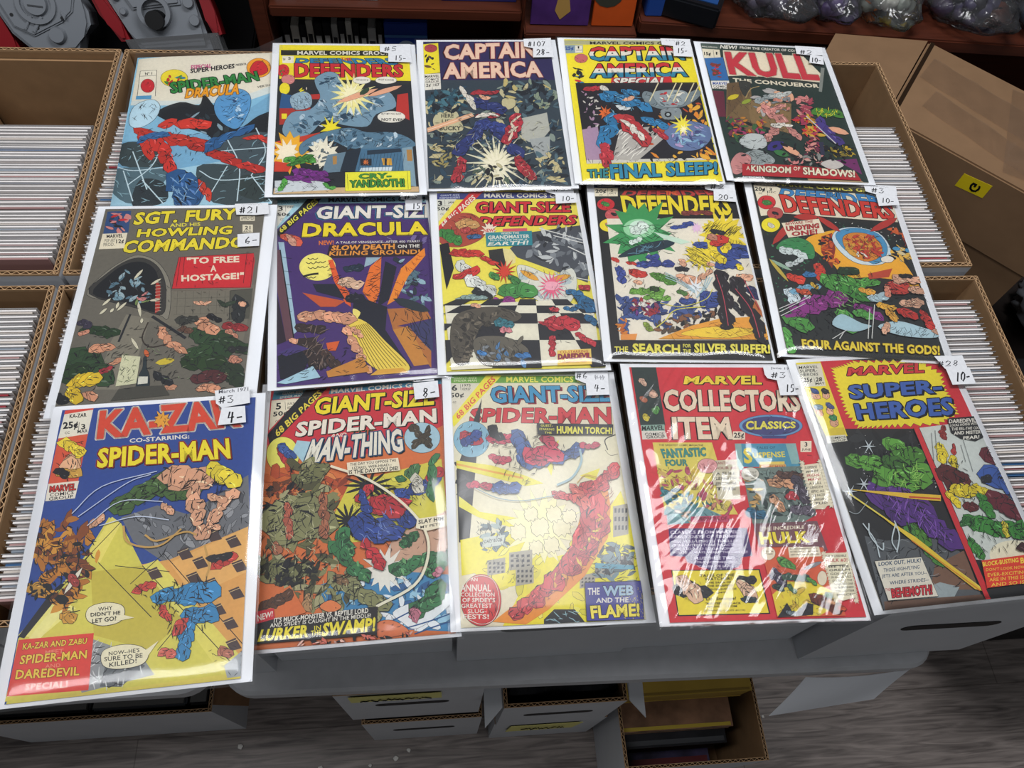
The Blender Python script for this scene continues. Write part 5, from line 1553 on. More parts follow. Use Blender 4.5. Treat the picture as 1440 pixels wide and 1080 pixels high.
["H","#15151b",80,[551,459,891,451,872,644,527,659],2.7,32.9,None],
["P","#e9e0c4",[877,440,981,430,1004,575,941,615,884,614]],
["Q","#e9e0c4",[906,430,894,433,893,444,885,435,871,443,880,432,867,429,880,426,883,417,890,423,901,418,896,426],1.6],
["Q","#e9e0c4",[1012,425,1000,428,999,439,991,431,977,438,986,428,973,425,986,421,989,413,996,418,1007,414,1003,422],1.5],
["Q","#e9e0c4",[906,443,894,446,893,458,885,449,871,457,880,446,867,443,880,440,883,431,890,437,901,432,896,440],1.5],
["Q","#e9e0c4",[1011,439,999,442,999,453,990,445,976,452,985,441,972,439,986,435,988,427,996,432,1007,427,1002,436],1.6],
["Q","#e9e0c4",[906,457,894,460,893,471,885,463,871,470,880,460,867,457,880,453,883,445,890,450,901,446,896,454],1.5],
["Q","#e9e0c4",[1010,453,999,456,998,467,990,458,976,466,984,455,971,452,985,449,987,440,995,446,1006,441,1001,449],1.5],
["Q","#e9e0c4",[906,471,894,474,893,485,885,477,871,484,880,473,867,470,880,467,883,459,890,464,901,460,896,468],1.5],
["Q","#e9e0c4",[1010,466,998,469,997,480,989,472,975,480,984,469,971,466,984,463,987,454,994,460,1005,455,1001,463],1.5],
["Q","#e9e0c4",[906,484,894,487,893,498,885,490,871,497,880,487,867,484,880,481,883,472,890,478,901,473,896,481],1.5],
["Q","#e9e0c4",[1009,480,997,483,997,494,988,486,974,493,983,483,970,480,984,476,986,468,994,473,1005,469,1000,477],1.5],
["Q","#e9e0c4",[906,498,894,501,893,512,885,504,871,511,880,500,867,498,880,494,883,486,890,491,901,487,896,495],1.5],
["Q","#e9e0c4",[1008,494,997,497,996,508,988,499,974,507,982,496,970,493,983,490,985,481,993,487,1004,482,999,490],1.6],
["Q","#e9e0c4",[905,511,894,514,893,525,885,517,872,524,880,514,867,511,880,508,883,499,890,505,901,500,896,508],1.5],
["Q","#e9e0c4",[1008,507,996,510,995,521,987,513,973,520,982,510,969,507,983,503,985,495,992,500,1003,496,999,504],1.5],
["Q","#e9e0c4",[905,525,894,528,893,538,885,530,872,538,880,527,867,524,880,521,883,513,890,518,901,514,896,522],1.5],
["Q","#e9e0c4",[1007,520,995,523,995,534,987,526,973,533,981,523,969,520,982,517,984,508,992,514,1003,509,998,517],1.5],
["Q","#e9e0c4",[905,538,894,541,893,552,885,544,872,551,880,540,867,538,880,534,883,526,890,531,901,527,896,535],1.5],
["Q","#e9e0c4",[1006,534,995,537,994,548,986,539,972,547,981,536,968,533,981,530,984,522,991,527,1002,523,997,531],1.5],
["Q","#e9e0c4",[905,551,894,554,893,565,885,557,872,564,880,554,867,551,880,548,883,539,890,545,901,540,896,548],1.5],
["Q","#e9e0c4",[1006,547,994,550,993,561,985,553,971,560,980,550,967,547,981,543,983,535,990,540,1001,536,997,544],1.5],
["Q","#e9e0c4",[905,564,894,567,893,578,885,570,872,577,880,567,867,564,880,561,883,553,890,558,901,554,896,561],1.5],
["Q","#e9e0c4",[1005,560,993,563,993,574,985,566,971,573,979,563,967,560,980,557,982,549,990,554,1001,549,996,557],1.5],
["Q","#e9e0c4",[905,578,894,580,893,591,885,583,872,590,880,580,867,577,880,574,883,566,890,571,901,567,896,574],1.5],
["Q","#e9e0c4",[1004,573,993,576,992,587,984,579,970,586,979,576,966,573,979,570,982,562,989,567,1000,563,995,570],1.5],
["Q","#e9e0c4",[905,591,894,593,893,604,885,596,872,603,880,593,867,590,880,587,883,579,890,584,901,580,896,587],1.5],
["Q","#e9e0c4",[1004,587,992,589,991,600,983,592,970,599,978,589,966,586,979,583,981,575,988,580,999,576,995,583],1.5],
["Q","#e9e0c4",[905,604,894,606,893,617,885,609,872,616,880,606,867,603,881,600,883,592,890,597,901,593,896,600],1.5],
["Q","#e9e0c4",[1003,600,991,602,991,613,983,605,969,612,977,602,965,599,978,596,981,588,988,593,999,589,994,596],1.5],
["P","#e9e0c4",[888,442,981,434,982,600,889,609]],
["T","SUSPENSE",[897,444,969,441,965,451,892,455],"#15151b",None,0,0],
["T","#40!",[897,461,969,457,965,468,893,471],"#15151b",None,0,0],
["T","IRON",[897,477,969,473,965,484,893,487],"#b8243c",None,0,0],
["T","MAN!",[897,493,969,490,965,500,893,503],"#b8243c",None,0,0],
["T","A FULL",[897,509,969,506,965,516,893,519],"#15151b",None,0,0],
["T","LENGTH",[898,525,969,522,965,532,893,535],"#15151b",None,0,0],
["T","EPIC AS",[898,541,969,538,965,548,894,551],"#15151b",None,0,0],
["T","HE FACES",[898,557,969,553,965,563,894,567],"#15151b",None,0,0],
["T","GARGAN-",[898,572,969,569,965,579,894,582],"#15151b",None,0,0],
["T","TUS!",[898,588,969,585,965,595,894,598],"#15151b",None,0,0],
["P","#4f3a70",[72,676,491,679,488,781,426,786,423,806,398,820,298,840,211,817,140,799,132,779,57,775]],
["T","CLASSICS FROM MARVEL'S",[79,684,462,687,458,699,76,696],"#dcd2e6",None,0,0],
["T","EARLY DAYS OF TRIUMPH!!",[79,701,465,704,462,715,76,712],"#dcd2e6",None,0,0],
["T","ALL FULL LENGTH THRILLERS!",[87,719,451,722,448,731,85,728],"#dcd2e6",None,0,0],
["T","GUARANTEED TO BE AS ACTION-",[75,733,452,736,449,745,73,742],"#dcd2e6",None,0,0],
["T","PACKED AND SENSATIONAL AS",[81,746,448,749,445,758,79,755],"#dcd2e6",None,0,0],
["T","YOU'VE ALWAYS HEARD THEY WERE!!",[72,759,468,762,465,771,70,767],"#dcd2e6",None,0,0],
["T","PLUS THESE TWO",[183,780,393,781,389,792,180,790],"#dcd2e6",None,0,0],
["T","EXTRA GOODIES...JUST",[162,796,405,798,402,807,159,805],"#dcd2e6",None,0,0],
["T","'CAUSE WE LOVE",[189,810,379,811,376,820,187,818],"#dcd2e6",None,0,0],
["T","YOU!",[260,823,311,823,309,830,258,831],"#dcd2e6",None,0,0],
["P","#15151b",[49,825,510,828,512,981,45,980]],
["P","#efdc3a",[54,828,503,832,505,977,51,976]],
["F","#26262c",[75,888,196,901],90.1,6],
["F","#e6bfa4",[104,872,152,911],90.1,7],
["H","#15151b",26,[89,866,189,867,169,938,95,937],1.3,21.3,None],
["F","#26262c",[390,871,461,861],59.5,4],
["F","#e6bfa4",[401,888,434,916],76.0,6],
["F","#2a3a40",[379,931,454,933],33.0,4],
["H","#15151b",24,[385,859,469,861,442,943,385,937],1.4,23.1,None],
["T","TALES OF THE",[191,842,372,842,368,852,189,852],"#15151b",None,0,0],
["T","WATCHER!",[213,854,353,854,349,864,210,864],"#15151b",None,0,0],
["T","\"THE SAGA OF",[214,868,348,868,346,875,212,875],"#15151b",None,0,0],
["T","THE SNEEPERS!\"",[219,879,363,879,361,886,217,886],"#15151b",None,0,0],
["T","(FROM SUSPENSE",[222,891,368,891,365,899,220,899],"#15151b",None,0,0],
["T","#49)",[260,903,317,902,314,909,258,911],"#15151b",None,0,0],
["T","Dr. Strange!",[203,921,355,921,351,934,199,934],"#15151b",None,0,0],
["T","\"MASTER OF BLACK",[194,938,375,939,372,946,192,945],"#15151b",None,0,0],
["T","MAGIC!\" (FROM",[201,949,351,949,349,957,198,956],"#15151b",None,0,0],
["T","STRANGE TALES #110)",[181,961,389,963,387,970,178,969],"#15151b",None,0,0],
["P","#7a5058",[527,665,882,659,895,769,681,751,532,752]],
["T","THE INCREDIBLE",[566,678,804,674,799,687,562,692],"#ece2c8",None,0,0],
["T","HULK",[547,697,813,697,814,739,544,743],"#efdc3a","#3a2a2a",1.8,0],
["L","#ece2c8",[831,675,862,675,857,693],2.8],
["P","#e0d8cc",[833,726,857,727,853,737,828,737]],
["P","#d8603c",[541,752,873,757,893,995,541,994]],
["P","#e8d23a",[543,918,635,875,772,877,860,912,876,957,759,992,543,988]],
["M",["#e8d84a","#d9b83a"],20,[560,918,801,889,807,977,553,983],34.0],
["S","#ece2c8",[609,775,601,786,588,793,572,798,556,797,543,793,536,785,536,774,543,764,556,756,572,752,588,752,601,757,609,765],1.3],
["S","#ece2c8",[848,867,841,878,830,886,819,891,808,890,801,886,797,877,799,866,806,855,817,847,828,842,839,842,847,847,850,856],1.2],
["P","#ece2c8",[685,754,853,754,851,789,679,792]],
["T","SO THEY SHOT ME",[549,765,602,766,601,771,547,770],"#15151b",None,0,0],
["T","INTO SPACE!",[549,775,596,775,594,780,547,779],"#15151b",None,0,0],
["T","BUT THIS IS ONE MONSTER YOU CAN'T",[695,758,842,758,840,763,693,763],"#15151b",None,0,0],
["T","GET RID OF! I'LL BE BACK, AND",[691,768,842,768,840,774,689,774],"#15151b",None,0,0],
["T","NEXT TIME I'LL BE EVEN STRONGER!",[692,779,845,779,843,784,690,784],"#15151b",None,0,0],
["F","#5a9a48",[628,800,674,818],54.8,6],
["F","#4a3f5a",[575,851,610,874],68.0,6],
["F","#3a5a4a",[631,863,751,865],44.4,7],
["F","#5a9a48",[749,868,778,883],26.2,2],
["F","#3a5048",[570,890,593,896],42.6,4],
["F","#4a7a50",[637,892,657,909],34.0,3],
["Z","#8a8f94",[737,834,843,809],20.4,1.2],
["H","#15151b",50,[575,828,708,796,763,877,564,907],1.4,23.1,None],
["F","#7a3a2a",[749,932,854,967],76.6,9],
["F","#3a7a4a",[822,923,870,929],34.2,4],
["F","#d9a078",[813,944,844,951],30.0,3],
["P","#26262c",[541,994,608,946,628,985,709,948,741,954,726,989,633,993]],
["F","#7a8a94",[596,979,645,982],24.4,4],
["H","#15151b",60,[573,951,870,929,878,989,559,989],2.0,22.1,None],
["F","#c8502c",[871,967,894,973],34.3,3],
["Q","#e9e2c6",[885,781,875,783,877,792,868,786,858,794,861,784,848,786,858,780,854,775,864,775,869,769,872,775,886,769,876,778],0.9],
["Q","#e9e2c6",[1012,782,1002,785,1004,794,995,788,985,795,989,786,975,788,986,782,981,777,992,777,996,771,1000,777,1014,771,1004,780],0.9],
["Q","#e9e2c6",[885,794,874,796,876,805,867,799,858,806,861,797,848,799,858,793,853,788,864,788,868,782,872,788,886,782,876,791],0.9],
["Q","#e9e2c6",[1011,795,1000,798,1002,807,993,801,983,808,987,799,974,800,984,795,979,790,990,790,995,784,998,789,1012,784,1002,793],0.9],
["Q","#e9e2c6",[884,806,874,809,876,817,867,811,857,819,861,810,848,811,858,806,853,801,864,801,868,795,872,801,885,795,876,804],0.9],
["Q","#e9e2c6",[1009,808,998,811,1000,819,991,813,981,821,985,812,972,813,982,808,978,803,988,803,993,797,996,802,1010,797,1000,806],0.9],
["Q","#e9e2c6",[884,819,874,822,876,830,867,824,857,832,861,823,847,824,857,819,853,814,863,814,868,808,871,813,885,808,875,817],0.9],
["Q","#e9e2c6",[1007,821,997,823,998,832,989,826,980,834,983,825,970,826,980,821,976,815,986,816,991,810,994,815,1008,810,998,819],0.9],
["Q","#e9e2c6",[883,832,873,834,875,843,866,837,857,845,860,836,847,837,857,831,853,826,863,827,867,821,871,826,885,821,875,829],0.9],
["Q","#e9e2c6",[1005,834,995,836,997,845,988,839,978,846,982,837,968,839,978,833,974,828,984,829,989,823,993,828,1006,823,997,831],0.9],
["Q","#e9e2c6",[883,845,873,847,875,855,866,850,856,857,860,848,847,849,857,844,852,839,863,839,867,833,871,839,884,833,875,842],0.9],
["Q","#e9e2c6",[1003,846,993,849,995,857,986,851,976,859,980,850,967,851,977,846,972,841,983,841,987,835,991,841,1005,835,995,844],0.9],
["Q","#e9e2c6",[883,857,873,859,875,868,866,862,856,870,860,861,847,862,856,857,852,852,862,852,867,846,870,851,884,846,874,855],0.9],
["Q","#e9e2c6",[1001,859,991,861,993,870,984,864,974,872,978,863,965,864,975,859,971,853,981,854,986,848,989,853,1003,848,993,857],0.9],
["Q","#e9e2c6",[882,870,872,872,874,880,865,875,856,882,859,873,846,874,856,869,852,864,862,865,866,859,870,864,883,859,874,867],0.9],
["Q","#e9e2c6",[1000,872,989,874,991,882,982,877,973,884,976,875,963,876,973,871,969,866,979,867,984,861,987,866,1001,861,991,869],0.9],
["Q","#e9e2c6",[882,882,872,884,874,893,865,887,855,894,859,886,846,887,856,882,851,877,862,877,866,871,870,876,883,871,874,880],0.8],
["Q","#e9e2c6",[998,884,988,886,989,895,980,889,971,896,975,888,962,889,971,884,967,878,977,879,982,873,985,878,999,873,989,882],0.9],
["Q","#e9e2c6",[882,895,872,897,874,905,865,899,855,907,859,898,846,899,855,894,851,889,861,890,866,884,869,889,883,884,873,892],0.9],
["Q","#e9e2c6",[996,896,986,899,988,907,979,901,969,909,973,900,960,901,970,896,965,891,976,891,980,886,984,891,997,886,988,894],0.9],
["Q","#e9e2c6",[881,907,871,909,873,917,864,912,855,919,858,910,845,912,855,906,851,901,861,902,865,896,869,901,882,896,873,904],0.9],
["Q","#e9e2c6",[994,909,984,911,986,919,977,914,967,921,971,912,958,914,968,908,964,903,974,904,979,898,982,903,996,898,986,906],0.9],
["Q","#e9e2c6",[881,919,871,921,873,930,864,924,855,931,858,923,845,924,855,919,851,914,861,914,865,908,869,913,882,908,873,917],0.8],
["Q","#e9e2c6",[992,921,982,923,984,932,975,926,966,933,969,924,956,926,966,921,962,916,972,916,977,910,980,915,994,910,984,919],0.9],
["Q","#e9e2c6",[880,931,871,934,873,942,864,936,854,943,858,935,845,936,855,931,850,926,860,926,865,921,868,926,882,921,872,929],0.9],
["Q","#e9e2c6",[991,933,981,935,982,944,974,938,964,945,968,937,955,938,964,933,960,928,970,928,975,922,978,928,992,923,982,931],0.9],
["Q","#e9e2c6",[880,943,870,946,872,954,863,948,854,956,857,947,845,948,854,943,850,938,860,939,864,933,868,938,881,933,872,941],0.9],
["Q","#e9e2c6",[989,945,979,948,981,956,972,950,962,957,966,949,953,950,963,945,959,940,969,940,973,935,977,940,990,935,981,943],0.9],
["P","#e9e2c6",[866,779,997,778,973,934,897,946,860,934]],
["T","THE INCREDIBLE",[870,786,987,785,983,793,866,794],"#15151b",None,0,0],
["T","HULK #3!",[870,799,986,798,980,812,865,813],"#b8243c",None,0,0],
["T","SEE THE",[871,824,984,823,980,831,868,832],"#15151b",None,0,0],
["T","GREEN",[872,836,982,835,979,843,868,844],"#15151b",None,0,0],
["T","GOLIATH",[872,849,981,848,978,856,869,857],"#15151b",None,0,0],
["T","IN ALL HIS WILD",[873,861,980,860,977,868,869,869],"#15151b",None,0,0],
["T","GLORY AS THE",[873,873,979,872,976,880,870,881],"#15151b",None,0,0],
["T","INCREDIBLE ONE",[874,885,978,884,974,892,870,893],"#15151b",None,0,0],
["T","IS \"BANISHED",[874,897,977,896,973,904,871,905],"#15151b",None,0,0],
["T","TO OUTER",[874,910,976,908,972,916,871,917],"#15151b",None,0,0],
["T","SPACE!\"",[875,922,975,920,971,928,872,929],"#15151b",None,0,0],
["L","#15151b",[871,825,964,823],5.2]],
15:[["P","#1f2022",[0,0,1000,0,1000,1000,0,1000]],
["P","#cf2a36",[154,-11,1083,46,1099,312,618,330,160,308]],
["P","#ecd93a",[-26,-7,162,-11,159,339,28,354]],
["P","#dfdccb",[-2,9,159,9,140,115,-17,112]],
["T","MARVEL",[11,17,139,18,132,31,4,30],"#15151b",None,0,0],
["T","SUPER-",[9,33,124,34,117,48,3,47],"#15151b",None,0,0],
["T","HEROES",[7,50,122,52,115,65,1,64],"#15151b",None,0,0],
["T","25\u00a2",[15,72,71,72,59,97,3,97],"#15151b",None,0,0],
["T","28",[94,73,136,73,126,93,84,93],"#15151b",None,0,0],
["T","MAY",[83,96,140,96,135,107,78,107],"#15151b",None,0,0],
["L","#15151b",[82,73,76,109],2.0],
["F","#e9b08f",[46,150,50,157],55.9,2],
["F","#3a4f8f",[49,132,65,138],49.4,2],
["F","#e9b08f",[115,151,119,158],55.9,2],
["F","#26262c",[118,133,134,138],49.4,2],
["F","#e9b08f",[31,222,36,229],54.5,2],
["F","#8fb0c8",[34,205,50,210],47.6,2],
["F","#e9b08f",[109,222,114,229],56.0,2],
["F","#4a5a9a",[112,205,128,210],48.3,2],
["F","#e9b08f",[104,273,109,280],54.7,2],
["F","#3a8f5a",[107,256,123,261],48.3,2],
["P","#d9c23a",[61,303,156,302,149,334,57,334]],
["P","#dfdccb",[27,333,149,334,148,360,20,364]],
["T","COMICS",[33,339,147,338,142,348,27,349],"#15151b",None,0,0],
["T","GROUP",[32,352,144,351,140,359,28,360],"#15151b",None,0,0],
["Q","#efdc2c",[212,32,240,39,229,30,257,38,247,28,274,36,264,26,291,34,282,24,311,31,305,19,333,27,328,14,355,23,351,9,377,18,374,4,413,17,427,5,463,19,480,6,513,22,533,6,561,24,587,7,612,27,648,10,666,29,709,12,721,31,770,15,778,32,831,17,819,40,858,35,844,55,885,52,870,70,911,69,896,86,938,87,907,103,933,107,902,121,928,127,898,140,923,147,894,158,918,167,893,174,921,181,897,187,924,196,901,201,927,210,904,214,930,224,906,227,929,238,905,240,928,252,905,254,926,266,905,267,925,280,885,278,886,290,847,288,846,300,809,297,807,311,772,306,768,321,723,310,704,321,663,307,640,320,605,305,577,320,548,303,514,320,503,303,475,319,468,302,436,318,433,303,397,318,397,303,358,317,364,303,327,316,335,303,297,314,305,302,266,313,275,302,236,311,256,294,226,295,246,278,215,278,236,263,205,262,226,248,194,245,221,232,195,229,222,217,196,212,223,202,197,196,223,187,198,179,224,170,199,160,224,152,199,140,223,133,200,121,223,115,200,101,224,97,203,84,226,81,206,67,229,65,209,50,231,48],2.7],
["T","MARVEL",[331,37,846,33,817,82,299,75],"#cf2f36","#15151b",5.2,0],
["T","SUPER-",[279,118,911,118,878,179,263,182],"#3a5fb0","#15151b",6.7,[8.4,8.4,"#15151b"]],
["T","HEROES",[273,203,929,201,887,283,259,275],"#3a5fb0","#15151b",6.5,[8.1,8.1,"#15151b"]],
["M",["#2c2e30","#141517"],40,[164,329,581,339,565,633,86,737],68.2],
["M",["#d9d9d9"],46,[179,330,581,339,589,596,78,700],7.7],
["P","#565a5e",[44,735,159,760,481,761,576,840,577,1006,3,1003]],
["P","#7a5a48",[385,864,588,822,578,964,303,946]],
["P","#9aa6a8",[93,967,374,925,474,948,424,979,128,1002]],
["P","#6a4f40",[22,970,594,982,588,1011,7,1007]],
["H","#15151b",60,[44,735,470,779,562,945,4,978],4.3,71.2,None],
["H","#8a8f92",30,[53,745,470,779,562,945,40,963],2.8,69.3,None],
["F","#5f9f3a",[104,440,335,462],104.3,8],
["F","#5f9f3a",[388,372,509,430],110.9,7],
["F","#5f9f3a",[286,520,505,511],223.5,11],
["F","#4f8a30",[437,447,554,432],124.7,6],
["F","#3a6a26",[341,452,425,467],93.7,5],
["F","#4f8a30",[333,715,385,774],100.3,6],
["F","#4a8a3c",[362,809,419,857],69.8,5],
["F","#4a8a3c",[310,704,322,733],71.6,3],
["F","#5a2f86",[241,596,424,664],189.1,11],
["F","#5a2f86",[396,662,527,782],144.3,9],
["F","#4a2672",[243,644,287,694],87.3,5],
["H","#15151b",150,[109,430,534,390,513,572,527,782,357,862,252,654],3.7,61.7,None],
["H","#8a5ab8",30,[256,597,436,645,512,781,287,694],4.4,87.3,None],
["H","#9ad060",24,[303,491,529,472,483,570,293,560],4.5,66.6,None],
["P","#e8c03a",[41,556,580,610,565,633,395,614]],
["L","#c9502c",[385,606,568,624],10.4],
["L","#efdc5a",[33,570,297,750,592,964],10.1],
["P","#e8c83a",[161,658,334,761,600,974,551,962,300,769]],
["L","#d8862c",[300,769,575,968],7.0],
["L","#c9d6da",[55,690,90,756,82,819],6.9],
["L","#c9d6da",[90,692,72,737,111,793,133,768],7.1],
["L","#c9d6da",[244,691,240,747,189,807],7.3],
["L","#c9d6da",[246,701,187,762,192,798],7.1],
["Q","#c9d2d6",[306,394,267,395,270,426,258,397,216,421,252,394,210,389,254,388,253,362,264,385,298,366,270,389],0.0],
["Q","#c9d2d6",[189,544,151,545,155,574,142,547,103,570,137,544,96,539,139,538,137,514,149,536,181,518,155,539],0.0],
["Q","#c9d2d6",[93,568,56,569,60,598,47,571,8,594,42,568,1,563,43,562,41,538,53,560,85,542,59,563],0.0],
["L","#aab4b8",[-5,639,47,652,130,609],3.0],
["P","#cdd3cd",[611,330,1115,313,1165,657,978,900,621,860]],
["P","#cf2f36",[585,328,621,326,625,1009,586,1010]],
["L","#15151b",[585,328,586,1010],3.2],
["L","#15151b",[621,326,625,1009],3.3],
["S","#ece4c8",[1005,866,973,887,920,903,855,909,792,905,743,892,716,872,718,848,748,826,801,810,867,804,931,808,982,821,1008,842],0.0],
["F","#e2cc2c",[711,409,680,480],69.0,5],
["F","#8a2a26",[770,337,749,379],48.9,3],
["F","#e2cc2c",[754,463,735,503],56.6,3],
["F","#a8302c",[791,413,775,444],34.8,2],
["F","#5a1f22",[654,519,733,564],140.5,7],
["F","#e2cc2c",[678,600,767,605],90.7,5],
["F","#e2cc2c",[795,587,894,622],61.5,4],
["F","#e2cc2c",[619,597,669,658],54.4,4],
["F","#6a2426",[699,660,766,674],60.5,3],
["F","#6a2426",[888,632,970,646],60.8,4],
["H","#15151b",50,[702,398,783,444,879,621,745,682,619,597],3.5,41.5,None],
["F","#6a2430",[991,465,1106,461],143.3,7],
["F","#3a5aa0",[935,565,1110,584],171.5,9],
["F","#6a2430",[919,653,966,695],139.3,7],
["F","#3a5aa0",[1022,639,1068,661],92.9,5],
["F","#26364f",[1081,406,1089,417],72.6,3],
["F","#b8303c",[1064,561,1103,594],63.3,4],
["F","#26262c",[868,571,927,554],52.3,3],
["H","#15151b",60,[981,433,1129,451,1157,607,967,714],3.9,45.0,None],
["F","#3f8a3a",[684,726,883,766],118.2,8],
["F","#3f8a3a",[815,647,826,696],66.5,5],
["F","#3f8a3a",[649,799,661,845],71.5,5],
["F","#3f8a3a",[912,768,1066,786],118.0,7],
["F","#2f6a30",[626,723,698,727],58.6,3],
["F","#d9c83a",[881,737,856,792],45.7,4],
["F","#3f8a3a",[798,627,836,639],46.0,2],
["H","#15151b",60,[653,705,1115,722,1032,831,613,851],3.6,45.4,None],
["F","#4a2426",[909,833,960,845],57.7,3],
["P","#1f2022",[823,299,1012,297,1002,329,1055,379,937,405,851,390,806,361]],
["T","DAREDEVIL",[831,304,1009,306,996,324,819,321],"#ece7da",None,0,0],
["T","LOCKS HORNS WITH",[824,325,1011,325,1004,336,817,335],"#ece7da",None,0,0],
["T","THE EEL-THE OX-",[823,340,1009,343,1000,355,815,353],"#ece7da",None,0,0],
["T","AND MISTER",[828,357,1004,360,993,374,818,372],"#ece7da",None,0,0],
["T","FEAR!",[873,381,980,380,970,394,863,396],"#ece7da",None,0,0],
["L","#7a8080",[682,355,620,477],3.2],
["L","#7a8080",[712,345,649,468],3.3],
["L","#7a8080",[834,415,817,487],3.2],
["L","#7a8080",[863,396,835,529],3.2],
["P","#1f2022",[613,966,932,960,888,1018,617,1011]],
["P","#d8402c",[649,867,1008,861,932,960,614,964]],
["T","BLOCK-BUSTING",[650,873,869,870,860,886,642,889],"#efdc4a",None,0,0],
["T","BONUS!",[881,871,1042,866,1026,893,868,892],"#efdc4a",None,0,0],
["T","DON'T LOOK NOW, BUT OUR",[655,896,1015,901,1006,913,646,908],"#efc84a",None,0,0],
["T","EVER-EXCITING X-MEN",[652,914,1002,918,993,930,644,926],"#efc84a",None,0,0],
["T","ARE IN THIS ISSUE TOO",[650,931,989,935,979,947,642,943],"#efc84a",None,0,0],
["T","AND SO IS--YOU!",[648,949,975,952,966,964,640,961],"#efc84a",None,0,0],
["P","#e2dccb",[44,830,319,831,328,973,43,970]],
["L","#15151b",[44,830,319,831,328,973,43,970,44,830],2.8],
["T","LOOK OUT, HULK!",[65,835,313,836,302,853,55,852],"#2a4a6a",None,0,0],
["T","THOSE HIGH-FLYING",[80,859,290,860,282,872,72,872],"#2a4a6a",None,0,0],
["T","JETS ARE AFTER YOU--",[58,879,318,883,309,898,50,894],"#2a4a6a",None,0,0],
["T","WHERE STRIDES--",[88,905,314,907,306,919,81,917],"#2a4a6a",None,0,0],
["T","THE",[49,928,77,928,71,938,43,938],"#b8243c",None,0,0],
["T","BEHEMOTH!",[80,930,317,930,300,965,68,963],"#c9303c","#15151b",2.6,0]]}
TAGS={
1:[[],[]],
2:[[["P",None,[776,0,1016,-3,1013,76,838,69,773,58]],["W","#5",[802,21,915,17,912,50,801,54]],["W","~",[842,2,973,3,972,17,841,16]]],[["P",None,[838,67,1016,72,1017,137,834,134]],["W","15-",[884,86,979,89,976,126,882,123]]]],
3:[[["P",None,[793,-6,1014,-14,1005,64,865,67,791,52]],["W","#107",[823,16,968,14,962,51,818,53]],["W","~",[817,-7,995,-5,993,9,815,7]]],[["P",None,[860,63,1015,56,1014,135,850,137]],["W","28-",[882,75,994,75,987,120,875,120]]]],
4:[[["P",None,[768,-4,1007,0,999,57,862,57,769,47]],["W","#2",[880,19,969,20,961,51,873,50]],["W","~",[796,3,952,3,947,25,791,25]]],[["P",None,[856,55,1003,57,994,140,844,136]],["W","15-",[884,73,971,74,961,114,875,113]]]],
5:[[["P",None,[781,1,1008,3,991,71,890,76,771,69]],["W","#2",[807,33,916,35,904,70,795,68]],["W","~",[798,7,963,9,957,24,793,22]]],[["P",None,[885,73,988,81,970,150,852,140]],["W","10-",[883,94,969,98,955,137,869,133]]]],
6:[[["P",None,[809,-13,1020,-18,1035,46,954,52,829,49]],["W","#21",[837,6,975,2,980,39,843,42]],["W","~",[838,-15,1001,-16,1003,-4,840,-4]]],[["P",None,[853,160,990,153,996,225,864,229]],["W","6-",[898,176,983,173,988,209,903,213]]]],
7:[[["P",None,[833,-3,979,-1,972,49,903,49,829,36]],["W","#3",[849,7,955,6,951,36,846,37]]],[["P",None,[858,42,973,42,966,111,854,107]],["W","15",[901,66,962,66,957,102,897,102]]]],
8:[[["P",None,[788,3,991,-1,991,45,853,50,783,32]],["W","#3",[834,8,943,3,938,27,830,32]]],[["P",None,[851,46,1005,41,1001,101,845,108]],["W","10-",[891,62,992,57,986,89,885,94]]]],
9:[[["P",None,[793,-9,1012,-18,1005,38,851,43,790,33]],["W","#2",[826,2,942,-3,934,28,819,32]]],[["P",None,[848,41,1008,35,995,113,836,108]],["W","20-",[874,66,990,68,981,102,866,100]]]],
10:[[["P",None,[816,-14,1053,-17,1039,46,920,58,813,32]],["W","#3",[861,5,965,7,953,39,850,37]],["W","~",[841,-13,1017,-10,1012,4,836,2]]],[["P",None,[881,52,1035,49,1030,112,876,128]],["W","10-",[913,71,1008,74,995,108,901,104]]]],
11:[[["P",None,[785,-32,966,-43,976,30,829,43,797,23]],["W","#3",[804,-5,893,-8,896,23,807,26]],["T","March 1971",[806,-33,962,-38,963,-22,807,-18],"#55555f",None,0,0]],[["P",None,[829,43,951,42,961,111,816,115]],["W","4-",[858,62,946,60,950,108,862,110]]]],
12:[[["P",None,[785,-22,953,-31,959,18,840,18,786,6]],["W","#5",[812,-14,926,-19,924,11,811,17]]],[["P",None,[833,25,979,19,983,94,839,100]],["W","8-",[883,53,970,46,967,88,881,95]]]],
13:[[["P",None,[792,-12,1008,-10,996,60,848,48,788,28]],["W","#6",[794,-2,878,-5,873,23,789,25]],["W","~",[911,3,995,5,988,35,905,33]]],[["P",None,[852,45,998,53,994,102,846,106]],["W","4-",[901,53,981,55,973,90,894,87]]]],
14:[[["P",None,[807,-1,1001,-6,995,68,870,69,815,60,804,42]],["W","#3",[843,32,945,30,935,57,833,59]],["T","June 196",[854,5,986,9,980,23,850,18],"#55555f",None,0,0]],[["P",None,[869,68,1007,68,994,138,864,140]],["W","15-",[914,89,998,90,985,126,900,124]]]],
15:[[["P",None,[907,17,1101,20,1095,84,942,80]],["W","#28",[912,43,1064,45,1046,70,896,68]]],[["P",None,[946,80,1108,80,1101,158,942,156]],["W","10-",[999,101,1105,99,1075,142,970,144]]]]}
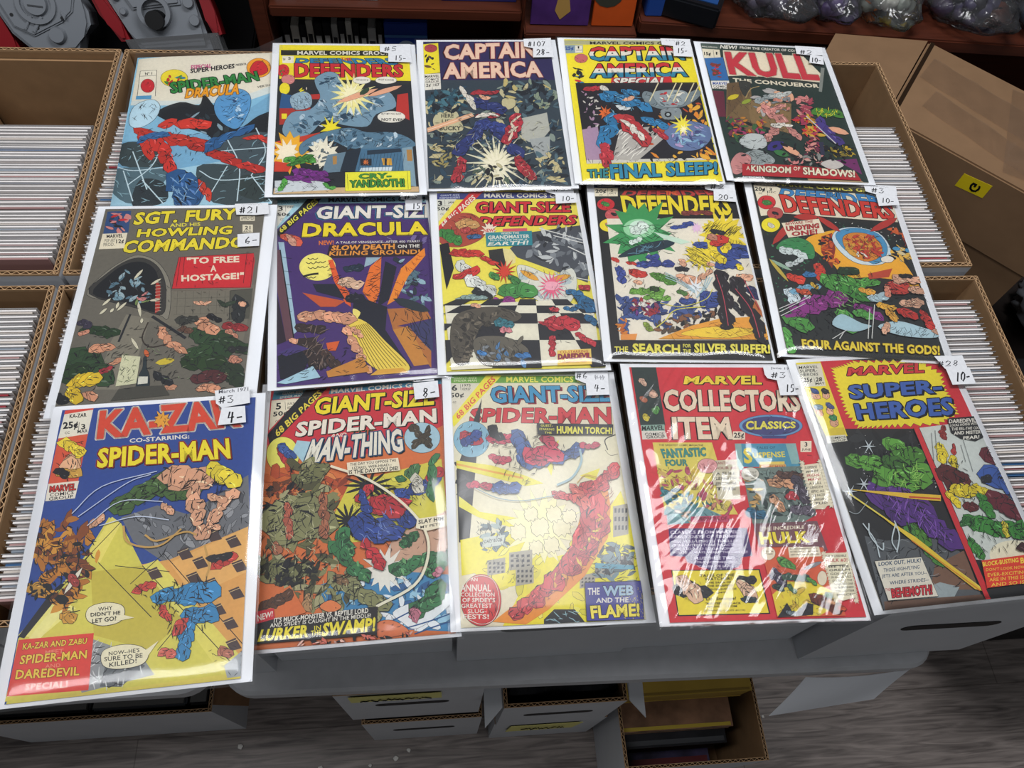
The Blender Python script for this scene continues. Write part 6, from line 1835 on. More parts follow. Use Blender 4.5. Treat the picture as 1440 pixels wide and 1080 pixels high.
POSES={1:[-0.27919,0.75819,0.043,0.17947,0.2609,0.00079,0.03327,0.01192],2:[-0.10628,0.77717,0.04775,0.16758,0.26206,0.005,-0.02673,0.00679],3:[0.07868,0.7912,0.01394,0.17176,0.26176,0.00263,0.01371,0.0229],4:[0.26885,0.79566,-0.01571,0.17454,0.26049,0.00718,0.0164,0.01624],5:[0.46146,0.79808,-0.03409,0.1745,0.26035,0.00355,-0.00709,-0.00774],6:[-0.27797,0.49513,0.00091,0.17442,0.25996,0.00234,0.01303,-0.0004],7:[-0.08503,0.52675,0.08313,0.17197,0.25854,-0.00758,-0.0307,-0.03677],8:[0.09032,0.53665,0.02043,0.16744,0.25817,-0.00662,-0.02396,-0.01725],9:[0.27726,0.54207,-0.049,0.17382,0.25783,-0.00399,0.01931,-0.02513],10:[0.47212,0.53642,-0.08498,0.17521,0.25908,0.00098,0.01232,-0.03448],11:[-0.25904,0.24091,0.05114,0.17768,0.26127,0.00872,-0.00034,-0.01156],12:[-0.07901,0.27142,0.02657,0.17187,0.25926,-0.00889,0.01653,-0.03309],13:[0.09668,0.2763,0.00423,0.1651,0.25656,-0.00821,-0.04924,-0.02791],14:[0.28511,0.26918,-0.02125,0.17745,0.26414,0.0086,-0.01076,-0.04549],15:[0.47109,0.27604,0.05354,0.17206,0.26042,0.00516,-0.02367,0.00296]}

# ---------------- printed covers: flat vector art laid in hair-thin layers
_txt={}
def glyphs(s,bold=.018):
    k=(s,bold)
    if k not in _txt:
        cu=bpy.data.curves.new('t','FONT'); cu.body=s; cu.resolution_u=2; cu.offset=bold; cu.space_character=1.04
        o=bpy.data.objects.new('t',cu); COL.objects.link(o)
        dg=bpy.context.evaluated_depsgraph_get(); ev=o.evaluated_get(dg); me=ev.to_mesh(); me.calc_loop_triangles()
        V=[(v.co.x,v.co.y) for v in me.vertices]; F=[tuple(t.vertices) for t in me.loop_triangles]
        ev.to_mesh_clear(); bpy.data.objects.remove(o); bpy.data.curves.remove(cu)
        used={i for f in F for i in f}
        x0=min(V[i][0] for i in used); x1=max(V[i][0] for i in used); y0=min(V[i][1] for i in used); y1=max(V[i][1] for i in used)
        _txt[k]=([((x-x0)/(x1-x0+1e-9),(y1-y)/(y1-y0+1e-9)) for x,y in V],F)
    return _txt[k]
HAND={'0':[[(.5,0),(.1,.3),(.1,.75),(.5,1),(.9,.7),(.9,.25),(.5,0)]],'1':[[(.5,0),(.42,1)]],'2':[[(.1,.25),(.45,0),(.9,.2),(.75,.55),(.05,1),(.95,.92)]],'3':[[(.1,.08),(.85,.05),(.45,.42),(.9,.68),(.6,.98),(.05,.9)]],'4':[[(.35,0),(.1,.55),(.95,.5)],[(.75,.05),(.55,1)]],'5':[[(.9,0),(.3,.05),(.2,.42),(.75,.5),(.75,.85),(.1,1)]],'6':[[(.75,0),(.2,.45),(.15,.85),(.6,1),(.85,.7),(.2,.62)]],'7':[[(.1,.05),(.9,0),(.35,1)]],'8':[[(.8,.12),(.35,.0),(.25,.3),(.8,.68),(.5,1),(.15,.75),(.75,.3),(.8,.12)]],'#':[[(.4,.0),(.25,1)],[(.8,.0),(.65,1)],[(.05,.38),(1,.3)],[(0,.72),(.95,.64)]],'-':[[(.1,.6),(.9,.55)]],'~':[[(0,.6),(.06,.1),(.1,.9),(.16,.3),(.22,.8),(.28,.2),(.33,.7),(.4,.5),(.5,.6),(.55,.2),(.6,.9),(.66,.4),(.72,.5),(.8,.1),(.82,.9),(.9,.3),(1,.6)]]}
class Sheet:
    """collects coloured polygons in cover units (0..1000), then writes one mesh"""
    GX,GY=70,100
    def __init__(s,w,h,clip=True): s.w,s.h,s.clip=w,h,clip; s.V=[];s.F=[];s.C=[];s.lv={}; s.top=0
    def level(s,pts):
        xs=[p[0] for p in pts]; ys=[p[1] for p in pts]
        i0,i1=int(min(xs)/1000*s.GX),int(max(xs)/1000*s.GX); j0,j1=int(min(ys)/1000*s.GY),int(max(ys)/1000*s.GY)
        cells=[(i,j) for i in range(i0,i1+1) for j in range(j0,j1+1)]
        l=max((s.lv.get(c,-1) for c in cells),default=-1)+1
        return l,cells
    def put(s,l,cells):
        s.top=max(s.top,l)
        for c in cells: s.lv[c]=l
    def face(s,pts,col,l):
        if s.clip:
            for ax,v,sg in ((0,0,1),(0,1000,-1),(1,0,1),(1,1000,-1)):
                if all(sg*(p[ax]-v)>=0 for p in pts): continue
                out=[]
                for i in range(len(pts)):
                    a,b=pts[i-1],pts[i]; da,db=sg*(a[ax]-v),sg*(b[ax]-v)
                    if (da>=0)!=(db>=0):
                        t=da/(da-db); out.append((a[0]+(b[0]-a[0])*t,a[1]+(b[1]-a[1])*t))
                    if db>=0: out.append(b)
                pts=out
                if len(pts)<3: return
        ar=sum(pts[i-1][0]*pts[i][1]-pts[i][0]*pts[i-1][1] for i in range(len(pts)))
        if abs(ar)<1e-3: return
        if ar>0: pts=pts[::-1]      # y is down: keep faces upward
        n=len(s.V); z=l*0.75e-5
        for u,v in pts: s.V.append(((u/1000-.5)*s.w,(.5-v/1000)*s.h,z))
        s.F.append(tuple(range(n,n+len(pts)))); s.C.append(col)
    def shape(s,pts,col):
        l,c=s.level(pts); s.face(pts,col,l); s.put(l,c)
    def outlined(s,pts,col,ink,inkcol=(.008,.008,.011)):
        if ink>0:
            cx=sum(p[0] for p in pts)/len(pts); cy=sum(p[1] for p in pts)/len(pts); big=[]
            n=len(pts); ar=sum(pts[i-1][0]*pts[i][1]-pts[i][0]*pts[i-1][1] for i in range(n)); sg=1 if ar>0 else -1
            for i in range(n):
                a,b,c=pts[i-1],pts[i],pts[(i+1)%n]; dx,dy=(c[0]-a[0]),(c[1]-a[1])*1.5; L=math.hypot(dx,dy)+1e-6
                big.append((b[0]+sg*dy/L*ink,b[1]-sg*dx/L*ink/1.5))
            s.shape(big,inkcol)
        s.shape(pts,col)
    def stroke(s,pts,w,col,l=None,taper=True):
        n=len(pts); A=[];B=[]
        for i in range(n):
            a,b=pts[max(i-1,0)],pts[min(i+1,n-1)]; dx,dy=b[0]-a[0],(b[1]-a[1])*1.5; L=math.hypot(dx,dy)+1e-6
            ww=w*.5*(math.sin(math.pi*(.12+.76*i/(n-1))) if taper and n>1 else 1)
            nx,ny=-dy/L*ww,dx/L*ww/1.5; p=pts[i]; A.append((p[0]+nx,p[1]+ny)); B.append((p[0]-nx,p[1]-ny))
        if l is None: l,c=s.level(A+B); s.put(l,c)
        for i in range(n-1): s.face([A[i],A[i+1],B[i+1],B[i]],col,l)
    def build(s,name,parent,z):
        me=bpy.data.meshes.new(name); me.from_pydata(s.V,[],s.F); at=me.color_attributes.new('print','FLOAT_COLOR','CORNER'); buf=[]
        for f,c in zip(s.F,s.C): buf+=[c[0],c[1],c[2],1.0]*len(f)
        at.data.foreach_set('color',buf); me.update(); o=link(name,me,parent,[PRINT]); o.location=(0,0,z); return o
def spline(p,k=4):
    n=len(p); out=[]
    for i in range(n):
        a,b,c,d=p[i-1],p[i],p[(i+1)%n],p[(i+2)%n]
        for j in range(k):
            t=j/k; q=[.5*(2*b[m]+(c[m]-a[m])*t+(2*a[m]-5*b[m]+4*c[m]-d[m])*t*t+(3*b[m]-a[m]-3*c[m]+d[m])*t**3) for m in (0,1)]; out.append(tuple(q))
    return out
def pin(p,poly):
    x,y=p; r=False
    for i in range(len(poly)):
        a,b=poly[i-1],poly[i]
        if (a[1]>y)!=(b[1]>y) and x<(b[0]-a[0])*(y-a[1])/(b[1]-a[1])+a[0]: r=not r
    return r
def pr(l): return [(l[i],l[i+1]) for i in range(0,len(l),2)]
def bil(q,s,t): return tuple((q[0][m]*(1-s)+q[1][m]*s)*(1-t)+(q[3][m]*(1-s)+q[2][m]*s)*t for m in (0,1))
def rnd_in(R,poly):
    xs=[p[0] for p in poly]; ys=[p[1] for p in poly]
    for _ in range(60):
        p=(R.uniform(min(xs),max(xs)),R.uniform(min(ys),max(ys)))
        if pin(p,poly): return p
    return poly[0]
def leaf(c,a,L,w,R=None):
    pts=[]; ca,sa=math.cos(a),math.sin(a)
    for t,h in ((-1,0),(-.55,.8),(.1,1),(.65,.7),(1,0),(.6,-.75),(0,-1),(-.6,-.7)):
        if R: t+=R.uniform(-.12,.12); h+=R.uniform(-.25,.25)
        x,y=t*L/2,h*w/2; pts.append((c[0]+x*ca-y*sa,c[1]+(x*sa+y*ca)/1.5))
    return pts
def paint(sh,ops,seed):
    R=random.Random(seed); INKC=(.009,.009,.012)
    for op in ops:
        k=op[0]
        if k=='P': sh.shape(pr(op[2]),lin(op[1]) if op[1] else (.82,.83,.86))
        elif k=='S':
            q=spline(pr(op[2])); col=lin(op[1]); sh.outlined(q,col,op[3]); n=len(q); ar=abs(sum(q[i-1][0]*q[i][1]-q[i][0]*q[i-1][1] for i in range(n)))*.75
            if op[3]>0 and ar>4000 and .3*col[0]+.6*col[1]+.1*col[2]<.5:
                an=R.uniform(0,3); Ls=math.sqrt(ar)*.22
                for g in range(min(26,int(ar/1500))):
                    p=rnd_in(R,q); a=an+R.uniform(-.5,.5); ll=Ls*R.uniform(.5,1.1); dx,dy=math.cos(a)*ll/2,math.sin(a)*ll/3; lite=g%4==3
                    if pin((p[0]-dx,p[1]-dy),q) and pin((p[0]+dx,p[1]+dy),q): sh.stroke([(p[0]-dx,p[1]-dy),(p[0]+dy*.4,p[1]-dx*.2),(p[0]+dx,p[1]+dy)],4.2,[min(1,x*1.6+.06) for x in col] if lite else INKC)
        elif k=='Q': sh.outlined(pr(op[2]),lin(op[1]),op[3])
        elif k=='Z':
            a,b=pr(op[2]); L=math.hypot(b[0]-a[0],(b[1]-a[1])*1.5); sh.outlined(leaf(((a[0]+b[0])/2,(a[1]+b[1])/2),math.atan2((b[1]-a[1])*1.5,b[0]-a[0]),L*1.1,op[3]),lin(op[1]),op[4])
        elif k=='L':
            q=pr(op[2])
            if len(q)>2 and q[0]!=q[-1]:
                e=[(2*q[0][0]-q[1][0],2*q[0][1]-q[1][1])]+q+[(2*q[-1][0]-q[-2][0],2*q[-1][1]-q[-2][1])]
                q=spline(e,5)[5:5*(len(e)-2)+1]
            sh.stroke(q,op[3],lin(op[1]),taper=False)
        elif k=='F':
            a,b=pr(op[2]); w=op[3]; n=op[4]; L=math.hypot(b[0]-a[0],(b[1]-a[1])*1.5); an=math.atan2((b[1]-a[1])*1.5,b[0]-a[0]); base=lin(op[1])
            for i in range(n):
                t=(i+.5)/n+R.uniform(-.08,.08); c=(a[0]+(b[0]-a[0])*t+R.uniform(-.12,.12)*w,a[1]+(b[1]-a[1])*t+R.uniform(-.12,.12)*w/1.5); m=R.uniform(.82,1.15)
                sh.outlined(leaf(c,an+R.uniform(-.7,.7),max(L/n*2.1,w*1.0),w*R.uniform(.6,.9),R),[min(1,x*m) for x in base],2.2)
                big=max(L/n*1.5,w*.8); l=None
                for g in range(4):
                    aa=an+R.uniform(-.5,.5); o=(R.uniform(-.28,.28)*w,R.uniform(-.28,.28)*w/1.5); ll=big*R.uniform(.2,.5); dx,dy=math.cos(aa)*ll/2,math.sin(aa)*ll/3
                    p=(c[0]+o[0],c[1]+o[1]); lite=g==3
                    sh.stroke([(p[0]-dx,p[1]-dy),(p[0]+dy*.3,p[1]-dx*.15),(p[0]+dx,p[1]+dy)],max(1.6,w*.06)*(1.3 if lite else 1),[min(1,x*1.7+.08) for x in base] if lite else INKC)
        elif k=='M':
            poly=pr(op[3])
            for i in range(op[2]):
                c=rnd_in(R,poly); z=op[4]*R.uniform(.5,1.2); sh.outlined(leaf(c,R.uniform(0,3.2),z*1.5,z*R.uniform(.35,.75),R),lin(R.choice(op[1])),0 if R.random()<.4 else 1.8)
        elif k=='H':
            poly=pr(op[3]); l,c=sh.level(poly); base=R.uniform(0,3) if op[6] is None else op[6]; col=lin(op[1])
            for i in range(op[2]):
                p=rnd_in(R,poly); a=base+R.uniform(-.9,.9)*(1 if op[6] is None else .12); L=op[5]*R.uniform(.4,1.1); d=(math.cos(a)*L/2,math.sin(a)*L/3); cv=R.uniform(-.25,.25)*L
                sh.stroke([(p[0]-d[0],p[1]-d[1]),(p[0]-d[1]*cv/L,p[1]+d[0]*cv/L),(p[0]+d[0],p[1]+d[1])],op[4]*1.25,col,l)
            sh.put(l,c)
        elif k in('T','U'):
            q=pr(op[2]); H=math.hypot(q[3][0]-q[0][0],(q[3][1]-q[0][1])*1.5); V,F=glyphs(op[1],.04 if H>45 else (.026 if H>24 else .014))
            if k=='U':
                l,c=sh.level(q)
                for t0,t1,cc in op[3]:
                    col=lin(cc)
                    for f in F:
                        tri=[V[i] for i in f]
                        for v,sg in ((1-t1,1),(1-t0,-1)):
                            out=[]
                            for i in range(len(tri)):
                                a,b=tri[i-1],tri[i]; da,db=sg*(a[1]-v),sg*(b[1]-v)
                                if (da>=0)!=(db>=0):
                                    tt=da/(da-db); out.append((a[0]+(b[0]-a[0])*tt,a[1]+(b[1]-a[1])*tt))
                                if db>=0: out.append(b)
                            tri=out
                            if len(tri)<3: break
                        if len(tri)>=3: sh.face([bil(q,*p) for p in tri],col,l)
                sh.put(l,c); continue
            P=[bil(q,*p) for p in V]; _,fill,o,ow,shd=op[0],op[3],op[4],op[5],op[6]
            def lay(dx,dy,col,l):
                for f in F: sh.face([(P[i][0]+dx,P[i][1]+dy/1.5) for i in f],col,l)
            if shd:
                l,c=sh.level(P); oc=lin(shd[2])
                for t in (.25,.5,.75,1): lay(shd[0]*t,shd[1]*t,oc,l)
                if o:
                    for a in range(6): lay(shd[0]+ow*.6*math.cos(a*1.047),shd[1]+ow*.6*math.sin(a*1.047),oc,l)
                sh.put(l,c)
            if o:
                l,c=sh.level(P); oc=lin(o)
                for a in range(10): lay(ow*math.cos(a*.628),ow*math.sin(a*.628),oc,l)
                sh.put(l,c)
            l,c=sh.level(P); lay(0,0,lin(fill),l); sh.put(l,c)
        elif k=='W':
            q=pr(op[2]); H=math.hypot(q[3][0]-q[0][0],(q[3][1]-q[0][1])*1.5); t=op[1]; n=len(t); l,c=sh.level(q)
            for i,ch in enumerate(t):
                for st in HAND[ch]:
                    pts=[bil(q,(i+.08+.8*x)/n,y) for x,y in st]; sh.stroke(pts,H*(.13 if ch!='~' else .07),(.012,.012,.016) if ch!='~' else (.1,.1,.13),l,taper=False)
            sh.put(l,c)
MARG={k:(.009,.009,.005,.003) for k in range(1,16)}
MARG.update({6:(.009,.013,.005,.003),1:(.002,.002,.009,.003),4:(.009,.003,.005,.003),9:(.009,.003,.005,.003),14:(.009,.004,.005,.003),12:(.009,.005,.005,.003),8:(.009,.006,.005,.003),7:(.009,.003,.005,.003)})
CLAB={1: 'comic with a cream heading over pale blue art, leftmost of the back row',
2: 'bagged comic tagged 15 with a red heading on yellow above grey-blue art',
3: 'bagged comic tagged 28 with a dark blue top and big pale heading',
4: 'bagged comic with a yellow border round a space scene, tagged 15',
5: 'bagged comic with a four-letter red heading on dark green, tagged 10',
6: 'bagged comic tagged 6 with a grey-brown cover and red scroll',
7: 'bagged comic with a purple cover, yellow moon and orange shapes',
8: 'bagged comic with a yellow cover and black and white checkered floor',
9: 'bagged comic tagged 20 with a black border and yellow heading',
10: 'bagged comic with a black cover and red heading on cream, tagged 10',
11: 'bagged comic with blue sky, yellow building and red corner caption, front left',
12: 'bagged comic tagged 8 with a red top and orange swamp art',
13: 'bagged comic with a cream and yellow cover and round red caption',
14: 'bagged comic in creased film with small inset pictures on a red cover',
15: 'bagged comic with a dark cover and jagged yellow heading burst, front right'}
def make_comic(k):
    x,y,a,w,h,z,tx,ty=POSES[k]; l,r,t,b=MARG[k]; R=random.Random(k*7)
    root=thing('comic_book',CLAB[k],'comic book',(0,0,0),0,'comics laid out on top of the boxes')
    n=Vector((-tx,-ty,1)).normalized(); ux=Vector((1,0,tx)).normalized(); uy=n.cross(ux); M=Matrix((ux,uy,n)).transposed()
    root.matrix_world=Matrix.Translation((x,y,ZC+z))@Matrix.Rotation(a,4,'Z')@M.to_4x4()
    sh=Sheet(w,h); paint(sh,ART[k],k); cover=sh.build('cover',root,0)
    zt=max(sh.top*0.75e-5,.0004)
    bm=bmesh.new(); bx(bm,-w/2+.0004,w/2-.0004,-h/2+.0004,h/2-.0004,-.0011,-.00004); obj('pages',bm,PAGES,root)
    if k!=1:
        bm=bmesh.new(); bx(bm,-w/2-l,w/2+r,-h/2-b,h/2+t,-.0018,-.0012); obj('backing_board',bm,WHITE,root)
    # clear bag: top film, slightly puffed, folded down round the edges
    bm=bmesh.new(); nx,ny=(26,38) if k!=14 else (70,104); e=.0022; G=[]
    ph=[R.uniform(0,6) for _ in range(6)]
    for j in range(ny+1):
        row=[]
        for i in range(nx+1):
            s,q=i/nx,j/ny; X=-w/2-l-e+(w+l+r+2*e)*s; Y=-h/2-b-e+(h+b+t+2*e)*q
            edge=min(s*nx,(1-s)*nx,q*ny,(1-q)*ny); f=min(1,edge/1.6); f=f*f*(3-2*f)
            puff=.0004+.0005*math.sin(7*s+ph[0])*math.sin(5*q+ph[1])+.0003*math.sin(19*s+9*q+ph[2])+.00025*math.sin(23*q-13*s+ph[3])
            Z=-.0012*(1-f)+f*(zt+.0004+max(0,puff))
            if k==14: Z+=f*.0013*max(0,math.sin(60*(X*.8-Y*.62)+2.2*math.sin(17*(X+Y))+1.5*math.sin(40*Y)))**3*min(1,2.2*q)*(.4+.6*math.sin(31*X+11)**2)
            if k==1 and q>.93 and s>.8: Z+=.010*((q-.93)/.07)*((s-.8)/.2); Y+=.009*((q-.93)/.07)*((s-.8)/.2)
            row.append(bm.verts.new((X,Y,Z)))
        G.append(row)
    for j in range(ny):
        for i in range(nx): bm.faces.new((G[j][i],G[j][i+1],G[j+1][i+1],G[j+1][i]))
    obj('bag',bm,FILM_FOR.get(k,BAG),root,True,False)
    for i,nm in ((0,'issue_tag'),(1,'price_tag')):
        if TAGS[k][i]:
            ts=Sheet(w,h,False); paint(ts,TAGS[k][i],k*3+i); ts.build(nm,root,zt+.0018+i*.0002)
    return root
FILM_FOR={14:film('crumpled_bag',.96,.02,.08,24,.75,1.42,.95,3.2),13:film('soft_bag',.96,.03,.22,7,.4,1.38),11:film('smooth_bag',.965,.02,.12,5,.2)}

# ---------------- the room
def struct(o): o['kind']='structure'; return o
def floor_mat():
    m=bpy.data.materials.new('dark_laminate'); m.use_nodes=True; nt=m.node_tree; b=nt.nodes['Principled BSDF']; b.inputs['Roughness'].default_value=.45
    tc=nt.nodes.new('ShaderNodeTexCoord'); mp=nt.nodes.new('ShaderNodeMapping'); mp.inputs['Scale'].default_value=(1.3,16,1); nt.links.new(tc.outputs['Object'],mp.inputs[0])
    n=nt.nodes.new('ShaderNodeTexNoise'); n.inputs['Scale'].default_value=5; n.inputs['Detail'].default_value=9; n.inputs['Distortion'].default_value=1.6; nt.links.new(mp.outputs[0],n.inputs[0])
    r=nt.nodes.new('ShaderNodeValToRGB'); r.color_ramp.elements[0].position=.3; r.color_ramp.elements[1].position=.75; r.color_ramp.elements[0].color=(*lin('#5a524f'),1); r.color_ramp.elements[1].color=(*lin('#a0958f'),1)
    br=nt.nodes.new('ShaderNodeTexBrick'); br.inputs['Scale'].default_value=1; br.inputs['Brick Width'].default_value=1.2; br.inputs['Row Height'].default_value=.19; br.inputs['Mortar Size'].default_value=.0012; br.inputs['Color1'].default_value=(1,1,1,1); br.inputs['Color2'].default_value=(.86,.85,.84,1); br.inputs['Mortar'].default_value=(.6,.58,.56,1)
    nt.links.new(tc.outputs['Object'],br.inputs[0]); mx=nt.nodes.new('ShaderNodeMixRGB'); mx.blend_type='MULTIPLY'; mx.inputs[0].default_value=1
    nt.links.new(n.outputs[0],r.inputs[0]); nt.links.new(r.outputs[0],mx.inputs[1]); nt.links.new(br.outputs[0],mx.inputs[2]); nt.links.new(mx.outputs[0],b.inputs['Base Color']); return m
bm=bmesh.new(); bx(bm,-2.6,2.6,-1.6,2.3,-.05,0); struct(obj('floor',bm,floor_mat()))
bm=bmesh.new(); bx(bm,-2.6,2.6,2.25,2.3,0,2.8); struct(obj('wall_back',bm,mat('dark_wall','#2c2a2c',.8,.2)))

# ---------------- tables
TT=ZC-.29
def table(x0,x1,y0,y1,label,rz=0):
    root=thing('folding_table',label,'table',((x0+x1)/2,(y0+y1)/2,0),rz); w,d=(x1-x0)/2,(y1-y0)/2
    def rr(w,d,r,n=6):
        p=[]
        for cx,cy,a0 in ((w-r,d-r,0),(-w+r,d-r,90),(-w+r,-d+r,180),(w-r,-d+r,270)):
            for i in range(n+1):
                a=math.radians(a0+90*i/n); p.append((cx+r*math.cos(a),cy+r*math.sin(a)))
        return p
    bm=bmesh.new(); o=rr(w,d,.035); i_=rr(w-.004,d-.004,.031)
    hexa(bm,[(*p,TT-.028) for p in o],[(*p,TT-.006) for p in o]); hexa(bm,[(*p,TT-.006) for p in o],[(*p,TT) for p in i_]); hexa(bm,[(*p,TT-.033) for p in rr(w-.012,d-.012,.025)],[(*p,TT-.028) for p in rr(w-.012,d-.012,.025)])
    obj('tabletop',bm,TABLE,root)
    for sx in (-1,1):
        for sy in (-1,1):
            bm=bmesh.new(); X,Y=sx*(w-.012),sy*(d-.25); tube(bm,[(X,Y,TT-.033),(X,Y-sy*.0,.3),(X,Y+sy*.05,0.005)],.012,10); obj('leg',bm,mat('dark_leg_metal','#4a4b4e',.4,.5,metal=.6),root,True)
table(-.252,.625,.1405,1.005,'grey plastic folding table carrying the right-hand rows of comic boxes',-.018)
table(-1.14,-.272,.154,1.005,'grey plastic folding table under the leftmost comic boxes')

# ---------------- comic boxes
WT=.0056; BH=.272
def corr(bm,p0,p1,nrm,z):
    # corrugated raw edge of a wall from p0 to p1: two liners and the wavy flute between them
    p0=Vector(p0); p1=Vector(p1); d=(p1-p0); L=d.length; d.normalize(); nv=Vector(nrm)
    def quad(a,b,c,e,mi): bm.faces.new([bm.verts.new(q) for q in (a,b,c,e)]).material_index=mi
    up=Vector((0,0,1))
    for off,mi in ((0,2),(WT-.0008,2)):
        a=p0+nv*off; b=p1+nv*off; a2=a+nv*.0008; b2=b+nv*.0008; zz=up*.003
        quad(a+zz,b+zz,b2+zz,a2+zz,mi); quad(a,b,b+zz,a+zz,mi); quad(a2,b2,b2+zz,a2+zz,mi)
    n=int(L/.0018); prev=None
    for i in range(n+1):
        t=i/n; o=WT*.5+(WT*.5-.0011)*math.sin(2*math.pi*t*L/.0095); q=p0+d*(L*t)+nv*o
        if prev is not None:
            s=nv*.0005; quad(prev-s+up*.0028,q-s+up*.0028,q+s+up*.0028,prev+s+up*.0028,2); quad(prev-s,q-s,q-s+up*.0028,prev-s+up*.0028,2)
        prev=q
def comic_box(x0,x1,y0,y1,zb,label,group,rz=0,slot=True,name='comic_box',H=BH,cat='storage box'):
    root=thing(name,label,cat,((x0+x1)/2,(y0+y1)/2,zb),rz,group); w,d=(x1-x0)/2,(y1-y0)/2; zt=H-.003
    bm=bmesh.new()
    def wall(o0,o1,i0,i1):  # outer and inner bottom points
        vs=[bm.verts.new((*p,z)) for z in (0,zt) for p in (o0,o1,i1,i0)]
        for q,mi in (((0,1,5,4),0),((2,3,7,6),1),((4,5,6,7),3),((1,2,6,5),1),((3,0,4,7),1)):
            bm.faces.new([vs[i] for i in q]).material_index=mi
    O=[(-w,-d),(w,-d),(w,d),(-w,d)]; I=[(-w+WT,-d+WT),(w-WT,-d+WT),(w-WT,d-WT),(-w+WT,d-WT)]
    for i in range(4):
        j=(i+1)%4; wall(O[i],O[j],I[i],I[j])
        nrm=[(0,1,0),(-1,0,0),(0,-1,0),(1,0,0)][i]; corr(bm,(*O[i],zt),(*O[j],zt),nrm,zt)
    vs=[bm.verts.new(p) for p in ((-w,-d,.0005),(w,-d,.0005),(w,d,.0005),(-w,d,.0005))]; bm.faces.new(vs).material_index=1
    me=bpy.data.meshes.new('box_body'); bm.to_mesh(me); bm.free(); link('box_body',me,root,[CARDW,KRAFT,KRAFTE,DARKK])
    if slot:
        bm=bmesh.new(); p=[]; sw,sr=.045,.011
        for cx,a0 in ((sw,-90),(-sw,90)):
            for i in range(9):
                a=math.radians(a0+180*i/8); p.append((cx+sr*math.cos(a),sr*math.sin(a)))
        lo=[(q[0],-d-.0006,H*.58+q[1]) for q in p]; hi=[(q[0],-d+.0006,H*.58+q[1]) for q in p]; hexa(bm,lo,hi); obj('handle_slot',bm,BLACK,root)
    return root
XE=[-.616,-.404,-.194,.012,.217,.434,.652]
PL=['far-left','left','second','middle','fourth','right']
FD=[('white comic box at the far left of the front row, cut by the frame',0),('white comic box under the front left comic with the blue sky',.0),('white comic box under the orange swamp comic in the front row',.012),('white comic box under the cream and yellow comic in the front row',0),('white comic box under the red comic with creased film',.004),('white comic box at the right end of the front row of boxes',-.021)]
BD=['half-empty white comic box at the far left of the back row','white comic box under the leftmost comic of the back row','white comic box under the back row comic with grey-blue art tagged 15','white comic box under the dark blue comic in the back row','white comic box under the yellow-bordered comic in the back row','white comic box at the right end of the back row beside the cartons']
ZW=-.016
HB=.29+ZW
for i in range(6):
    g=.0025; fy=.172+FD[i][1]*1.0
    comic_box(XE[i]+g,XE[i+1]-g,fy,.532,TT+.0005,FD[i][0],'comic boxes on the tables',0,True,H=HB)
    comic_box(XE[i]+g,XE[i+1]-g,.547,.921,TT+.0005,BD[i],'comic boxes on the tables',0,False,H=HB)

# folded liner and hand hole on the back wall of the half-empty far-left box
BX=[o for o in COL.objects if o.get('label','').startswith('half-empty')][0]
bm=bmesh.new(); bx(bm,-.095,.095,.1765,.1795,.150,.262); bx(bm,-.0955,.0955,.1755,.1800,.147,.1505); obj('inner_flap',bm,KRAFT,BX)
bm=bmesh.new(); bx(bm,-.097,-.094,-.02,.172,.02,.25); obj('side_flap',bm,KRAFT,BX)
bm=bmesh.new(); p=[(.055+.034*math.cos(i*.3307),.078+.016*math.sin(i*.3307)) for i in range(19)]; hexa(bm,[(a,.1795,b) for a,b in p],[(a,.1802,b) for a,b in p]); obj('hand_hole',bm,mat('hole_grey','#9aa0a8',.6),BX)
# ---------------- filed comics
RF=random.Random(5)
def filed_mesh(v):
    R=random.Random(v*11+3); bm=bmesh.new(); n=8; w=.089
    # board with a slightly bowed sheet of bag around it
    def sheet(x0,x1,zt,off,th,mi,amp,ph):
        A=[]
        for i in range(n+1):
            x=x0+(x1-x0)*i/n; yb=off+amp*math.sin(3*i/n+ph); A.append((x,yb))
        for a,b in zip(A,A[1:]):
            vs=[bm.verts.new(p) for p in ((a[0],a[1]-th,0),(b[0],b[1]-th,0),(b[0],b[1]+th,0),(a[0],a[1]+th,0),(a[0],a[1]-th,zt),(b[0],b[1]-th,zt),(b[0],b[1]+th,zt),(a[0],a[1]+th,zt))]
            for q in ((0,1,5,4),(2,3,7,6),(4,5,6,7),(1,2,6,5),(3,0,4,7)): bm.faces.new([vs[k] for k in q]).material_index=mi
    hh=R.uniform(-.004,.001); p=R.uniform(0,6); sheet(-w,w,.2668+hh,.0010,.0010,0,.0003,p); sheet(-w+.003,w-.004,.2645+hh+R.uniform(-.002,.0015),-.0012,.0011,1,.0003,p)
    sheet(-w-.001,w+.001+R.uniform(0,.003),.2685+hh+R.uniform(-.001,.001),.0024,.00015,2,.0003,p)
    me=bpy.data.meshes.new('filed_comic'); bm.to_mesh(me); bm.free()
    for m in ([BOARDE,mat('cover_edge_%d'%v,['#a39a96','#7d7a7c','#c9bfb6','#a37e7c','#8a94a0','#8f2430','#2f5f8f'][v],.6),mat('bag_edge','#aaa8a8',.4,.5)]): me.materials.append(m)
    return me
FM=[filed_mesh(v) for v in range(7)]
def file_row(xc,y0,y1,n,label,lean,gaps=(),jx=.0012):
    ys=[]; k=0
    for i in range(n):
        y=y0+(y1-y0)*(i+.5)/n
        if any(a<y<b for a,b in gaps): continue
        o=bpy.data.objects.new('filed_comic',RF.choice(FM[:5]) if RF.random()<.95 else RF.choice(FM[5:])); COL.objects.link(o)
        o.location=(xc+RF.uniform(-jx,jx),y+RF.uniform(-.0003,.0003),TT+.0022+RF.uniform(0,.0025)); o.rotation_euler=(lean+RF.uniform(-.0012,.0012),RF.uniform(-.003,.003),RF.uniform(-.0025,.0025))
        tag(o,label,'comic book',label)
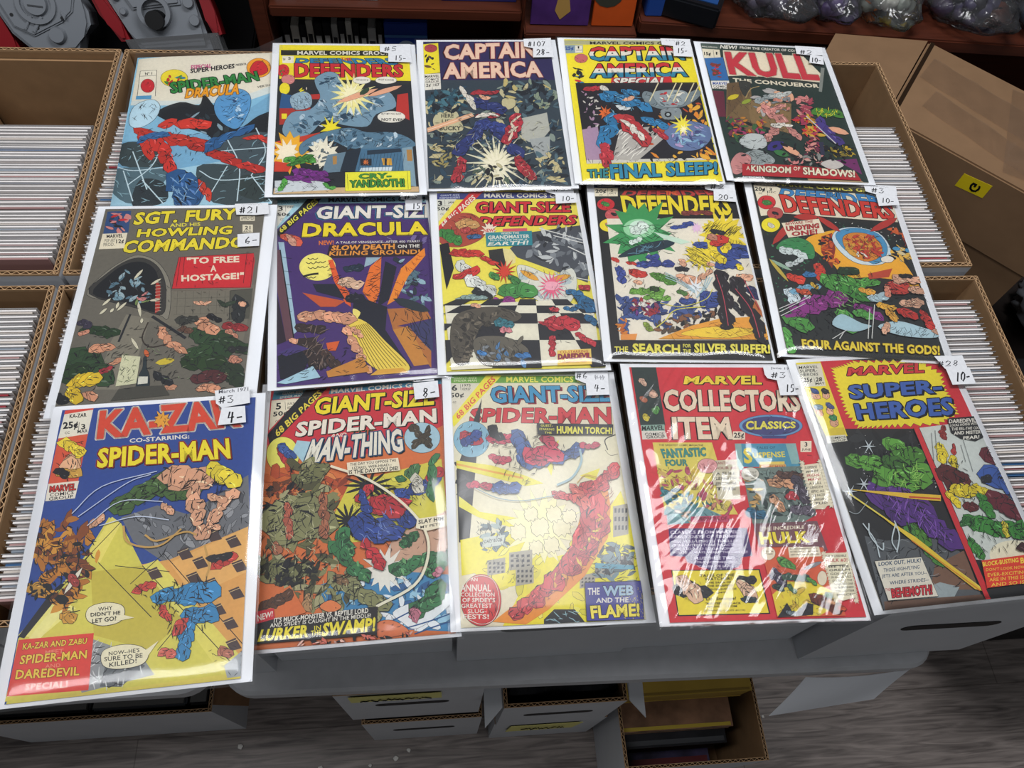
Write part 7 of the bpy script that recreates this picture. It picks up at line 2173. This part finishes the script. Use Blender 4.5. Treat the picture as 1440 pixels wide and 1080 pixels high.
file_row(-.510,.19,.50,50,'white-edged bagged comic filed upright in the far-left front box',-.02)
file_row(-.300,.19,.50,50,'white-edged bagged comic filed upright in the front box left of the grey-brown comic',-.02,gaps=((.392,.408),(.43,.452)))
file_row(-.510,.565,.775,34,'white-edged bagged comic filed in the half-empty far-left back box',-.03)
file_row(-.300,.56,.80,36,'white-edged bagged comic filed in the back box under the leftmost cream-topped comic',-.02)
file_row(.543,.565,.80,38,'white-edged bagged comic filed in the right end box of the back row',.03)
file_row(.543,.172,.505,52,'white-edged bagged comic filed in the right end box of the front row',.02)

# ---------------- comics
for k in range(1,16): make_comic(k)

# ---------------- under the tables
def floor_box(x0,x1,y0,y1,z,label,H=.272,slot=True,rz=0): return comic_box(x0,x1,y0,y1,z,label,'white boxes stored under the tables',rz,slot,H=H)
def quadsheet(name,P,m,parent=None,th=.0012,n=6,curl=0):
    P=[Vector(p) for p in P]; nn=(P[1]-P[0]).cross(P[3]-P[0]).normalized(); V=[];F=[]
    for s in (0,1):
        for j in range(n+1):
            for i in range(n+1):
                a,b=i/n,j/n; p=(P[0]*(1-a)+P[1]*a)*(1-b)+(P[3]*(1-a)+P[2]*a)*b
                V.append(tuple(p+nn*(s*th+curl*math.sin(b*2.2)*math.sin(a*3+.4))))
    N=(n+1)**2
    for j in range(n):
        for i in range(n):
            q=(j*(n+1)+i,j*(n+1)+i+1,(j+1)*(n+1)+i+1,(j+1)*(n+1)+i); F.append(tuple(N+k for k in q)); F.append(q[::-1])
    ring=[i for i in range(n+1)]+[(j+1)*(n+1)-1 for j in range(1,n+1)]+[n*(n+1)+i for i in range(n-1,-1,-1)]+[j*(n+1) for j in range(n-1,0,-1)]
    for a,b in zip(ring,ring[1:]+ring[:1]): F.append((a,b,N+b,N+a))
    return mesh(name,V,F,m,parent)
def scribble(P,parent,seed,name='handwriting',rows=1):
    P=[Vector(p) for p in P]; R=random.Random(seed); bm=bmesh.new(); nn=(P[1]-P[0]).cross(P[3]-P[0]).normalized()
    for r in range(rows):
        pts=[]
        for i in range(26):
            a=i/25; b=(r+.5)/rows+R.uniform(-.3,.3)/rows; pts.append((P[0]*(1-a)+P[1]*a)*(1-b)+(P[3]*(1-a)+P[2]*a)*b+nn*.0016)
        tube(bm,pts,.0009,5)
    return obj(name,bm,INK,parent)
# left: shallow white box of dark books
b=floor_box(-.80,-.395,.197,.50,0,'white open box of dark books on the floor under the left table',.262,False)
bm=bmesh.new(); hexa(bm,[(.1985,-.14,.255),(.2005,-.14,.255),(.2005,.10,.255),(.1985,.10,.255)],[(.268,-.15,.285),(.270,-.15,.287),(.270,.12,.287),(.268,.12,.285)]); obj('box_flap',bm,mat('printed_flap','#7a5b42',.7,.2,.25,30),b)
for i,(x0,x1,c,l) in enumerate(((-.775,-.60,'#2a2c30','thick charcoal book lying at the left end of the open floor box'),(-.595,-.44,'#3a3d42','thick slate-grey book lying in the middle of the open floor box'),(-.436,-.402,'#121214','narrow black book standing at the right end of the open floor box'))):
    t=thing('book',l,'book',((x0+x1)/2,.34,.0035)); w=(x1-x0)/2; bm=bmesh.new(); bx(bm,-w,w,-.13,.13,0,.245+.004*i,0,.003); obj('book_cover',bm,mat('book_dark_%d'%i,c,.45,.4),t)
    bm=bmesh.new(); bx(bm,-w+.004,w-.004,-.126,.126,.2455+.004*i,.2505+.004*i); obj('page_block',bm,mat('grey_pages','#5b5a58',.8),t)
# two stacked boxes
a=floor_box(-.142,.062,.160,.52,0,'lower of the two stacked white boxes under the table')
b=floor_box(-.156,.056,.168,.52,.2735,'upper of the two stacked white boxes, yellow note on its front')
quadsheet('paper_note',[(-.085,-.1785,.222),(.045,-.1785,.222),(.045,-.1785,.266),(-.085,-.1785,.266)][::1],YELN,b); scribble([(-.07,-.1798,.228),(.03,-.1798,.228),(.03,-.1798,.258),(-.07,-.1798,.258)],b,3)
# centre: box with splayed flaps, black cloth inside, on a box with a yellow label
a=floor_box(.085,.285,.150,.50,0,'white box under the flapped box, yellow label on its front',.245,False)
quadsheet('paper_note',[(-.075,-.1775,.14),(.05,-.1775,.14),(.06,-.1775,.215),(-.07,-.1775,.215)],YELN,a); scribble([(-.05,-.179,.16),(.03,-.179,.16),(.03,-.179,.2),(-.05,-.179,.2)],a,5)
b=floor_box(.086,.272,.146,.50,.2465,'white box with splayed side flaps holding black cloth under the table',.235)
for sx in (-1,1):
    bm=bmesh.new(); x=sx*.0955; X=x+sx*.026; z0,z1=.232,.262
    hexa(bm,[(x,-.176,z0),(X,-.20,z1-.05),(X,.10,z1),(x,.12,z0)],[(x,-.176,z0+.004),(X,-.20,z1-.046),(X,.10,z1+.004),(x,.12,z0+.004)]); obj('box_flap',bm,CARDW,b)
t=thing('black_cloth','black folded cloth with a pale mark in the flapped box','cloth',(.179,.33,.2755))
V=[];F=[];R=random.Random(8)
for j in range(13):
    for i in range(13): V.append((-.085+.17*i/12,-.165+.32*j/12,.205+.008*math.sin(i*.9+j*.5)+.004*math.sin(j*1.7)-(.02 if i in(0,12) or j in (0,12) else 0)))
for j in range(12):
    for i in range(12): F.append((j*13+i,j*13+i+1,j*13+i+14,j*13+i+13))
n0=len(V)
for x,y in ((-.085,-.165),(.085,-.165),(.085,.155),(-.085,.155)): V.append((x,y,0.0))
F+=[(n0+3,n0+2,n0+1,n0),tuple(range(0,13))+(n0+1,n0),tuple(range(12,169,13))+(n0+2,n0+1),tuple(range(168,155,-1))+(n0+3,n0+2),tuple(range(156,-1,-13))+(n0,n0+3)]
mesh('cloth_body',V,F,mat('black_cloth','#0b0b10',.7,.3,.1,60),t)
bm=bmesh.new(); tube(bm,[(-.06,-.15,.222),(-.045,-.135,.224),(-.04,-.10,.226)],.003,6); tube(bm,[(-.045,-.135,.224),(-.02,-.14,.224)],.0025,6); obj('pale_mark',bm,mat('pale_print','#8a8c92',.6),t)
# right: open box with magazines, sticking out from under the table
b=comic_box(.300,.552,.062,.42,0,'open brown-lined box of magazines jutting out under the table','white boxes stored under the tables',0,False,H=.268)
def flat(name,label,cat,x0,x1,y0,y1,z0,z1,c,deco):
    t=thing(name,label,cat,((x0+x1)/2,(y0+y1)/2,z0)); w=(x1-x0)/2; d=(y1-y0)/2; h=z1-z0; bm=bmesh.new(); bx(bm,-w,w,-d,d,h-.002,h); bx(bm,-w,w,-d,d,0,.002); bx(bm,-w,-w+.002,-d,d,.002,h-.002); obj('cover',bm,c,t)
    bm=bmesh.new(); bx(bm,-w+.0022,w-.001,-d+.001,d-.001,.0021,h-.0021); obj('page_block',bm,deco[2],t)
    bm=bmesh.new(); bx(bm,-w+.004,w-.004,-d+deco[0],-d+deco[1],h,h+.0005); obj('cover_band',bm,deco[3],t)
flat('book','thick gold book topmost at the back of the open brown-lined box','book',.312,.535,.171,.385,.235,.300,mat('gold_cover','#b0913a',.45,.4,.1,20),(.002,.006,mat('gold_pages','#a8893c',.6),mat('gold_rule','#8a6f28',.5)))
flat('magazine','brown mottled magazine in film below the gold book','magazine',.308,.512,.122,.372,.205,.2345,mat('brown_mottle','#7a5a44',.35,.5,.5,24),(.002,.008,mat('mag_pages','#8a8170',.8),mat('yellow_band','#b39b32',.5)))
flat('magazine','black magazine stack under the brown mottled magazine','magazine',.309,.505,.098,.35,.10,.2045,mat('dark_mag','#1c1c21',.35,.5,.5,30),(.004,.012,mat('dark_pages','#3a3838',.8),mat('grey_band','#4a4c50',.5)))
flat('magazine','dim blue and red magazine lowest in the open brown-lined box','magazine',.308,.50,.072,.33,.0015,.0995,mat('blue_red_mag','#3a3452',.4,.5,.7,26),(.004,.014,mat('dark_pages','#3a3838',.8),mat('maroon_band','#6a2428',.5)))
# paper taped to the table edge
p=thing('paper_sheet','white paper sheet hanging from the right table edge','paper',(0,0,0)); quadsheet('sheet',[(.422,.098,.635),(.560,.108,.655),(.595,.1345,.70),(.452,.1345,.705)],mat('plain_paper','#c9cbd0',.8),p,.0006,10,.006); scribble([(.475,.121,.682),(.535,.122,.682),(.54,.129,.693),(.475,.129,.694)],p,9)
# crumbs on the floor
RC=random.Random(4)
for i,(x,y,s,l) in enumerate(((-.402,.165,.006,'white crumb on the floor right of the open book box'),(-.15,.115,.004,'tiny pale crumb on the floor below the stacked boxes, leftmost'),(-.245,.115,.006,'white crumb on the floor in front of the gap between box groups'),(-.10,.125,.006,'white paper crumb on the floor in front of the stacked boxes'),(-.075,.138,.005,'small white crumb on the floor close to the stacked boxes'),(.66,.155,.004,'white crumb on the floor beyond the right table corner'))):
    bm=bmesh.new(); bmesh.ops.create_icosphere(bm,subdivisions=1,radius=s)
    for v in bm.verts: v.co*=RC.uniform(.6,1.2); v.co.z=v.co.z*.5+s*.5
    o=obj('paper_crumb',bm,mat('crumb','#d8d5cf',.9),None); o.location=(x,y,0); tag(o,l,'litter','crumbs on the floor')

# ---------------- cartons at the right
U_=Vector((.714,-.70,0)); D_=Vector((.594,.804,0)); C0=Vector((.809,1.047,0))
def P(u,d,z): return tuple(C0+U_*u+D_*d+Vector((0,0,z)))
def pbox(bm,u0,u1,d0,d1,z0,z1): return hexa(bm,[P(u0,d0,z0),P(u1,d0,z0),P(u1,d1,z0),P(u0,d1,z0)],[P(u0,d0,z1),P(u1,d0,z1),P(u1,d1,z1),P(u0,d1,z1)])
t=thing('cardboard_carton','large brown carton with taped top and yellow sticker, at the right edge','carton',(0,0,0))
bm=bmesh.new(); pbox(bm,0,.50,0,.262,.652,.80); bmesh.ops.bevel(bm,geom=bm.edges[:],offset=.003,segments=2,affect='EDGES'); obj('carton_body',bm,CARTON,t)
bm=bmesh.new(); hexa(bm,[(.808,1.049,.796),(.962,1.259,.796),(.80,1.31,.772),(.655,1.09,.772)],[(.808,1.049,.800),(.962,1.259,.800),(.80,1.31,.776),(.655,1.09,.776)]); obj('carton_flap',bm,CARTON,t)
bm=bmesh.new(); hexa(bm,[P(.004,.0,.8005),P(.012,.0,.8005),P(.012,.262,.8005),P(.004,.262,.8005)],[P(.004,.0,.801),P(.012,.0,.801),P(.012,.262,.801),P(.004,.262,.801)]); obj('seam',bm,DARKK,t)
def tape(u0,d0,u1,d1,w,seed):
    R=random.Random(seed); n=30; m=6; V=[];F=[]; a=Vector((u0,d0)); b=Vector((u1,d1)); dr=(b-a).normalized(); nv=Vector((-dr.y,dr.x))
    for i in range(n+1):
        for j in range(m+1):
            q=a+(b-a)*(i/n)+nv*(w*(j/m-.5)); V.append(P(q.x,q.y,.8015+.0012*max(0,math.sin(i*.9+j*.8+seed))+.0008*math.sin(i*.37+seed)**2)) 
    for i in range(n):
        for j in range(m):
            k=i*(m+1)+j; F.append((k,k+m+1,k+m+2,k+1))
    o=mesh('packing_tape',V,F,FILM2,t)
    for p in o.data.polygons: p.use_smooth=True
tape(.02,.18,.30,.15,.075,1); tape(.05,.10,.45,.03,.06,2); tape(.20,.25,.24,.02,.05,3)
bm=bmesh.new(); hexa(bm,[P(.165,-.0006,.747),P(.215,-.0006,.752),P(.215,0,.752),P(.165,0,.747)],[P(.165,-.0006,.776),P(.215,-.0006,.781),P(.215,0,.781),P(.165,0,.776)]); st=obj('price_sticker',bm,YEL,t)
V,F=glyphs('G',.03); V3=[P(.185+.017*(1-y),-.0012,.753+.0175*(x)) for x,y in V]; mesh('sticker_letter',[v for v in V3],F,INK,st)
t=thing('cardboard_carton','plain brown carton underneath the taped carton','carton',(0,0,0)); bm=bmesh.new(); pbox(bm,.03,.36,.01,.25,0,.650); obj('carton_body',bm,CARTON,t); bm=bmesh.new(); pbox(bm,.36,.363,.02,.24,.30,.32); obj('hand_hole',bm,BLACK,t)
t=thing('crate','dark brown crate on the floor right of the cartons','crate',(1.53,1.0,0)); bm=bmesh.new(); bx(bm,-.22,.22,-.25,.25,0,.28,0,.006); obj('crate_body',bm,mat('dark_crate','#2b2523',.6,.3),t); bm=bmesh.new(); bx(bm,-.225,.225,-.255,.255,.281,.295); obj('crate_lid',bm,mat('crate_lid','#332b28',.6,.3),t)
t=thing('darkening_bin','black bin added to darken the floor at the right edge, beside the front row','bin',(1.25,.48,0)); bm=bmesh.new(); hexa(bm,[(-.22,-.20,0),(.22,-.20,0),(.22,.20,0),(-.22,.20,0)],[(-.25,-.23,.47),(.25,-.23,.47),(.25,.23,.47),(-.25,.23,.47)]); obj('bin_body',bm,BLACK,t); bm=bmesh.new(); bx(bm,-.262,.262,-.242,.242,.471,.495,0,.006); obj('bin_lid',bm,mat('bin_lid','#141416',.55,.4),t)  # made-up black bin, stands in for the dark floor beside the boxes
bm=bmesh.new(); bmesh.ops.create_icosphere(bm,subdivisions=4,radius=.10); RB=random.Random(2)
for v in bm.verts:
    n=v.co.normalized(); v.co*=1+.16*math.sin(9*n.x+4*n.y)*math.sin(7*n.y-5*n.z)+.08*math.sin(17*n.x+13*n.z); v.co.z=max(v.co.z*.5+.045,0)
o=obj('plastic_bag',bm,mat('bag_white','#85888e',.4,.5),None,True); o.location=(1.43,.93,.2955); tag(o,'crumpled pale plastic bag lying on the dark crate','bag')

# ---------------- shelf unit along the back
t=thing('bookshelf','red-brown wooden shelf unit along the back wall','bookshelf',(0,0,0))
def board(n,x0,x1,y0,y1,z0,z1): 
    bm=bmesh.new(); bx(bm,x0,x1,y0,y1,z0,z1,0,.003); return obj(n,bm,WOOD,t)
board('shelf_board',-.31,.185,1.40,1.80,.722,.745); board('shelf_board',.192,.425,1.385,1.80,.694,.708); 
o=board('shelf_board',.43,2.1,1.402,1.82,.700,.728)
for v in o.data.vertices: v.co.y-=(v.co.x-.43)*.045; v.co.z-=(v.co.x-.43)*.012
board('shelf_board',-.31,2.1,1.44,1.80,.36,.38); board('side_panel',-.345,-.315,1.40,1.80,0,1.25); board('side_panel',.186,.191,1.40,1.80,0,1.1); board('side_panel',.4255,.4295,1.42,1.80,0,1.1); board('back_panel',-.31,2.1,1.81,1.82,0,1.25)
# books on the lower shelf, spines forward
RB=random.Random(12); x=-.305; spines=[]
names=['white-lettered black book on the lower shelf, first from the left upright','second','third']
cols=['#17181c','#d5d2c6','#1d2026','#c9c6ba','#101114','#15161c','#b8b8b4','#1a1c24','#d0cec4','#16171b','#14161d','#bfc0bd','#0f1014']
k=0
ordn=['first','second','third','fourth','fifth','sixth','seventh','eighth','ninth','tenth','eleventh','twelfth','thirteenth']
for k in range(13):
    w=RB.uniform(.013,.019); h=.29+RB.uniform(-.012,.006)
    tb=thing('book','%s %s book from the left on the dark lower shelf'%(ordn[k],'pale' if int(cols[k][1:3],16)>100 else 'black'),'book',(x+w/2,1.46,.3805),0,'books on the lower shelf')
    bm=bmesh.new(); bx(bm,-w/2+.0006,w/2-.0006,0,.2,0,h,0,.0015); obj('book_cover',bm,mat('spine_%d'%(k%5),cols[k],.4,.5) if False else mat('spine'+cols[k][1:],cols[k],.4,.5),tb)
    bm=bmesh.new()
    bx(bm,-w/2+.003,w/2-.003,-.0006,-.0001,.03,h-.03)
    obj('spine_label',bm,mat('spine_pale','#c4c4c0',.5) if int(cols[k][1:3],16)<100 else mat('spine_dark','#26272b',.5),tb); x+=w+.001
tb=thing('boxed_set','blue box beside the black and white spines on the lower shelf','box',(-.05,1.455,.3805)); bm=bmesh.new(); bx(bm,-.045,.045,0,.2,0,.296,0,.002); obj('box_body',bm,mat('blue_box','#1f3f9a',.4,.5),tb); bm=bmesh.new(); cyl(bm,(0,-.0006,.235),.02,.0005,20,'y'); obj('round_badge',bm,mat('badge','#8fa3b8',.5),tb); bm=bmesh.new(); bx(bm,-.045,.045,-.0007,-.0001,.262,.268); obj('edge_stripe',bm,mat('sky_stripe','#4f86c8',.5),tb)
# things on the upper boards
tb=thing('paper_stack','stack of white printed sheets on the left shelf board','paper',(-.20,1.50,.7455)); bm=bmesh.new(); bx(bm,-.10,.10,-.075,.12,0,.012,0,.001); obj('sheets',bm,mat('white_paper','#cdd0d4',.6),tb); bm=bmesh.new(); bx(bm,-.06,.06,-.0755,-.0752,.004,.006); obj('edge_line',bm,mat('grey_line','#6a6c70',.6),tb)
tb=thing('magazine','magazine with yellow, purple and red cover lying on the left shelf board','magazine',(.10,1.56,.7455)); bm=bmesh.new(); bx(bm,-.075,.075,-.13,.1,0,.006,0,.001); obj('cover',bm,mat('violet_cover','#2b2a6a',.35,.5),tb)
for i,(c,x0,x1,y0,y1) in enumerate((('#b9942a',-.06,-.02,-.12,-.07),('#a8323a',.02,.06,-.128,-.10),('#c9c4b8',-.07,-.055,-.12,-.05))):
    bm=bmesh.new(); bx(bm,x0,x1,y0,y1,.0061,.0068); obj('printed_patch',bm,mat('patch%d'%i,c,.4),tb)
def upright(label,x0,x1,y,z,h,c,shape,cc,name='comic_book',th=.008,tilt=.12):
    tb=thing(name,label,'book' if name=='book' else 'comic book',((x0+x1)/2,y+.02,z+.0012)); tb.rotation_euler=(-tilt,0,0); w=(x1-x0)/2; bm=bmesh.new(); bx(bm,-w,w,0,th,0,h,0,.001); obj('cover',bm,c,tb); bm=bmesh.new(); hexa(bm,[(a,-.0008,b) for a,b in shape],[(a,-.0001,b) for a,b in shape]); obj('cover_shape',bm,cc,tb); return tb
upright('purple comic with a tan streak standing on the middle back shelf',.205,.325,1.392,.7085,.26,mat('purple_cover','#4a2a6a',.35,.5,.3,20),[(.0,.012),(.02,.03),(.012,.07),(.035,.12),(-.005,.2),(-.02,.14),(-.004,.08),(-.012,.03)],mat('tan_streak','#b08a4a',.5))
upright('orange book with a dark round shape beside the purple comic',.332,.418,1.392,.7085,.25,mat('orange_cover','#c4501a',.35,.5,.1,20),[(-.043+.0*i,.035) if i==99 else (-.016+.03*math.cos(i*.5236),.065+.026*math.sin(i*.5236)) for i in range(12)],mat('dark_round','#3a3a30',.5),'book')
tb=thing('boxed_toy','blue and black boxed toy tilted on the right shelf board','toy',(.548,1.455,.7290),-.4); bm=bmesh.new(); bx(bm,-.06,.06,-.06,.08,0,.045,0,.004); obj('toy_box',bm,mat('toy_black','#15171c',.35,.5),tb); bm=bmesh.new(); bx(bm,-.05,.05,-.045,.07,.0452,.047); obj('blue_panel',bm,mat('toy_blue','#24508f',.35,.5),tb)
tb=thing('blue_book','small blue book at the left end of the right shelf board','book',(.460,1.47,.7285)); bm=bmesh.new(); bx(bm,-.018,.018,-.05,.05,0,.06,0,.002); obj('book_cover',bm,mat('book_blue','#1f4a9c',.4,.5),tb); bm=bmesh.new(); bx(bm,-.016,.016,-.048,.0505,.004,.056); obj('page_block',bm,PAGES,tb)
def pouch(label,x,y,z,w,d,h,cols,seed,tip):
    R=random.Random(seed); tb=thing('toy_bag',label,'bag',(x,y,z),0,'bagged toys on the back shelf'); bm=bmesh.new(); bmesh.ops.create_icosphere(bm,subdivisions=4,radius=1)
    for v in bm.verts:
        n=v.co.copy(); k=1+.10*math.sin(6*n.x+seed)*math.sin(8*n.z+5*n.y)+.05*math.sin(15*n.x-11*n.z+seed); v.co=Vector((n.x*w*k,n.y*d*k,(n.z*k)*h)); v.co.z=max(v.co.z+h*.8,0.002)
        q=max(0,n.x*tip[0]-n.y*.9+.1-abs(n.z)*.4-.55); v.co+=Vector((tip[0]*.05,-.06,-.03*0))*q
    obj('pouch',bm,film('toy_bag_film',.95,.04,.1,22,.6),tb,True); bm=bmesh.new()
    me_m=[mat('toybit'+c[1:],c,.4,.5) for c in cols]
    for i in range(46):
        a,b,c=R.uniform(-.75,.75),R.uniform(-.7,.7),R.uniform(.15,1.25); 
        if a*a+b*b+(c-.8)**2>.75: continue
        n0=len(bm.faces); r=R.uniform(.012,.024); m=bmesh.ops.create_icosphere(bm,subdivisions=1,radius=r,matrix=Matrix.Translation((a*w*.8,b*d*.8,max(c*h,r+.003))))
        mi=R.randrange(len(cols))
        for f in {f for v in m['verts'] for f in v.link_faces}: f.material_index=mi
    o=obj('toy_pieces',bm,me_m,tb,True); o['kind']='stuff'
sz=lambda x:.7285-(x-.43)*.012+.0008
for a in (('clear bag of dark purple-grey toys, leftmost bag on the right shelf board',.700,1.475,.068,.075,.05,['#4a4558','#6a6578','#2a2834'],1,(.9,)),('clear bag of violet toys, second bag from the left on the shelf',.836,1.465,.045,.07,.05,['#5a4a78','#3a3448','#8a84a0'],2,(.5,)),('clear bag of pale and orange toys in the middle of the right shelf',.965,1.455,.068,.075,.05,['#b8b8b0','#d87a2a','#8a9088','#c9b23a'],3,(.1,)),('clear bag of dark purple toys towards the right end of the shelf',1.145,1.455,.085,.075,.05,['#3a2f4a','#4a4560','#26242e'],4,(.6,)),('clear bag of blue-grey toys cut by the right edge of the photo',1.33,1.44,.08,.075,.05,['#26344a','#3a4658','#1c2430'],5,(.2,))):
    pouch(a[0],a[1],a[2],sz(a[1]),*a[3:])
# ---------------- big toys at the back left, leaning on a low black bench
t=thing('bench','low black bench behind the far left boxes','bench',(0,0,0)); bm=bmesh.new(); bx(bm,-1.35,-.37,1.18,1.9,.575,.615,0,.004); obj('bench_top',bm,BLACK,t)
for x in (-1.3,-.42):
    for y in (1.22,1.86):
        bm=bmesh.new(); bx(bm,x-.02,x+.02,y-.02,y+.02,0,.5745); obj('leg',bm,BLACK,t)
def toyframe(label,px,base,rz,tilt):
    t=thing('robot_toy',label,'toy',base); t.rotation_euler=(-tilt,0,rz); return t
K_=1/690.
def pl_(pts,cx,by): return [((x-cx)*K_,(by-y)*K_) for x,y in pts]
def slab(name,pts,y0,y1,m,par,bev=.004):
    bm=bmesh.new(); a=[(x,y1,z) for x,z in pts]; b=[(x,y0,z) for x,z in pts]; hexa(bm,a,b)
    if bev:
        fr=[f for f in bm.faces if all(abs(v.co.y-y0)<1e-6 for v in f.verts)]; bmesh.ops.bevel(bm,geom=list({e for f in fr for e in f.edges}),offset=bev,segments=2,affect='EDGES')
    return obj(name,bm,m,par)
t=toyframe('grey and red robot toy with an octagonal plate, at the top left','',(-.737,1.36,.662),.12,.62)
cx,by=82,78
slab('body_plate',pl_([(20,-2),(42,52),(64,77),(118,77),(126,58),(141,46),(142,30),(133,10),(128,-60),(20,-60)],cx,by),0,.06,PLAST,t,.006)
slab('inner_plate',pl_([(32,-2),(48,44),(70,57),(108,42),(124,30),(130,14),(124,-50),(32,-50)],cx,by),-.006,-.0005,PLAST,t,.003)
def ring(par,x,y,r0,r1,y0,y1,m,name):
    bm=bmesh.new(); n=32; c=((x-cx)*K_,(by-y)*K_); A=[];
    for rr,yy in ((r0,y1),(r0,y0),(r1,y0),(r1,y1)): A.append([bm.verts.new((c[0]+rr*math.cos(2*math.pi*i/n),yy,c[1]+rr*math.sin(2*math.pi*i/n))) for i in range(n)])
    for a,b in zip(A,A[1:]+A[:1]):
        for i in range(n): bm.faces.new((a[i],a[(i+1)%n],b[(i+1)%n],b[i]))
    return obj(name,bm,m,par)
def disc(par,x,y,r,y0,y1,m,name,r2=None):
    bm=bmesh.new(); cyl(bm,((x-cx)*K_,y1,(by-y)*K_),r,y0-y1,28,'y',0,r2); return obj(name,bm,m,par)
ring(t,83,19,.027,.035,-.012,-.0061,PLAST,'hub_ring'); d=disc(t,83,19,.021,-.014,-.0061,PLAST,'hub',.019); slab('hub_slot',pl_([(74,19),(92,22),(92,24),(74,21)],cx,by),-.0152,-.0142,mat('slot_dark','#3c3f44',.6),d,0)
disc(t,98,57,.016,-.011,-.0005,PLAST,'boss',.013)
for x,y in ((61,12),(50,30),(95,2),(110,37),(77,47)): disc(t,x,y,.0032,-.0068,-.0062,mat('hole_dark','#1d1f22',.7),'screw_hole')
for P4 in ([(70,50),(84,33),(87,35),(73,53)],[(60,47),(72,32),(74,34),(63,49)],[(111,28),(116,34),(113,40),(110,32)]): slab('raised_rib',pl_(P4,cx,by),-.010,-.0061,PLAST,t,.001)
slab('red_flank',pl_([(-70,-60),(16,-60),(18,-2),(40,58),(46,77),(-70,77)],cx,by),.01,.08,RED,t,.006)
t=toyframe('grey and red robot toy with a black knob, right of the octagonal-plate toy','',(-.528,1.37,.656),.1,.62)
cx,by=222,92
slab('body_shell',pl_([(152,-60),(160,10),(184,62),(196,90),(288,90),(276,30),(262,-60)],cx,by),0,.06,PLAST,t,.010)
slab('chest_panel',pl_([(182,-50),(184,12),(196,36),(258,32),(252,-50)],cx,by),-.008,-.0005,PLAST,t,.004); slab('window_frame',pl_([(184,-4),(186,12),(238,7),(236,-4)],cx,by),-.013,-.0081,mat('pale_plastic','#c4c8ce',.3),t,.002)
ring(t,224,40,.022,.030,-.02,-.0005,PLAST,'knob_ring'); disc(t,224,50,.019,-.03,-.0005,BLACK,'knob',.017)
for x,y in ((172,2),(178,20),(184,38)): disc(t,x,y,.008,-.010,-.0005,PLAST,'stud',.005)
for x,y in ((272,52),(268,30)): disc(t,x,y,.011,-.010,-.0005,PLAST,'bolt_head',.009)
slab('red_arm',pl_([(144,12),(160,10),(178,52),(184,74),(172,74),(160,52),(152,40)],cx,by),-.005,.05,RED,t,.006); slab('red_arm',pl_([(268,-50),(284,-20),(300,40),(304,70),(294,74),(286,52)],cx,by),-.005,.05,RED,t,.006); slab('clear_base',pl_([(180,72),(300,68),(304,91),(186,91)],cx,by),-.02,.04,film('blister',.85,.12,.1,10,.4),t,.004)
